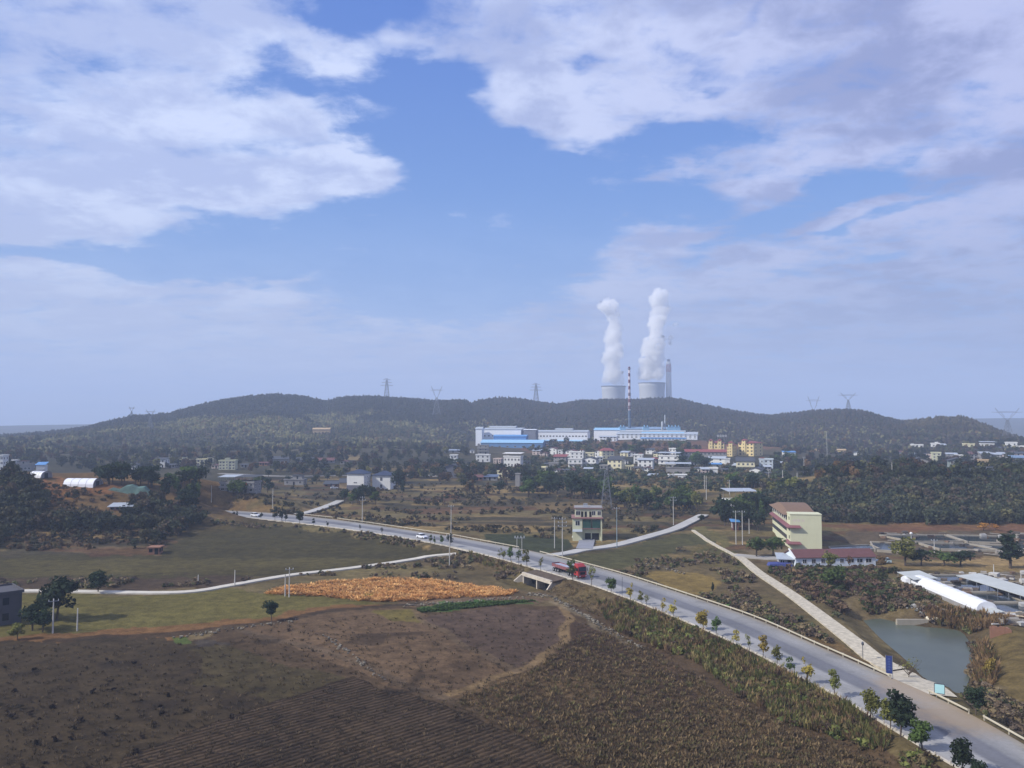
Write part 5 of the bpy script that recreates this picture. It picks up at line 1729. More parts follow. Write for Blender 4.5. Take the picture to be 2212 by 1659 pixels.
# --- right background
RG = 'houses on the right beyond the wood'
for a, b, yb, yt, lb, kw in (
        (1970, 1993, 974, 960, 'white house with a small tower on its left, far right village', dict(wall=WHITE, roof='flat', floors=2, bays=3, tower=(-0.38, 2.6, 1.8))),
        (2014, 2030, 974, 957, 'white house with a central stair tower, far right village', dict(wall=WHITE, roof='flat', floors=2, bays=2, tower=(0.1, 2.8, 2.2))),
        (2031, 2043, 972, 959, 'narrow grey-green house touching the tower house, far right', dict(wall=GREYW, roof='shed', roofm=SHEET, floors=2, bays=2)),
        (2083, 2104, 971, 958, 'small cream house with tapering front, far right village', dict(wall=CREAM, roof='flat', floors=2, bays=2)),
        (2121, 2150, 969, 955, 'wide white house with a terrace on the right, far right village', dict(wall=WHITE, roof='flat', floors=2, bays=4, canopy=1.4, roofm=SHEET)),
        (2176, 2196, 971, 955, 'white house half hidden by scrub near the right edge', dict(wall=WHITE, roof='flat', floors=2, bays=2)),
        (2015, 2032, 997, 977, 'pale yellow-green house with two narrowing storeys', dict(wall=GREENW, roof='flat', floors=3, bays=2)),
        (2038, 2056, 999, 992, 'low white arch-roofed shed behind the grey gabled pair', dict(wall=WHITE, roof='gable_x', floors=1, bays=2)),
        (1973, 2004, 1016, 988, 'grey house with a gabled right half and an open ground floor', dict(wall=GREYW, roof='gable_y', floors=2, bays=2, bands=GREYW, glass=DARK)),
        (2053, 2089, 1016, 989, 'grey-green house with a gabled upper storey on its right', dict(wall=mat('grey_green_wall', lin(150, 162, 160, .8), 0.9), roof='gable_y', floors=2, bays=3, glass=DARK)),
        (2101, 2166, 1038, 1009, 'big grey hip-roofed house at the top of the wood', dict(wall=GREYW, roof='hip', floors=2, bays=5, glass=DARK)),
        (2118, 2150, 1010, 993, 'unlit tan-walled building behind the big hip-roofed house', dict(wall=TANW, roof='flat', floors=2, bays=2, glass=DARK)),
        (2117, 2141, 987, 977, 'low pale building with a flat roof right of the yellow-green house', dict(wall=GREYW, roof='flat', floors=1, bays=3)),
        (2187, 2225, 1003, 985, 'house with wide faded blue roof at the right edge', dict(wall=GREYW, roof='shed', roofm=mat('faded_blue2', lin(120, 144, 172, .8), 0.8), floors=2, bays=3, glass=DARK)),
        (2048, 2062, 1035, 1027, 'tiny pale hut in the scrub below the grey-green house', dict(wall=GREYW, roof='flat', floors=1, bays=1)),
        (2178, 2200, 1032, 1020, 'low tan gabled house right of the big hip-roofed one', dict(wall=TANW, roof='gable_x', roofm=DARKROOF, floors=1, bays=2)),
        (1760, 1772, 974, 967, 'tiny tan house alone on the far slope, middle of the bare ground', dict(wall=TANW, roof='gable_y', floors=1, bays=1)),
        (1805, 1826, 980, 970, 'tiny yellowish house with a tan roof, far slope', dict(wall=YELW, roof='gable_x', roofm=TANW, floors=1, bays=1)),
        (1846, 1860, 984, 975, 'tiny white hut beside a pale roof on the far slope', dict(wall=WHITE, roof='gable_y', floors=1, bays=1))):
    house(a, b, yb, yt, lb, depth=9, yaw=8, group=RG, frame=(yb - yt) > 18, **kw)

EX = 'small houses scattered through the valley'
PINKW = mat('pinkish_render', lin(214, 196, 186, .84), 0.85, 0.1, 0.4, stain=0.2)
for a, b, yb, yt, wl, rf, rm, fl, lb in (
        (1176, 1191, 1009, 1000, GREYW, 'gable_x', DARKROOF, 1, 'small grey shed left of the low grey house in the village'),
        (1290, 1302, 999, 986, WHITE, 'flat', DARKROOF, 2, 'narrow white house squeezed left of the red hipped roof'),
        (1262, 1279, 1019, 1011, GREYW, 'shed', SHEET, 1, 'low sheet-roofed shed in front of the white gable and balcony'),
        (1226, 1242, 1021, 1013, PINKW, 'gable_x', MAROON, 1, 'low pinkish cottage below the green-glazed white house'),
        (1343, 1357, 1004, 992, WHITE, 'gable_y', DARKROOF, 2, 'small white gabled house between pylon and large flat-roofed house'),
        (1352, 1368, 1015, 1005, CREAM, 'flat', DARKROOF, 1, 'low cream house left of the big dark window house'),
        (1410, 1423, 1000, 988, PINKW, 'hip', REDROOF, 2, 'pinkish house with small red roof left of the tower-like house'),
        (1400, 1417, 1034, 1025, WHITE, 'shed', SHEET, 1, 'low white shed under the big dark window house'),
        (1492, 1506, 1008, 997, WHITE, 'gable_x', DARKROOF, 2, 'white house with dark roof right of the open sheet shed'),
        (1506, 1527, 998, 990, GREYW, 'shed', WHITE, 1, 'house under a long white sheet roof below the arcade'),
        (1577, 1590, 1014, 1004, GREYW, 'flat', DARKROOF, 1, 'low grey house left of the cream balcony house'),
        (1560, 1574, 1021, 1012, PINKW, 'gable_x', DARKROOF, 1, 'pinkish cottage below the narrow white block'),
        (1670, 1688, 1008, 998, GREYW, 'shed', SHEET, 1, 'grey shed right of the stepped blue-grey wall'),
        (1648, 1664, 1029, 1020, BRICKW, 'gable_x', DARKROOF, 1, 'dark-roofed brick house behind the white gable end'),
        (1066, 1082, 1001, 990, PINKW, 'flat', DARKROOF, 2, 'pinkish house between the slim house and the bare roof frame'),
        (1132, 1146, 1004, 994, GREYW, 'gable_y', DARKROOF, 1, 'small grey gabled shed right of the bare roof frame house'),
        (936, 952, 1014, 1004, GREYW, 'gable_x', DARKROOF, 1, 'small dark-roofed cottage left of the grey gabled barn'),
        (996, 1008, 1016, 1006, WHITE, 'flat', DARKROOF, 1, 'little white hut right of the grey gabled barn'),
        (520, 534, 1010, 1002, GREYW, 'gable_x', DARKROOF, 1, 'tiny grey cottage right of the pale-green tower house'),
        (560, 577, 1006, 998, BRICKW, 'gable_x', MAROON, 1, 'tiny brick cottage left of the row of three by the village road'),
        (735, 749, 1003, 995, GREYW, 'gable_y', MAROON, 1, 'tiny cottage right of the reddish-roofed house by the village road'),
        (296, 316, 1013, 1003, GREYW, 'gable_x', DARKROOF, 1, 'dark-roofed low house second from left beyond the knoll'),
        (358, 377, 1011, 1002, GREYW, 'gable_x', DARKROOF, 1, 'dark-roofed low house right of the wide slab roof beyond the knoll'),
        (457, 470, 1012, 1003, PINKW, 'gable_y', MAROON, 1, 'pinkish hut before the cream stair-tower house'),
        (12, 28, 1004, 994, WHITE, 'flat', DARKROOF, 2, 'white house second from the left edge'),
        (70, 81, 1010, 1002, GREYW, 'gable_x', DARKROOF, 1, 'tiny grey cottage left of the faded blue roof'),
        (1890, 1906, 977, 969, WHITE, 'gable_x', DARKROOF, 1, 'tiny white cottage on the far slope left of the far right village'),
        (1938, 1952, 982, 974, GREYW, 'gable_x', MAROON, 1, 'tiny grey cottage at the left end of the far right village'),
        (2060, 2077, 974, 963, WHITE, 'hip', DARKROOF, 2, 'white hipped house between tower house and small cream one, far right'),
        (2154, 2172, 976, 965, GREYW, 'gable_x', DARKROOF, 1, 'grey cottage right of the wide terrace house, far right'),
        (2198, 2214, 976, 963, WHITE, 'flat', DARKROOF, 2, 'white house at the right edge, far right village'),
        (2094, 2114, 985, 976, PINKW, 'gable_x', MAROON, 1, 'pinkish long cottage in the middle of the far right village'),
        (1998, 2012, 986, 978, GREYW, 'gable_y', DARKROOF, 1, 'grey hut left of the pale yellow-green house'),
        (2160, 2182, 999, 988, GREYW, 'flat', DARKROOF, 2, 'grey flat-roofed house right of the unlit tan building'),
        (1955, 1971, 1014, 1004, PINKW, 'shed', DARKROOF, 1, 'pinkish lean-to left of the grey gabled house with open floor'),
        (2007, 2030, 1019, 1010, GREYW, 'shed', SHEET, 1, 'low sheet-roofed sheds between the two grey gabled houses')):
    house(a, b, yb, yt, lb, wl, rf, rm, 8, (a * 7) % 30 - 8, fl, 3 if b - a > 14 else 2, group=EX, frame=False, glass=DARK)

ORD = ['leftmost', 'second from the left', 'third from the left', 'fourth from the left', 'fifth from the left', 'sixth from the left', 'seventh from the left', 'eighth from the left', 'ninth from the left', 'tenth from the left', 'eleventh from the left', 'rightmost']
_rr = random.Random(9)
for row, words, xs_, yb_, gname in (
        (0, 'back row under factory', (1150, 1166, 1182, 1205, 1222, 1285, 1340, 1356, 1395, 1412, 1428, 1446), 984, 'back row under the factory'),
        (1, 'front row of village', (1165, 1196, 1214, 1296, 1325, 1370, 1392, 1500, 1516, 1584, 1602, 1652), 1021, 'front row of the village'),
        (2, 'row on far right slope', (1962, 1982, 2004, 2046, 2070, 2098, 2122, 2140, 2160, 2180, 2196, 2208), 992, 'scattered row on the far right slope')):
    for i, x in enumerate(xs_):
        wd_ = _rr.choice((13, 16, 20))
        wl, wn = _rr.choice(((WHITE, 'white'), (WHITE, 'white'), (CREAM, 'cream'), (GREYW, 'grey'), (PINKW, 'pinkish')))
        rk, rm, rn = _rr.choice((('gable_x', DARKROOF, 'dark ridged roof'), ('flat', DARKROOF, 'flat roof'), ('shed', SHEET, 'pale sheet roof'), ('gable_y', MAROON, 'maroon gabled roof')))
        yb = yb_ + _rr.uniform(-3.5, 3.5)
        house(x, x + wd_, yb, yb - _rr.uniform(10, 16), '%s house with %s, %s, %s' % (wn, rn, ORD[i], words), wl, rk, rm, 8, _rr.uniform(-4, 24), 2 if wd_ > 11 else 1, 2, group=gname, frame=False, glass=DARK)

# --- yellow blocks of flats
FG = 'yellow blocks of flats under the hill'


def flats(x0, x1, yb, yt, floors, bays, label, depth, yaw, towers):
    t = house(x0, x1, yb, yt, label, YELW, 'hip', REDROOF, depth, yaw, floors, bays, rh=1.8, win=(1.7, 1.4), name='apartment_block', cat='flats', group=FG, frame=False, side_bays=2, glass=DARK)
    p = np.array(t.location)
    k = mpp(p)
    w_ = (x1 - x0) * k / math.cos(R(yaw))
    hb = (yb - yt) * k - 1.8
    for tx in towers:
        MB().box(tx * w_ - 1.8, tx * w_ + 1.8, -1.0, 5, 0, hb + 2.6).obj('stair_tower', YELW, t)
        roof_mesh('hip', 3.6, 6, 1.3, 0.7).obj('tower_roof', REDROOF, t, loc=(tx * w_, -1.0, hb + 2.604))
        for f in range(floors + 1):
            window(t, tx * w_, f * (hb / floors) + 1.4, 0.9, 1.1, y=-1.0, frame=False, glass=DARK)
    return t


flats(1531, 1563, 976, 953, 3, 5, 'yellow three-storey flats with two small roof towers, leftmost block', 14, 12, (-0.34, 0.22))
flats(1571, 1583, 986, 958, 4, 2, 'narrow yellow flats wing between the two larger blocks', 16, 20, (0.1,))
t = flats(1597, 1626, 985, 953, 4, 4, 'tall yellow flats with a stair tower and a blank tan right side', 20, 34, (-0.12,))

# --- factory on the terrace below the ridge
FW = mat('factory_white', lin(232, 236, 242, .88), 0.7, 0.06, 0.3, stain=0.12)


def hall(x0, x1, yb, yt, dist, label, rows, bays, yaw=0, depth=26, rh=2.5, roofm=SHEET, wall=None, monitor=None, awning=None, name='factory_hall', group='factory halls'):
    wall = wall or FW
    t = house(x0, x1, yb, yt, label, wall, 'gable_x', roofm, depth, yaw + 13, rows, bays, rh=rh, win=(2.3, 1.6), name=name, cat='factory hall', group=group, dist=dist, frame=True, sides=False, door=False)
    p = np.array(t.location)
    w_ = (x1 - x0) * mpp(p) / math.cos(R(yaw))
    hb = CAM_H - (yt - 912.6) * mpp(p) - p[2] - rh
    if monitor:
        MB().prism([(depth / 2 - 3.5, 0), (depth / 2 + 3.5, 0), (depth / 2 + 3.5, 2.0), (depth / 2, 3.0), (depth / 2 - 3.5, 2.0)], 'x', monitor[0] * w_, monitor[1] * w_).obj('roof_monitor', SHEET, t, loc=(0, 0, hb + rh * 0.6))
    if awning:
        z = awning
        m = MB()
        m.hull8([(-w_ * 0.49, -3.0, z), (w_ * 0.49, -3.0, z), (w_ * 0.49, -0.02, z + 1.2), (-w_ * 0.49, -0.02, z + 1.2), (-w_ * 0.49, -3.0, z + 0.2), (w_ * 0.49, -3.0, z + 0.2), (w_ * 0.49, -0.02, z + 1.4), (-w_ * 0.49, -0.02, z + 1.4)])
        m.obj('awning', LBLUEP, t)
    return t


hall(1042, 1125, 944, 924, 1010, 'white factory hall with two rows of windows and a long roof monitor, leftmost', 2, 9, yaw=6, monitor=(-0.42, 0.32), rh=2.0)
hall(1027.5, 1041, 943, 922, 1003, 'bright white gable wing at the left end of the factory', 1, 1, yaw=0, depth=12, rh=2.5, name='factory_wing')
hall(1038, 1171, 966, 950, 960, 'long shed with light blue roof, lowest and leftmost of the factory', 1, 8, depth=22, rh=3.5, roofm=LBLUEP, wall=mat('blue_wall', lin(96, 140, 190, .8), 0.6, 0.2, 0.3), name='factory_shed')
hall(1066, 1136, 951, 939, 985, 'blue-roofed shed between the white hall and the long light blue roof', 1, 6, depth=14, rh=2.0, roofm=BLUEP, wall=mat('blue_wall2', lin(88, 140, 200, .8), 0.6, 0.1, 0.3), name='factory_shed')
hall(1131, 1157, 943, 927, 1000, 'grey box-shaped factory block with white roof edge', 1, 1, depth=16, rh=0.8, wall=mat('grey_panel', lin(128, 130, 142, .8), 0.8), roofm=FW, name='factory_block')
hall(1158, 1268, 945, 929, 1020, 'long low white hall in the middle of the factory', 2, 16, depth=20, rh=2.0, monitor=(-0.15, 0.2), awning=3.0)
hall(1283, 1338, 935, 924, 1060, 'hall with light blue roof behind the white factory front', 1, 6, depth=24, rh=3, roofm=LBLUEP)
hall(1339, 1456, 934, 922, 1075, 'long blue-grey roofed hall at the back of the factory', 1, 12, depth=26, rh=3, roofm=mat('blue_grey_sheet', lin(126, 152, 180, .85), 0.6, 0.15, 0.3))
hall(1333, 1502, 958, 933, 1010, 'largest white factory hall with three rows of windows at right', 3, 18, yaw=-3, depth=26, rh=3.0, monitor=(-0.48, 0.36))
hall(1385, 1478, 966, 945, 985, 'white front wing with blue awning before the largest hall', 3, 13, depth=9, rh=1.2, awning=8.5, roofm=BLUEP)
hall(1295, 1331, 958, 941, 1000, 'small white building with pale roof left of the largest hall', 2, 5, depth=12, rh=1.5)
# roof plant on the factory
for i, (px, y0, y1, r_, lb) in enumerate(((1430.5, 928, 912, 1.4, 'pale silo on the factory roofs'),)):
    p = at(px, 1060)
    k = mpp(p)
    m = MB().lathe([(r_, -2), (r_, CAM_H - (y1 - 912.6) * k - p[2]), (r_ * 0.2, CAM_H - (y1 - 912.6) * k - p[2] + 1.2)], 12)
    o = m.obj('silo', SHEET, loc=tuple(p), smooth=True)
    tag(o, 'pale upright silo standing behind the largest factory hall', 'silo')
p = at(1436.3, 1062)
k = mpp(p)
o = MB().lathe([(0.75, -2), (0.6, CAM_H - (896 - 912.6) * k - p[2])], 10).obj('flue', SHEET, loc=tuple(p), smooth=True)
tag(o, 'thin grey flue rising behind the largest factory hall', 'chimney')
for px in (1448, 1462, 1344, 1395):
    p = at(px, 1064)
    k = mpp(p)
    h1 = CAM_H - (918 - 912.6) * k - p[2]
    m = MB().box(-4, 4, -3, 3, -2, h1 - 2.5)
    m.tube((-2, 0, h1 - 2.5), (-2, 0, h1), 0.8).tube((2, 0, h1 - 2.5), (2, 0, h1 - 0.6), 0.8)
    m.box(-4.4, 4.4, -3.4, 3.4, h1 - 2.5, h1 - 2.2)
    o = m.obj('filter_house', LBLUEP, loc=tuple(p))
    tag(o, {1448: 'light blue filter house right of the thin flue', 1462: 'light blue filter house furthest right on the factory roofs', 1344: 'light blue filter house right of the striped chimney foot', 1395: 'light blue filter house midway between striped chimney and flue'}[px], 'filter house')

# --- pale yellow building at right (gable towards us, long side running back)
A, B_, C_ = G(1708, 1188), G(1772, 1193), G(1666, 1151)
ux = (B_ - A)[:2]
k = mpp(A)
W_ = 64 * k
rot = R(-10)
L_ = 42.0
HB = 75.5 * k
t = thing('yellow_building', 'pale yellow three-storey building with a tall blank gable, maroon awnings and brown roof', 'building', tuple(A), rot)
LB = HB * 0.70
MB().box(0, W_, 0, 6.5, -2.5, HB).obj('gable_block', SCHOOLW, t)
MB().box(-0.15, W_ + 0.15, -0.15, 6.6, HB + 0.004, HB + 0.25).obj('parapet', SCHOOLW, t)
MB().box(0.02, W_ - 0.02, 6.5, L_, -2.5, LB).obj('wall', SCHOOLW, t)
MB().box(1.2, W_ - 0.5, 7.0, L_ - 0.5, LB, HB - 0.9).obj('top_storey', mat('painted_shade_storey', lin(84, 76, 78, .8), 0.9, 0.3, 0.5), t)  # dark colour stands in for the shade under the raised roof
m = MB()
for j in range(9):
    m.tube((0.2, 7.2 + j * (L_ - 8) / 8, LB), (0.2, 7.2 + j * (L_ - 8) / 8, HB - 0.8), 0.13)
m.obj('roof_posts', TRIM, t)
m = MB()
n = 14
for j in range(n):
    a0, a1 = j / n, (j + 1) / n
    z0, z1 = HB - 0.8 + 2.3 * math.sin(math.pi * a0), HB - 0.8 + 2.3 * math.sin(math.pi * a1)
    y0, y1 = 6.7 + (L_ - 5.5) * a0, 6.7 + (L_ - 5.5) * a1
    m.hull8([(-1.2, y0, HB - 0.9), (W_ + 0.8, y0, HB - 0.9), (W_ + 0.8, y1, HB - 0.9), (-1.2, y1, HB - 0.9), (0.6, y0, z0), (W_ - 0.6, y0, z0), (W_ - 0.6, y1, z1), (0.6, y1, z1)])
m.obj('roof', BROWNROOF, t)


def awn(x0, x1, y0, y1, z, drop=0.85, out=1.2):
    """sloping canopy wrapping the corner"""
    m = MB()
    m.hull8([(-out, -out, z - drop), (0, 0, z - drop), (0, y1, z - drop), (-out, y1, z - drop), (-out, -out, z - drop + 0.15), (0, 0, z), (0, y1, z), (-out, y1, z - drop + 0.15)])
    m.hull8([(-out, -out, z - drop), (x1 + 0.5, -out, z - drop), (x1, -0.02, z - drop), (0, -0.02, z - drop), (-out, -out, z - drop + 0.15), (x1 + 0.5, -out, z - drop + 0.15), (x1, -0.02, z), (0, -0.02, z)])
    return m


aw = mat('maroon_awning', lin(136, 90, 94, .8), 0.75, 0.1, 0.6)
awn(0, 3.0, 0, L_, HB * 0.70).obj('awning', aw, t)
awn(0, 3.0, 0, 6.5, HB * 0.24).obj('awning', aw, t)
for f, z in enumerate((HB * 0.46, HB * 0.22)):
    o = MB().box(-0.06, 0.05, 7.5, L_ - 1, z, z + HB * 0.12).obj('window_band', GLASS, t)
    m = MB()
    for j in range(16):
        y = 7.5 + j * (L_ - 8.5) / 15
        m.box(-0.1, 0.0, y - 0.08, y + 0.08, z, z + HB * 0.12)
    m.obj('mullion', STEEL, o)
for z in (HB * 0.83, HB * 0.52, HB * 0.30):
    for y in (2.2, ):
        MB().box(-0.07, 0.04, y - 0.6, y + 0.6, z, z + HB * 0.09).obj('window', GLASS, t)
m = MB()   # faded, no longer readable painted characters at the top of the gable
for cx_ in (0.9, 2.3, 3.7):
    for q in ((0, 0.9, 0.0, 0.08), (0, 0.08, -0.7, 0.1), (0.4, 0.5, -0.75, 0.25), (0, 0.9, -0.4, -0.32), (0.82, 0.9, -0.8, 0.0)):
        m.box(cx_ + q[0], cx_ + q[1], -0.012, 0.01, HB - 1.7 + q[2], HB - 1.7 + q[3])
m.obj('painted_letters', mat('faded_pink', lin(222, 202, 200, .86), 0.8), t)

# --- low white building with maroon roof
a_, b_ = G(1719, 1224), G(1892, 1222)
ux = (b_ - a_)[:2]
W_ = float(np.linalg.norm(ux))
t = thing('low_building', 'long low white building with a maroon sheet roof below the yellow building', 'building', tuple(a_), math.atan2(ux[1], ux[0]))
k = mpp(a_)
h_ = 22.5 * k
D_ = 8.0
MB().prism([(0, -2), (D_, -2), (D_, h_ - 0.6), (D_ / 2, h_ + 0.9), (0, h_ - 0.6)], 'x', 0, W_).obj('wall', mat('bluish_white', lin(220, 230, 240, .87), 0.8, 0.06, 0.4, stain=0.3), t)
r_ = roof_mesh('gable_x', W_, D_, 1.9, 0.35)
r_.obj('roof', MAROON, t, loc=(W_ / 2, 0, h_ - 0.5))
MB().hull8([(-0.5, -0.6, h_ - 0.9), (-0.2, -0.6, h_ - 0.9), (-0.2, D_ / 2, h_ + 1.3), (-0.5, D_ / 2, h_ + 1.3), (-0.5, -0.6, h_ - 0.45), (-0.2, -0.6, h_ - 0.45), (-0.2, D_ / 2, h_ + 1.75), (-0.5, D_ / 2, h_ + 1.75)]).obj('verge_board', TRIM, t)
for x in (0.11, 0.225, 0.34, 0.46, 0.575, 0.69, 0.80, 0.91):
    window(t, x * W_, 1.0, 1.1 if x < 0.6 else 1.7, 1.1)
for x in (0.2, 0.79):
    MB().tube((x * W_, -0.12, -1), (x * W_, -0.12, h_ - 0.6), 0.07).obj('downpipe', STEEL, t)
p = G(1700, 1218)
house(1684, 1712, 1222, 1203, 'grey open lean-to at the left end of the low white building', GREYW, 'shed', SHEET, 6, 4, 1, 2, rh=0.8, cat='lean-to', name='lean_to', glass=DARK)
p = G(1684, 1222)
m = MB().hull8([(-3.5, -1.5, 0.0), (3.5, -1.5, 0.0), (3.5, 1.5, 0), (-3.5, 1.5, 0), (-3.3, -1.3, 0.8), (3.0, -1.3, 0.9), (3.4, 1.3, 1.1), (-3.0, 1.3, 0.9)])
o = m.obj('tarpaulin', mat('blue_tarp', lin(74, 84, 150, .8), 0.7), loc=tuple(p))
tag(o, 'dark blue tarpaulin heap in the scrub left of the low white building', 'tarpaulin')

# --- cream-green three-storey house by the side road
a_ = G(1237, 1167)
k = mpp(a_)
W_, HB = 63 * k, 68 * k
t = thing('green_house', 'pale green three-storey house with maroon trim and a glazed porch beside the side road', 'house', tuple(a_), R(-4))
z2, z3 = HB * 0.37, HB * 0.68
MB().box(0.9, W_, 2.5, 10, z3, HB - 0.3).obj('upper_storey', GREENW, t)
MB().box(0.0, W_ * 0.33, 0, 10, -2.5, z3 - 0.02).obj('wall', GREENW, t)
MB().box(W_ * 0.33, W_, 1.6, 10, -2.5, z3 - 0.02).obj('wall', GREENW, t)
MB().box(W_ - 0.5, W_, 0.0, 1.6, -2.5, z3 - 0.02).obj('corner_pier', GREENW, t)
MB().box(-0.4, W_ + 0.3, -0.5, 10.3, z3 - 0.02, z3 + 0.28).obj('terrace_slab', REDTRIM, t)
MB().box(0.5, W_ + 0.4, 2.0, 10.4, HB - 0.3, HB - 0.08).obj('roof', REDTRIM, t)
MB().box(0.7, W_ + 0.2, 2.2, 10.2, HB - 0.078, HB + 0.1).obj('roof_top', GREYW, t)
MB().box(W_ * 0.33, W_ - 0.5, 0.1, 1.6, z2 - 0.15, z2 + 0.1).obj('balcony', REDTRIM, t)
for q in (0.345, 0.67):
    MB().box(W_ * q, W_ * (q + 0.27), 0.12, 0.2, z2 + 0.1, z3 - 0.5).obj('glazing', GREENGLASS, t)
for x, w__, h__ in ((0.16, 1.5, 1.4), (0.72, 1.2, 1.4), (0.91, 1.2, 1.4)):
    window(t, W_ * x if x > 0.2 else W_ * 0.19, z3 + 1.0, w__, h__, y=2.5)
for x in (0.33, 0.45, 0.61):
    MB().box(-0.4, 0.4, -0.06, 0.03, 0, 2.0).obj('door', DARK, t, loc=(W_ * x, 2.5, z3 + 0.3))
window(t, W_ * 0.17, z2 + 1.1, 1.5, 1.6)
MB().hull8([(0, -1.9, z2 - 1.0), (W_ * 0.33, -1.9, z2 - 1.0), (W_ * 0.33, 0, z2 - 0.4), (0, 0, z2 - 0.4), (0, -1.9, z2 - 0.9), (W_ * 0.33, -1.9, z2 - 0.9), (W_ * 0.33, 0, z2 - 0.3), (0, 0, z2 - 0.3)]).obj('awning', SHEET, t)
MB().box(W_ * 0.42, W_ * 0.62, 1.52, 1.62, 0, 2.4).obj('entrance', DARK, t)
MB().box(W_ * 0.66, W_ * 0.9, 1.52, 1.62, 0, 2.4).obj('entrance', DARK, t)
m = MB().tube((W_ * 0.38, 5, HB + 1.0), (W_ * 0.52, 5, HB + 1.0), 0.33, n=10)
m.poly([(W_ * 0.37, 3.2, HB + 0.1), (W_ * 0.53, 3.2, HB + 0.1), (W_ * 0.53, 4.8, HB + 0.9), (W_ * 0.37, 4.8, HB + 0.9)])
m.tube((W_ * 0.38, 5, HB), (W_ * 0.38, 5, HB + 1), 0.05).tube((W_ * 0.52, 5, HB), (W_ * 0.52, 5, HB + 1), 0.05)
o = m.obj('water_heater', STEEL)
o.matrix_world = t.matrix_basis
tag(o, 'solar water heater on the roof of the pale green house', 'water heater')

# --- two-storey house with a steel canopy on its roof
house(1577, 1634, 1106, 1062, 'grey-white house with open steel-roofed terrace among the dark evergreens', WHITE, 'flat', SHEET, 11, -10, 2, 4, canopy=4.0, rh=0.8, glass=DARK)
house(1583, 1595, 1146, 1125, 'small maroon shed with blue sheeting under the evergreens', MAROON, 'shed', BLUEP, 4, 0, 1, 1, rh=0.5, cat='shed', name='shed', glass=DARK)

# --- shaded house cut by the left edge
t = house(-62, -8, 1348, 1277, 'shaded grey house with pale flat roof cut off by the left edge', mat('dark_grey_wall', lin(92, 92, 98, .75), 0.9, 0.15, 0.5), 'flat', CREAM, 6, 62, 2, 2, rh=0.6, side_bays=1, frame=False)
# --- brick hut and shack, greenhouses on the knoll
house(320, 343, 1198, 1182, 'ruined brick hut with two openings at the field edge', BRICKW, 'flat', BRICKW, 4, 6, 1, 2, rh=0.3, glass=DARK, frame=False, win=(1.2, 1.6), name='hut', cat='hut')
house(238, 284, 1103, 1090, 'low shack with pale roof and reddish wall on the knoll slope', mat('reddish_wall', lin(150, 120, 118, .8), 0.9), 'shed', SHEET, 6, 4, 1, 4, rh=0.9, glass=DARK, frame=False, name='shack', cat='shack')


def tunnel(x0, x1, yb, yt, label, yaw, depth=None):
    p = G((x0 + x1) / 2, yb)
    k = mpp(p)
    L_, h_ = (x1 - x0) * k, (yb - yt) * k
    t = thing('greenhouse', label, 'greenhouse', tuple(p), R(-yaw))
    n = 12
    w_ = h_ * 2.0
    prof = [(-math.cos(math.pi * i / n) * w_ / 2, max(0, math.sin(math.pi * i / n)) ** 0.7 * h_) for i in range(n + 1)]
    m = MB()
    for i in range(n):
        (a, b), (c, d) = prof[i], prof[i + 1]
        m.poly([(-L_ / 2, a + w_ / 2, b - .3), (L_ / 2, a + w_ / 2, b - .3), (L_ / 2, c + w_ / 2, d - .3), (-L_ / 2, c + w_ / 2, d - .3)][::-1])
    m.poly([(-L_ / 2, a + w_ / 2, b - .3) for a, b in prof])
    m.obj('film_cover', mat('white_film', lin(236, 238, 242, .9), 0.4, 0.05, 0.4), t)
    e = MB().poly([(L_ / 2 - 0.3, a + w_ / 2, b - .3) for a, b in prof][::-1])
    e.obj('end_wall', mat('grey_film', lin(150, 150, 156, .8), 0.7), t)
    MB().box(L_ / 2 - 0.32, L_ / 2 - 0.2, w_ * 0.35, w_ * 0.65, -0.3, h_ * 0.6).obj('door', DARK, t)
    r_ = MB()
    for q in range(5):
        x = -L_ / 2 + L_ * q / 4
        for i in range(n):
            (a, b), (c, d) = prof[i], prof[i + 1]
            r_.tube((x, a + w_ / 2, b - .27), (x, c + w_ / 2, d - .27), 0.06, n=4)
    r_.obj('hoop', STEEL, t)


tunnel(57, 93, 1031, 1017, 'small white plastic greenhouse at the left on the knoll', 20)
tunnel(134, 202, 1052, 1033, 'large white plastic greenhouse on bare earth on the knoll', 4)
p = G(270, 1064)
k = mpp(p)
m = MB()
rr = random.Random(3)
pts = [(-45, 0), (-30, -1), (-15, 0), (0, 1), (12, 0), (25, -1), (40, 0), (52, 1)]
hs_ = [0.6, 2.0, 1.4, 3.0, 3.4, 2.4, 2.6, 0.4]
for i in range(7):
    x0, x1 = pts[i][0] * k, pts[i + 1][0] * k
    m.hull8([(x0, -1, -1.5), (x1, -1, -1.5), (x1, 3, -1.5), (x0, 3, -1.5), (x0, -0.2, hs_[i] * 0.8), (x1, -0.2, hs_[i + 1] * 0.8), (x1, 2, hs_[i + 1]), (x0, 2, hs_[i])])
o = m.obj('tarpaulin', mat('green_tarp', lin(88, 116, 108, .8), 0.7, 0.45, 0.3), loc=tuple(p))
tag(o, 'long green tarpaulin over a heap right of the large greenhouse', 'tarpaulin')

# ------------------------------------------------------------------ power station
CONC = mat('tower_concrete', lin(186, 188, 190, .85), 0.9, 0.06, 0.02, stain=0.2)
PLANT_D = 2400.0


def zat(py, p):
    """height above ground point p (at its depth) of view row py"""
    return CAM_H - (py - 912.6) * mpp(p) * 1.0 - p[2]


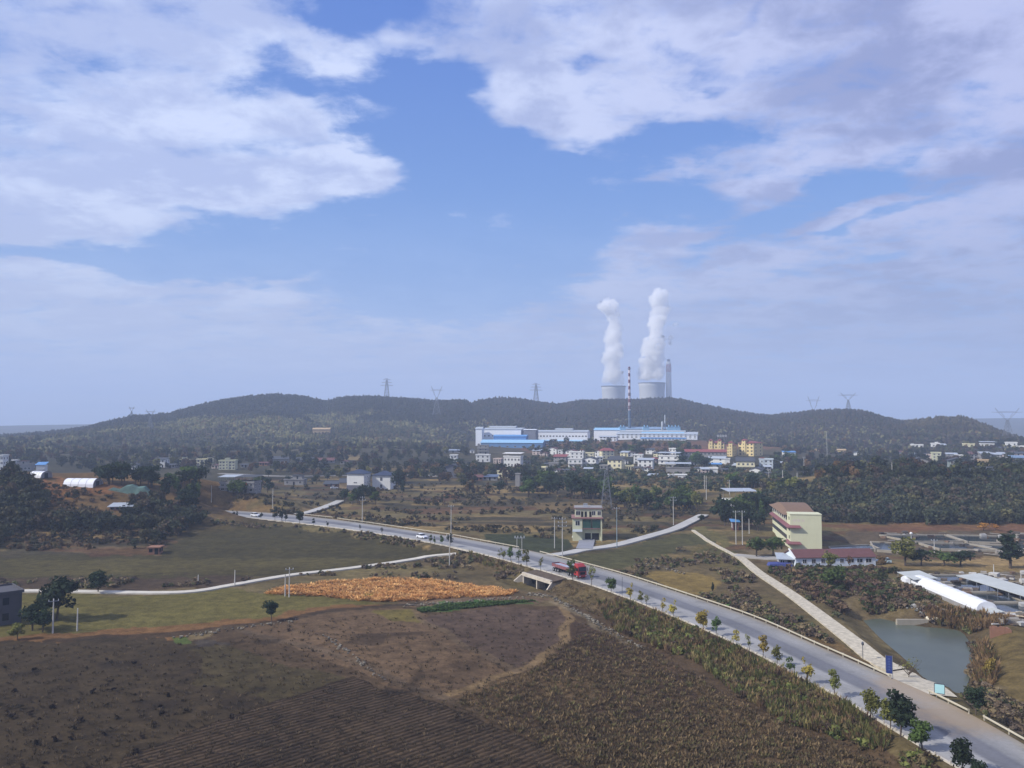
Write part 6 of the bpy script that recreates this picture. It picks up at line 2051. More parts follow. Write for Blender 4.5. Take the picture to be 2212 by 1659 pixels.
def cooling_tower(x0, x1, yrim, label):
    p = at((x0 + x1) / 2, PLANT_D)
    k = mpp(p)
    rt = (x1 - x0) / 2 * k
    h_ = zat(yrim, p)
    t = thing('cooling_tower', label, 'cooling tower', tuple(p), 0, 'cooling towers behind the ridge')
    prof = [(rt * 1.55, 0), (rt * 1.36, h_ * .18), (rt * 1.14, h_ * .38), (rt * .99, h_ * .56), (rt * .93, h_ * .72), (rt * .935, h_ * .84), (rt * .97, h_ * .94), (rt, h_)]
    inner = [(a - 1.2, b) for a, b in reversed(prof)]
    MB().lathe(prof + inner, 64, cap=False).obj('shell', CONC, t, smooth=True)
    MB().lathe([(rt + 0.05, h_ - 1.5), (rt + 1.3, h_ - 1.5), (rt + 1.3, h_), (rt + 0.05, h_)], 64, cap=False).obj('rim', mat('rim_dark', lin(120, 124, 132, .8), 0.9), t)
    return p, rt, h_


T1 = cooling_tower(1299.5, 1352, 834, 'left cooling tower rising behind the ridge')
T2 = cooling_tower(1380, 1437.5, 827, 'right and larger cooling tower rising behind the ridge')


def steam(name, label, pts, p, dens, seed, group='steam plumes', tagit=True):
    """pts: (x_left, x_right, py) outline of the plume; a lumpy hull filled with white vapour"""
    k = mpp(p)
    rng = random.Random(seed)
    bmv, bmf = [], []
    base = lump(np.random.default_rng(seed), 2.0, 2.0)
    for (xa, xb, y0), (xc, xd, y1) in zip(pts[:-1], pts[1:]):
        n = 5
        for i in range(n):
            f = i / n
            xl, xr, yy = xa + (xc - xa) * f, xb + (xd - xb) * f, y0 + (y1 - y0) * f
            wdt = (xr - xl) * k
            for q in range(5):
                r_ = min(wdt, 40 * k) * rng.uniform(0.26, 0.42)
                cxp = (xl + xr) / 2 + (rng.random() - 0.5) * max(0.0, (xr - xl) - 1.7 * r_ / k)
                X = (cxp - CX) / FP * p[1]
                Y = p[1] + rng.uniform(-0.3, 0.3) * wdt
                Z = CAM_H - (yy - 912.6) * k + rng.uniform(-2, 2)
                V = (base[0] - np.array([0, 0, 1.0])) * r_ + np.array([X, Y, Z])
                o_ = len(bmv)
                bmv += [tuple(v) for v in V]
                bmf += [tuple(int(a) + o_ for a in f_) for f_ in base[1]]
    me = bpy.data.meshes.new(name)
    me.from_pydata(bmv, [], bmf)
    me.update()
    m = bpy.data.materials.get('vapour_%s' % dens)
    if m is None:
        m = bpy.data.materials.new('vapour_%s' % dens)
        m.use_nodes = True
        m.node_tree.nodes.clear()
        t = NT(m.node_tree)
        v = t.node('ShaderNodeVolumePrincipled')
        v.inputs['Color'].default_value = (1, 1, 1, 1)
        co = t.node('ShaderNodeTexCoord').outputs['Object']
        nz = t.noise(co, 0.035, 5, 0.6, 0.5)
        t.put(v.inputs['Density'], t.m('MULTIPLY', t.ramp(nz, 0.27, 0.52), dens))
        v.inputs['Anisotropy'].default_value = 0.0
        out = t.node('ShaderNodeOutputMaterial')
        t.l.new(v.outputs[0], out.inputs['Volume'])
    me.materials.append(m)
    o = link(name, me)
    rm = o.modifiers.new('merge', 'REMESH')
    rm.mode = 'VOXEL'
    rm.voxel_size = 2.6
    sm = o.modifiers.new('soften', 'SMOOTH')
    sm.iterations = 5
    for sz, stg in ((46, 34), (18, 20)):
        tx = bpy.data.textures.new(name + str(sz), 'CLOUDS')
        tx.noise_scale = sz
        tx.noise_depth = 2
        dm = o.modifiers.new('billow', 'DISPLACE')
        dm.texture = tx
        dm.strength = stg
        dm.mid_level = 0.5
        dm.texture_coords = 'LOCAL'
    tag(o, label, 'steam', kind='stuff')
    return o


def zc_(zx, zy):
    return 1268.9 + zx * 0.1953, 594 + zy * 0.1953


def outl(rows):
    return [(zc_(a, y)[0], zc_(b, y)[0], zc_(a, y)[1]) for a, b, y in rows]


steam('steam_plume', 'white steam plume rising from the left cooling tower and bending left at its top',
      outl([(176, 408, 1150), (170, 405, 1090), (160, 395, 1000), (182, 390, 900), (175, 425, 800), (222, 405, 700), (220, 395, 600), (212, 380, 480), (212, 355, 400), (120, 345, 350), (95, 335, 325)]), T1[0], 0.06, 3)
steam('steam_plume', 'broad white steam plume rising from the right cooling tower',
      outl([(590, 845, 1100), (560, 855, 1050), (575, 865, 980), (605, 875, 900), (605, 890, 800), (635, 875, 700), (675, 885, 600), (690, 920, 500), (720, 935, 400), (780, 925, 350), (745, 895, 290), (695, 895, 230), (735, 875, 180)]), T2[0], 0.06, 5)

# tall chimney with chequered band
p = at(1445.3, PLANT_D)
k = mpp(p)
h_ = zat(781, p)
t = thing('chimney', 'tall pale chimney with a red and white chequered band right of the cooling towers', 'chimney', tuple(p))
z1, z2 = zat(804, p), zat(787, p)
rb, rt = 6.6 * k, 4.0 * k


def rr_(z):
    return rb + (rt * 1.35 - rb) * min(1, z / h_)


MB().lathe([(rr_(0) * 1.1, 0), (rr_(z1), z1), (rr_(z2), z2), (rr_(h_) * 0.9, h_)], 28).obj('shaft', mat('chimney_grey', lin(226, 226, 228, .88), 0.9, 0.05, 0.03), t, smooth=True)
m = MB()
for row in range(4):
    for i in range(14):
        if (row + i) % 2:
            continue
        a0, a1 = 2 * math.pi * i / 14, 2 * math.pi * (i + 1) / 14
        za, zb_ = z1 + (z2 - z1) * row / 4, z1 + (z2 - z1) * (row + 1) / 4
        r0, r1 = rr_(za) + 0.25, rr_(zb_) + 0.25
        m.poly([(r0 * math.cos(a0), r0 * math.sin(a0), za), (r0 * math.cos(a1), r0 * math.sin(a1), za), (r1 * math.cos(a1), r1 * math.sin(a1), zb_), (r1 * math.cos(a0), r1 * math.sin(a0), zb_)])
m.obj('warning_band', mat('warning_red', lin(190, 110, 110, .85), 0.8, 0.05, 0.05), t)
MB().lathe([(rr_(h_) * 0.62, h_ - 1), (rr_(h_) * 0.62, h_ + 7)], 20).obj('flue_tip', mat('flue_grey', lin(150, 150, 158, .8), 0.9), t)
steam('steam_plume', 'small puff of white steam beside the right plume above the chequered chimney', outl([(895, 955, 760), (890, 960, 700), (895, 950, 655)]), p, 0.10, 8)
steam('steam_plume', 'faint wisp of steam right of the plume above the chequered chimney', outl([(940, 1000, 545), (965, 1010, 530)]), p, 0.05, 9)

# red and white striped chimney of the factory
p = at(1360, 1085)
k = mpp(p)
h_ = zat(792, p)
t = thing('striped_chimney', 'slim red and white striped chimney rising from the factory roofs', 'chimney', tuple(p))
MB().lathe([(2.1, -2), (1.25, h_)], 16).obj('shaft', mat('stack_white', lin(196, 186, 190, .82), 0.8, 0.05, 0.1), t, smooth=True)
red = mat('stack_red', lin(122, 74, 84, .78), 0.8, 0.1, 0.2)
n = 7
zs_ = np.linspace(h_ * 0.42, h_, 2 * n)
for i in range(0, 2 * n, 2):
    za, zb_ = zs_[i], zs_[min(i + 1, 2 * n - 1)]
    if zb_ > za:
        f = lambda z: 2.1 + (1.25 - 2.1) * z / h_ + 0.06
        MB().lathe([(f(za), za), (f(zb_), zb_)], 16, cap=False).obj('stripe', red, t, smooth=True)
f = lambda z: 2.1 + (1.25 - 2.1) * z / h_ + 0.07
MB().lathe([(f(0), 0), (f(h_ * .40), h_ * .40)], 16, cap=False).obj('lower_casing', mat('casing_blue', lin(92, 112, 136, .8), 0.6), t, smooth=True)
for q in (0.28, 0.44, 0.62, 0.97):
    MB().lathe([(f(h_ * q), h_ * q), (f(h_ * q) + 0.9, h_ * q), (f(h_ * q) + 0.9, h_ * q + 0.7), (f(h_ * q), h_ * q + 0.7)], 16, cap=False).obj('platform', STEEL, t)

# ------------------------------------------------------------------ lattice pylons
PYM = mat('galvanised', lin(120, 124, 134, .8), 0.6, 0.05, 0.2)


def pylon(px, yb, yt, dist, kind, label, wid=None, rot=0.0, r_=None):
    p = at(px, dist)
    k = mpp(p)
    h_ = zat(yt, p)
    s = h_
    r0 = r_ or max(0.09, dist * 0.00016)
    bw = h_ * 0.13
    t = thing('pylon', label, 'pylon', tuple(p), R(rot), 'lattice pylons')
    m = MB()
    ht = 0.62 if kind != 'tower' else 0.95
    lv = [0, .16, .30, .42, .52, .60, ht] if kind != 'tower' else [0, .18, .34, .48, .60, .70, .79, .87, .95]

    def corner(i, z):
        w_ = bw * (1 - 0.82 * min(1, z / (ht if kind != 'tower' else 1.0)))
        sx, sy = ((-1, -1), (1, -1), (1, 1), (-1, 1))[i]
        return (sx * w_, sy * w_, z * h_)
    for i in range(4):
        m.tube(corner(i, 0), corner(i, ht), r0 * 1.3, r0, 4)
        j = (i + 1) % 4
        for a, b in zip(lv[:-1], lv[1:]):
            m.tube(corner(i, a), corner(j, b), r0 * .7, n=4)
            m.tube(corner(j, a), corner(i, b), r0 * .7, n=4)
            m.tube(corner(i, b), corner(j, b), r0 * .7, n=4)
    m.obj('lattice_body', PYM, t)
    m = MB()
    if kind == 'tower':
        for z, w_ in ((.66, .30), (.80, .24), (.93, .18)):
            for s_ in (-1, 1):
                m.tube((0, 0, z * h_), (s_ * w_ * h_, 0, (z + .02) * h_), r0, r0 * .7, 4)
                m.tube((0, 0, (z + .06) * h_), (s_ * w_ * h_, 0, (z + .02) * h_), r0 * .8, n=4)
        m.tube((-.1 * h_, 0, h_), (.06 * h_, 0, h_), r0, n=4).tube((0, 0, .94 * h_), (0, 0, h_), r0, n=4)
    else:     # forked head
        W2 = (wid or 40) / 2 * k
        for s_ in (-1, 1):
            m.tube((s_ * bw * .18, 0, ht * h_), (s_ * W2 * .72, 0, .86 * h_), r0 * 1.4, r0, 4)
            m.tube((s_ * bw * .6, 0, .72 * h_), (s_ * W2 * .5, 0, .86 * h_), r0, n=4)
            m.tube((s_ * W2 * .72, 0, .86 * h_), (s_ * W2 * .98, 0, h_), r0 * 1.2, r0 * .6, 4)
            m.tube((s_ * W2 * .6, 0, .86 * h_), (s_ * W2 * .98, 0, h_), r0, r0 * .5, 4)
            m.tube((s_ * W2 * .72, 0, .86 * h_), (s_ * W2 * 1.25, 0, .87 * h_), r0, r0 * .6, 4)
        m.tube((-W2 * .72, 0, .86 * h_), (W2 * .72, 0, .86 * h_), r0, n=4)
        m.tube((-W2 * .6, 0, .89 * h_), (W2 * .6, 0, .89 * h_), r0 * .8, n=4)
    m.obj('crossarm', PYM, t)
    return t


pylon(835, 858, 818, 1590, 'tower', 'many-armed lattice pylon on the ridge crest, left of centre', rot=15)
pylon(943, 898, 834, 1330, 'fork', 'forked lattice pylon on the hillside left of the ridge dip', 24)
pylon(1158, 863, 828, 1600, 'tower', 'lattice pylon on the crest above the blue factory roofs', rot=10)
pylon(284, 893, 878, 1650, 'fork', 'small forked pylon on the crest far left', 12)
pylon(325, 935, 884, 1250, 'fork', 'forked pylon against the dark hillside at left', 20)
pylon(1758, 884, 855, 1900, 'fork', 'faint forked pylon behind the right end of the ridge', 26)
pylon(1833, 884, 848, 1480, 'fork', 'forked pylon on the right-hand hill crest', 34)
pylon(2176, 930, 881, 1150, 'fork', 'large forked pylon near the right edge', 54)
pylon(1309, 1095, 1010, 392, 'tower', 'nearest lattice pylon standing in the valley behind the pale green house', r_=0.065)

# ------------------------------------------------------------------ utility poles
POLEM = mat('pole_concrete', lin(196, 194, 188, .86), 0.9, 0.08, 0.5)
POLEG = mat('pole_bluegrey', lin(140, 158, 166, .85), 0.6, 0.08, 0.5)
INS = mat('insulator', lin(206, 210, 216, .86), 0.4, 0.05, 1.0)


def pole(px, yb, yt, label, arms=1, r_=0.16, m_=None, dx=0, group='utility poles', ztop=None):
    p = G(px, yb)
    k = mpp(p)
    h_ = (yb - yt) * k
    t = thing('utility_pole', label, 'pole', tuple(p), -math.atan2(p[0], p[1]), group)
    MB().tube((0, 0, -0.6), (dx * k, 0, h_), r_, r_ * 0.62, 8).obj('shaft', m_ or POLEM, t)
    for a in range(arms):
        z = h_ - 0.5 - 1.1 * a
        w_ = 0.95 if a == 0 else 1.35
        cx_ = dx * k * z / h_
        MB().box(cx_ - w_, cx_ + w_, -0.22, -0.12, z - 0.06, z + 0.06).obj('crossarm', STEEL, t)
        for s_ in (-1, 0, 1):
            MB().tube((cx_ + s_ * w_ * .9, -0.17, z + 0.06), (cx_ + s_ * w_ * .9, -0.17, z + 0.4), 0.09, 0.07, 6).obj('insulator', INS, t)
    return t


for a in ((782.5, 1129, 1073, 'pale concrete pole behind the far guard rail, below the white houses', 2), (974.3, 1157, 1092, 'tall thin pole behind the guard rail by the farm road turning', 1),
          (971, 1221, 1155, 'pale pole in front of the road at the farm road turning', 1), (1198, 1184, 1118, 'thin pole left of the double-armed one at the junction', 1),
          (1215, 1205, 1119, 'thick pale pole with many insulators at the junction', 3), (1454.8, 1133, 1073, 'concrete pole beside the upper part of the side road', 2),
          (1590, 1176, 1104, 'left one of the two tall poles before the evergreens', 1), (1604, 1177, 1104, 'right one of the two tall poles before the evergreens', 1),
          (1618.4, 1152, 1121, 'short pole right of the two tall ones before the evergreens', 0), (589, 1098, 1057, 'pale pole in the plots beyond the far end of the road', 0),
          (456.5, 1085, 1049, 'pale pole above the bend where the road goes out of sight', 0), (114, 1368, 1295, 'pale concrete pole standing in front of the dark trees at far left', 1),
          (624.7, 1290, 1227, 'pale pole with a crossarm beside the orange reeds', 1), (615.8, 1288, 1242, 'shorter dark stub pole beside the one at the orange reeds', 0),
          (507, 1265, 1232, 'thin grey pole on the farm road left of the orange reeds', 0), (1526, 1079, 1028, 'tall pole in the trees left of the canopy house', 0),
          (1522, 1057, 1027, 'shorter pole just behind the one left of the canopy house', 0), (1576, 1068, 1037, 'pole with brackets behind the canopy house', 1),
          (1630.6, 1054, 1026, 'pole in the bare plot right of the white gable', 0), (1645, 1060, 1042, 'short pole with a lamp arm right of the bare plot', 1),
          (1661, 1039, 1016, 'left of the close pair of poles by the stepped blue-grey wall', 1), (1691, 1048, 1016, 'pole at the left edge of the right-hand scrub', 0),
          (1737, 1021, 987, 'pole with a crossarm on the slope beyond the wood', 1), (1745, 1028, 1012, 'short pole just right of the one on the slope', 0),
          (1722, 1036, 1021, 'short pale pole below the one on the slope', 0), (1927.4, 1037, 999, 'pale pole rising from the top of the right-hand wood', 0),
          (1871, 1025, 1006, 'small pole left of the pale one above the wood', 0), (2035.7, 1030, 1012, 'small pole below the grey-green gabled house', 0),
          (1787, 1001, 933, 'very tall slender steel pole on the far slope at right', 0), (2018.6, 1195, 1165, 'pole with a transformer between the fish pools', 1),
          (2147, 1243, 1220, 'short white pole at the grey sheet roof', 0), (2206, 1261, 1236, 'short white pole at the right edge by the sheet roof', 0),
          (1429, 983, 969, 'short pole before the large factory hall', 0), (1585, 1010, 998, 'small pole beside the cream balcony house', 0),
          (166.7, 1363, 1315, 'thin dark pole in the green field right of the concrete one', 0), (428, 1262, 1242, 'thin dark stake on the hedge strip', 0),
          (2157, 1010, 990, 'pole with brackets among the right-edge houses', 1), (733, 992, 976, 'small pole at the pale threshing ground', 0)):
    pole(a[0], a[1], a[2], a[3], a[4], r_=0.17 if a[2] > 1040 else 0.2)
pole(1332.7, 1182, 1096.5, 'tall blue-grey steel pole beside the side road', 1, 0.17, POLEG)
# two twin posts carrying a switch by the green pond, thin bent post at the road edge
p = G(1122, 1189)
k = mpp(p)
t = thing('switch_stand', 'pair of short posts carrying white insulators at the guard rail end', 'switch stand', tuple(p))
for s_ in (-0.8, 0.8):
    MB().tube((s_, 0, -0.5), (s_, 0, 4.2), 0.09).obj('post', POLEM, t)
MB().box(-1.6, 1.8, -0.08, 0.08, 3.9, 4.05).obj('crossbar', STEEL, t)
for s_ in (-1.4, -0.5, 0.5, 1.5):
    MB().tube((s_, 0, 4.05), (s_, 0, 4.7), 0.13, 0.1).obj('insulator', INS, t)
p = plane_pt(1343.6, 1289.5)
o = MB().tube((0, 0, -0.8), (0.1, 0, 42 * mpp(p)), 0.07, 0.05).obj('thin_post', mat('dark_steel', lin(90, 94, 104, .8), 0.6), loc=tuple(p))
tag(o, 'thin dark leaning post on the near edge of the road', 'post')
p = G(1864, 1421)
t = thing('lantern_post', 'dark lantern post between the guard rail and the dirt road', 'lamp post', tuple(p))
k = mpp(p)
MB().tube((0, 0, -0.3), (0, 0, 26 * k), 0.06).obj('post', mat('dark_steel', (0, 0, 0)), t)
MB().lathe([(0.08, 0), (0.24, 0.15), (0.24, 0.5), (0.05, 0.7)], 8).obj('lantern', mat('dark_steel', (0, 0, 0)), t, loc=(0, 0, 26 * k))

# ------------------------------------------------------------------ signs
p = plane_pt(1921, 1458)
k = mpp(p)
t = thing('banner_sign', 'tall narrow blue sign standing at the end of the long guard rail', 'sign', tuple(p), -0.42)
hs2 = 40 * k
MB().box(-0.45, 0.45, -0.06, 0.06, 0.25, hs2).obj('panel', mat('sign_blue', lin(50, 66, 128, .8), 0.5, 0.1, 1.0), t)
for s_ in (-0.5, 0.5):
    MB().tube((s_, 0, -1.0), (s_, 0, hs2 + 0.08), 0.05).obj('post', STEEL, t)
m = MB()
for i in range(5):
    z = hs2 - 0.45 - i * 0.43
    m.box(-0.2, 0.2, -0.075, -0.062, z, z + 0.05).box(-0.02, 0.04, -0.075, -0.063, z - 0.16, z + 0.12).box(-0.22, -0.08, -0.075, -0.062, z - 0.17, z - 0.12).box(0.08, 0.22, -0.075, -0.062, z - 0.14, z - 0.09)
m.obj('lettering', mat('sign_pale', lin(96, 114, 170, .8), 0.6), t)
p = plane_pt(2030, 1508)
k = mpp(p)
t = thing('notice_board', 'pale blue framed notice board behind the short guard rail by the pond', 'sign', tuple(p), -0.5)
a = 9 * k
MB().box(-a, a, -0.03, 0.03, 0.7, 0.7 + 19 * k).obj('panel', mat('board_cyan', lin(176, 222, 226, .88), 0.5, 0.05, 1.0), t)
f_ = MB()
f_.box(-a - 0.08, -a, -0.05, 0.05, 0.6, 0.8 + 19 * k).box(a, a + 0.08, -0.05, 0.05, 0.6, 0.8 + 19 * k).box(-a, a, -0.05, 0.05, 0.6, 0.7).box(-a, a, -0.05, 0.05, 0.7 + 19 * k, 0.8 + 19 * k)
f_.obj('frame', mat('dark_steel', (0, 0, 0)), t)
for s_ in (-a * .7, a * .7):
    MB().tube((s_, 0.02, -2.0), (s_, 0.02, 0.65), 0.05).obj('leg', STEEL, t)
# row of white letters on the hillside above the flats, too small to be read
p = at(1558, 990)
t = thing('hillside_sign', 'row of small white characters on the slope above the yellow flats', 'sign', tuple(p))
for i in range(4):
    m = MB()
    x = -5 + i * 3.0
    m.box(x, x + 2.0, -0.1, 0.1, 9.2, 9.5).box(x, x + 2.0, -0.1, 0.1, 7.4, 7.7).box(x, x + 0.3, -0.1, 0.1, 7.7, 9.2).box(x + 1.7, x + 2.0, -0.1, 0.1, 7.7, 9.2).box(x + .85, x + 1.15, -0.1, 0.1, 7.0, 10.0)
    m.obj('letter', TRIM, t)
m = MB()
for x in (-5, -1, 3, 6):
    m.tube((x, 0.3, 0), (x, 0.3, 9.5), 0.12)
m.obj('frame', STEEL, t)

# ------------------------------------------------------------------ guard rails and kerb posts
RAILM = mat('guard_rail', lin(200, 192, 170, .8), 0.55, 0.12, 0.6, stain=0.25)


def guard_rail(pts, label, step=4.0, zbase=0.0, inset=0.25, hgt=0.72):
    P = catmull([plane_pt(*q, zbase)[:2] for q in pts], 1.5)
    s = np.concatenate([[0], np.cumsum(np.hypot(*np.diff(P, axis=0).T))])
    n = max(2, int(s[-1] / step))
    Q = resample(P, n + 1)
    t = thing('guard_rail', label, 'guard rail', (P[0][0], P[0][1], zbase), 0, 'guard rails')
    o0 = P[0]
    m = MB()
    prof = [(0.0, 0.40), (0.07, 0.46), (0.0, 0.52), (0.0, 0.54), (0.07, 0.60), (0.0, 0.67)]
    Pr = resample(P, max(3, int(s[-1] / 2.5)))
    T = np.gradient(Pr, axis=0)
    T /= np.linalg.norm(T, axis=1)[:, None]
    N = np.stack([T[:, 1], -T[:, 0]], 1)
    V = []
    for a, b in prof + [(-0.05, z) for _, z in reversed(prof)]:
        V.append(np.column_stack([Pr - o0 + N * a, np.full(len(Pr), b + 0.06)]))
    V = np.array(V)
    nn, L_ = len(Pr), len(V)
    F = []
    for i in range(L_):
        j = (i + 1) % L_
        for q in range(nn - 1):
            F.append((i * nn + q, i * nn + q + 1, j * nn + q + 1, j * nn + q))
    link('rail', npmesh('rail', V.reshape(-1, 3), F, RAILM), t)
    pm = MB().box(-0.07, 0.07, -0.07, 0.07, -0.7, 0.74).mesh('post', RAILM)
    for q in Q[:: max(1, len(Q) // 95)]:
        i = int(np.argmin(np.hypot(Pr[:, 0] - q[0], Pr[:, 1] - q[1])))
        d_ = -N[i] * 0.16
        link('post', pm, t, (q[0] - o0[0] + d_[0], q[1] - o0[1] + d_[1], 0))
    return t


guard_rail([(1166, 1195), (1322, 1236), (1429, 1269), (1563, 1313), (1620, 1333), (1674, 1355), (1765, 1396), (1845, 1431), (1922, 1467)], 'long pale guard rail from the side road junction to the blue sign')
guard_rail([(2006, 1500), (2091, 1543)], 'short guard rail below the pale blue notice board')
guard_rail([(2124, 1556), (2212, 1606), (2300, 1656)], 'guard rail leaving the picture at the lower right')
guard_rail([(728, 1122), (808, 1133), (889, 1145), (970, 1157), (1050, 1172), (1120, 1185)], 'far guard rail ending at the side road junction')
guard_rail([(642, 1112), (680, 1116), (718, 1120)], 'short far guard rail between the lower lane and the gap')

# concrete kerb with small posts on the near edge
kb = offset(NEARR, 0.0)
nrm = NEARR - FARR
nrm /= np.linalg.norm(nrm, axis=1)[:, None]
K0, K1 = NEARR + nrm * 0.05, NEARR + nrm * 0.35
V, F = [], []
n = len(K0)
V = np.concatenate([np.column_stack([K0, np.full(n, -0.3)]), np.column_stack([K0, np.full(n, 0.2)]), np.column_stack([K1, np.full(n, 0.2)]), np.column_stack([K1, np.full(n, -0.3)])])
for j in range(3):
    for i in range(n - 1):
        F.append((j * n + i, j * n + i + 1, (j + 1) * n + i + 1, (j + 1) * n + i))
o = link('kerb', npmesh('kerb', V, F, concrete))
tag(o, 'pale concrete kerb along the near edge of the main road', 'kerb', kind='structure')
S_ = np.concatenate([[0], np.cumsum(np.hypot(*np.diff(K1, axis=0).T))])
pmesh = MB().hull8([(-0.1, -0.1, -0.6), (0.1, -0.1, -0.6), (0.1, 0.1, -0.6), (-0.1, 0.1, -0.6), (-0.07, -0.07, 0.55), (0.07, -0.07, 0.55), (0.07, 0.07, 0.55), (-0.07, 0.07, 0.55)]).mesh('kerb_post', concrete)
for i, s in enumerate(np.arange(6, min(S_[-1], 250), 2.6)):
    x, y = np.interp(s, S_, K1[:, 0]), np.interp(s, S_, K1[:, 1])
    o = link('kerb_post', pmesh, None, (x, y, 0))
    tag(o, 'small square concrete post standing on the near kerb of the main road', 'kerb post', 'kerb posts along the main road')

# ------------------------------------------------------------------ culvert under the road
t = thing('culvert', 'stained concrete culvert with two square openings under the main road', 'culvert', (CUL_A[0], CUL_A[1], -3.6), math.atan2(CUL_U[1], CUL_U[0]))
Hc, w1 = 3.0, CUL_W
CU = mat('culvert_concrete', lin(204, 194, 178, .84), 0.9, 0.2, 0.6, stain=0.7)
MB().box(-0.3, w1 + 0.3, -0.35, 0.3, Hc - 0.6, Hc + 0.35).obj('header_beam', CU, t)
MB().box(-0.3, w1 + 0.3, 0.3, 4.9, Hc - 0.6, Hc - 0.3).obj('roof_slab', CU, t)
for x in (0.0, w1 * 0.5, w1):
    MB().box(x - 0.2, x + 0.2, -0.1, 3.0, -0.6, Hc - 0.604).obj('pier', CU, t)
MB().box(-0.2, w1 + 0.2, 2.6, 3.2, -0.6, Hc - 0.62).obj('painted_shade_back', DARK, t)  # closes the passage; its dark colour stands in for the shade inside
MB().box(0.21, w1 - 0.21, 0.4, 2.6, 0.02, 0.1).obj('painted_shade_floor', DARK, t)  # floor coloured dark to carry the shade inside the culvert
MB().hull8([(-0.6, 0.3, Hc - 0.29), (w1 + 0.6, 0.3, Hc - 0.29), (w1 + 0.6, 5.0, Hc - 0.29), (-0.6, 5.0, Hc - 0.29), (-0.6, 0.3, Hc + 0.1), (w1 + 0.6, 0.3, Hc + 0.1), (w1 + 0.6, 5.0, 3.57), (-0.6, 5.0, 3.57)]).obj('soil_cover', mat('soil', lin(98, 84, 70, .8), 0.95, 0.35, 0.8, bump=0.6), t)
MB().hull8([(w1 + 0.2, 0, -0.6), (w1 + 0.6, 0, -0.6), (w1 + 2.2, -3.4, -0.6), (w1 + 1.8, -3.4, -0.6), (w1 + 0.2, 0, Hc), (w1 + 0.6, 0, Hc), (w1 + 2.2, -3.4, 0.6), (w1 + 1.8, -3.4, 0.6)]).obj('wing_wall', CU, t)
MB().hull8([(-0.6, 0, -0.6), (-0.2, 0, -0.6), (-1.4, -2.8, -0.6), (-1.8, -2.8, -0.6), (-0.6, 0, Hc), (-0.2, 0, Hc), (-1.4, -2.8, 0.6), (-1.8, -2.8, 0.6)]).obj('wing_wall', CU, t)

# ------------------------------------------------------------------ vehicles
TYRE = mat('tyre', lin(36, 36, 38, .8), 0.9)
RIM = mat('rim', lin(170, 172, 176, .85), 0.4, metal=0.5)
CARW = mat('white_car_paint', lin(232, 234, 238, .88), 0.3, 0.02, 0.5, spec=0.5)
LAMP = mat('headlight_glass', lin(220, 224, 228, .85), 0.1, spec=0.5)


def wheel(parent, x, y, r_, w_):
    o = MB().tube((x, y - w_ / 2, r_), (x, y + w_ / 2, r_), r_, n=14).obj('wheel', TYRE, parent)
    MB().tube((x, y - w_ / 2 - 0.01, r_), (x, y + w_ / 2 + 0.01, r_), r_ * .55, n=10).obj('hub', RIM, o)


def car(pos, ang, label, paint=CARW, suv=True):
    t = thing('parked_car' if 'parked' in label else 'white_car', label, 'car', pos, ang)
    h = 0.35
    L_, W2 = 4.5, 0.88
    body = [(-2.2, .35), (2.2, .35), (2.25, .75), (1.9, .95), (1.0, 1.05), (-2.0, 1.08), (-2.25, .9)]
    m = MB().prism(body, 'y', -W2, W2)
    m.obj('body', paint, t)
    top = 1.62 if suv else 1.42
    m = MB().hull8([(-1.9, -W2 * .96, 1.07), (0.95, -W2 * .96, 1.05), (0.95, W2 * .96, 1.05), (-1.9, W2 * .96, 1.07), (-1.5, -W2 * .8, top), (0.1, -W2 * .8, top), (0.1, W2 * .8, top), (-1.5, W2 * .8, top)])
    m.obj('cabin_glass', GLASS, t)
    MB().hull8([(-1.55, -W2 * .82, top - .02), (0.15, -W2 * .82, top - .02), (0.15, W2 * .82, top - .02), (-1.55, W2 * .82, top - .02), (-1.45, -W2 * .7, top + .05), (0.0, -W2 * .7, top + .05), (0.0, W2 * .7, top + .05), (-1.45, W2 * .7, top + .05)]).obj('roof', paint, t)
    for s_ in (-1, 1):
        m = MB()
        m.hull8([(-.62, s_ * W2 * .97 - .02, 1.05), (-.5, s_ * W2 * .97 - .02, 1.05), (-.5, s_ * W2 * .97 + .02, 1.05), (-.62, s_ * W2 * .97 + .02, 1.05), (-.62, s_ * W2 * .81 - .02, top), (-.5, s_ * W2 * .81 - .02, top), (-.5, s_ * W2 * .81 + .02, top), (-.62, s_ * W2 * .81 + .02, top)])
        m.obj('pillar', paint, t)
        wheel(t, -1.4, s_ * .8, .34, .22)
        wheel(t, 1.4, s_ * .8, .34, .22)
        MB().box(2.12, 2.27, s_ * .62 - .18, s_ * .62 + .18, .66, .82).obj('headlight', LAMP, t)
    MB().box(2.2, 2.28, -.4, .4, .45, .62).obj('grille', DARK, t)
    return t


def road_ang(x, y):
    i = int(np.argmin(np.hypot(MID[:, 0] - x, MID[:, 1] - y)))
    i = min(max(i, 1), len(MID) - 2)
    d_ = MID[i - 1] - MID[i + 1]
    return math.atan2(d_[1], d_[0])


p = plane_pt(911.5, 1163)
car((p[0], p[1], 0.035), road_ang(p[0], p[1]), 'white car driving on the main road before the farm road turning')
p = plane_pt(552, 1116)
car((p[0], p[1], 0.035), road_ang(p[0], p[1]), 'white car far off on the road near the bend')
p = G(1244, 1162)
car(tuple(p + np.array([0, 0, .02])), R(250), 'white car parked under the awning of the pale green house')
p = G(929, 1030)
car(tuple(p + np.array([0, 0, .25])), R(180), 'white van parked on the village road right of the white houses')
p = G(722, 1056)
car(tuple(p + np.array([0, 0, .1])), R(20), 'white car parked before the dark-roofed shed left of the white houses')
p = G(1908, 1217)
car(tuple(p + np.array([0, 0, .1])), R(175), 'pale blue-white car parked right of the low white building', mat('pale_blue_paint', lin(190, 212, 222, .86), 0.35))

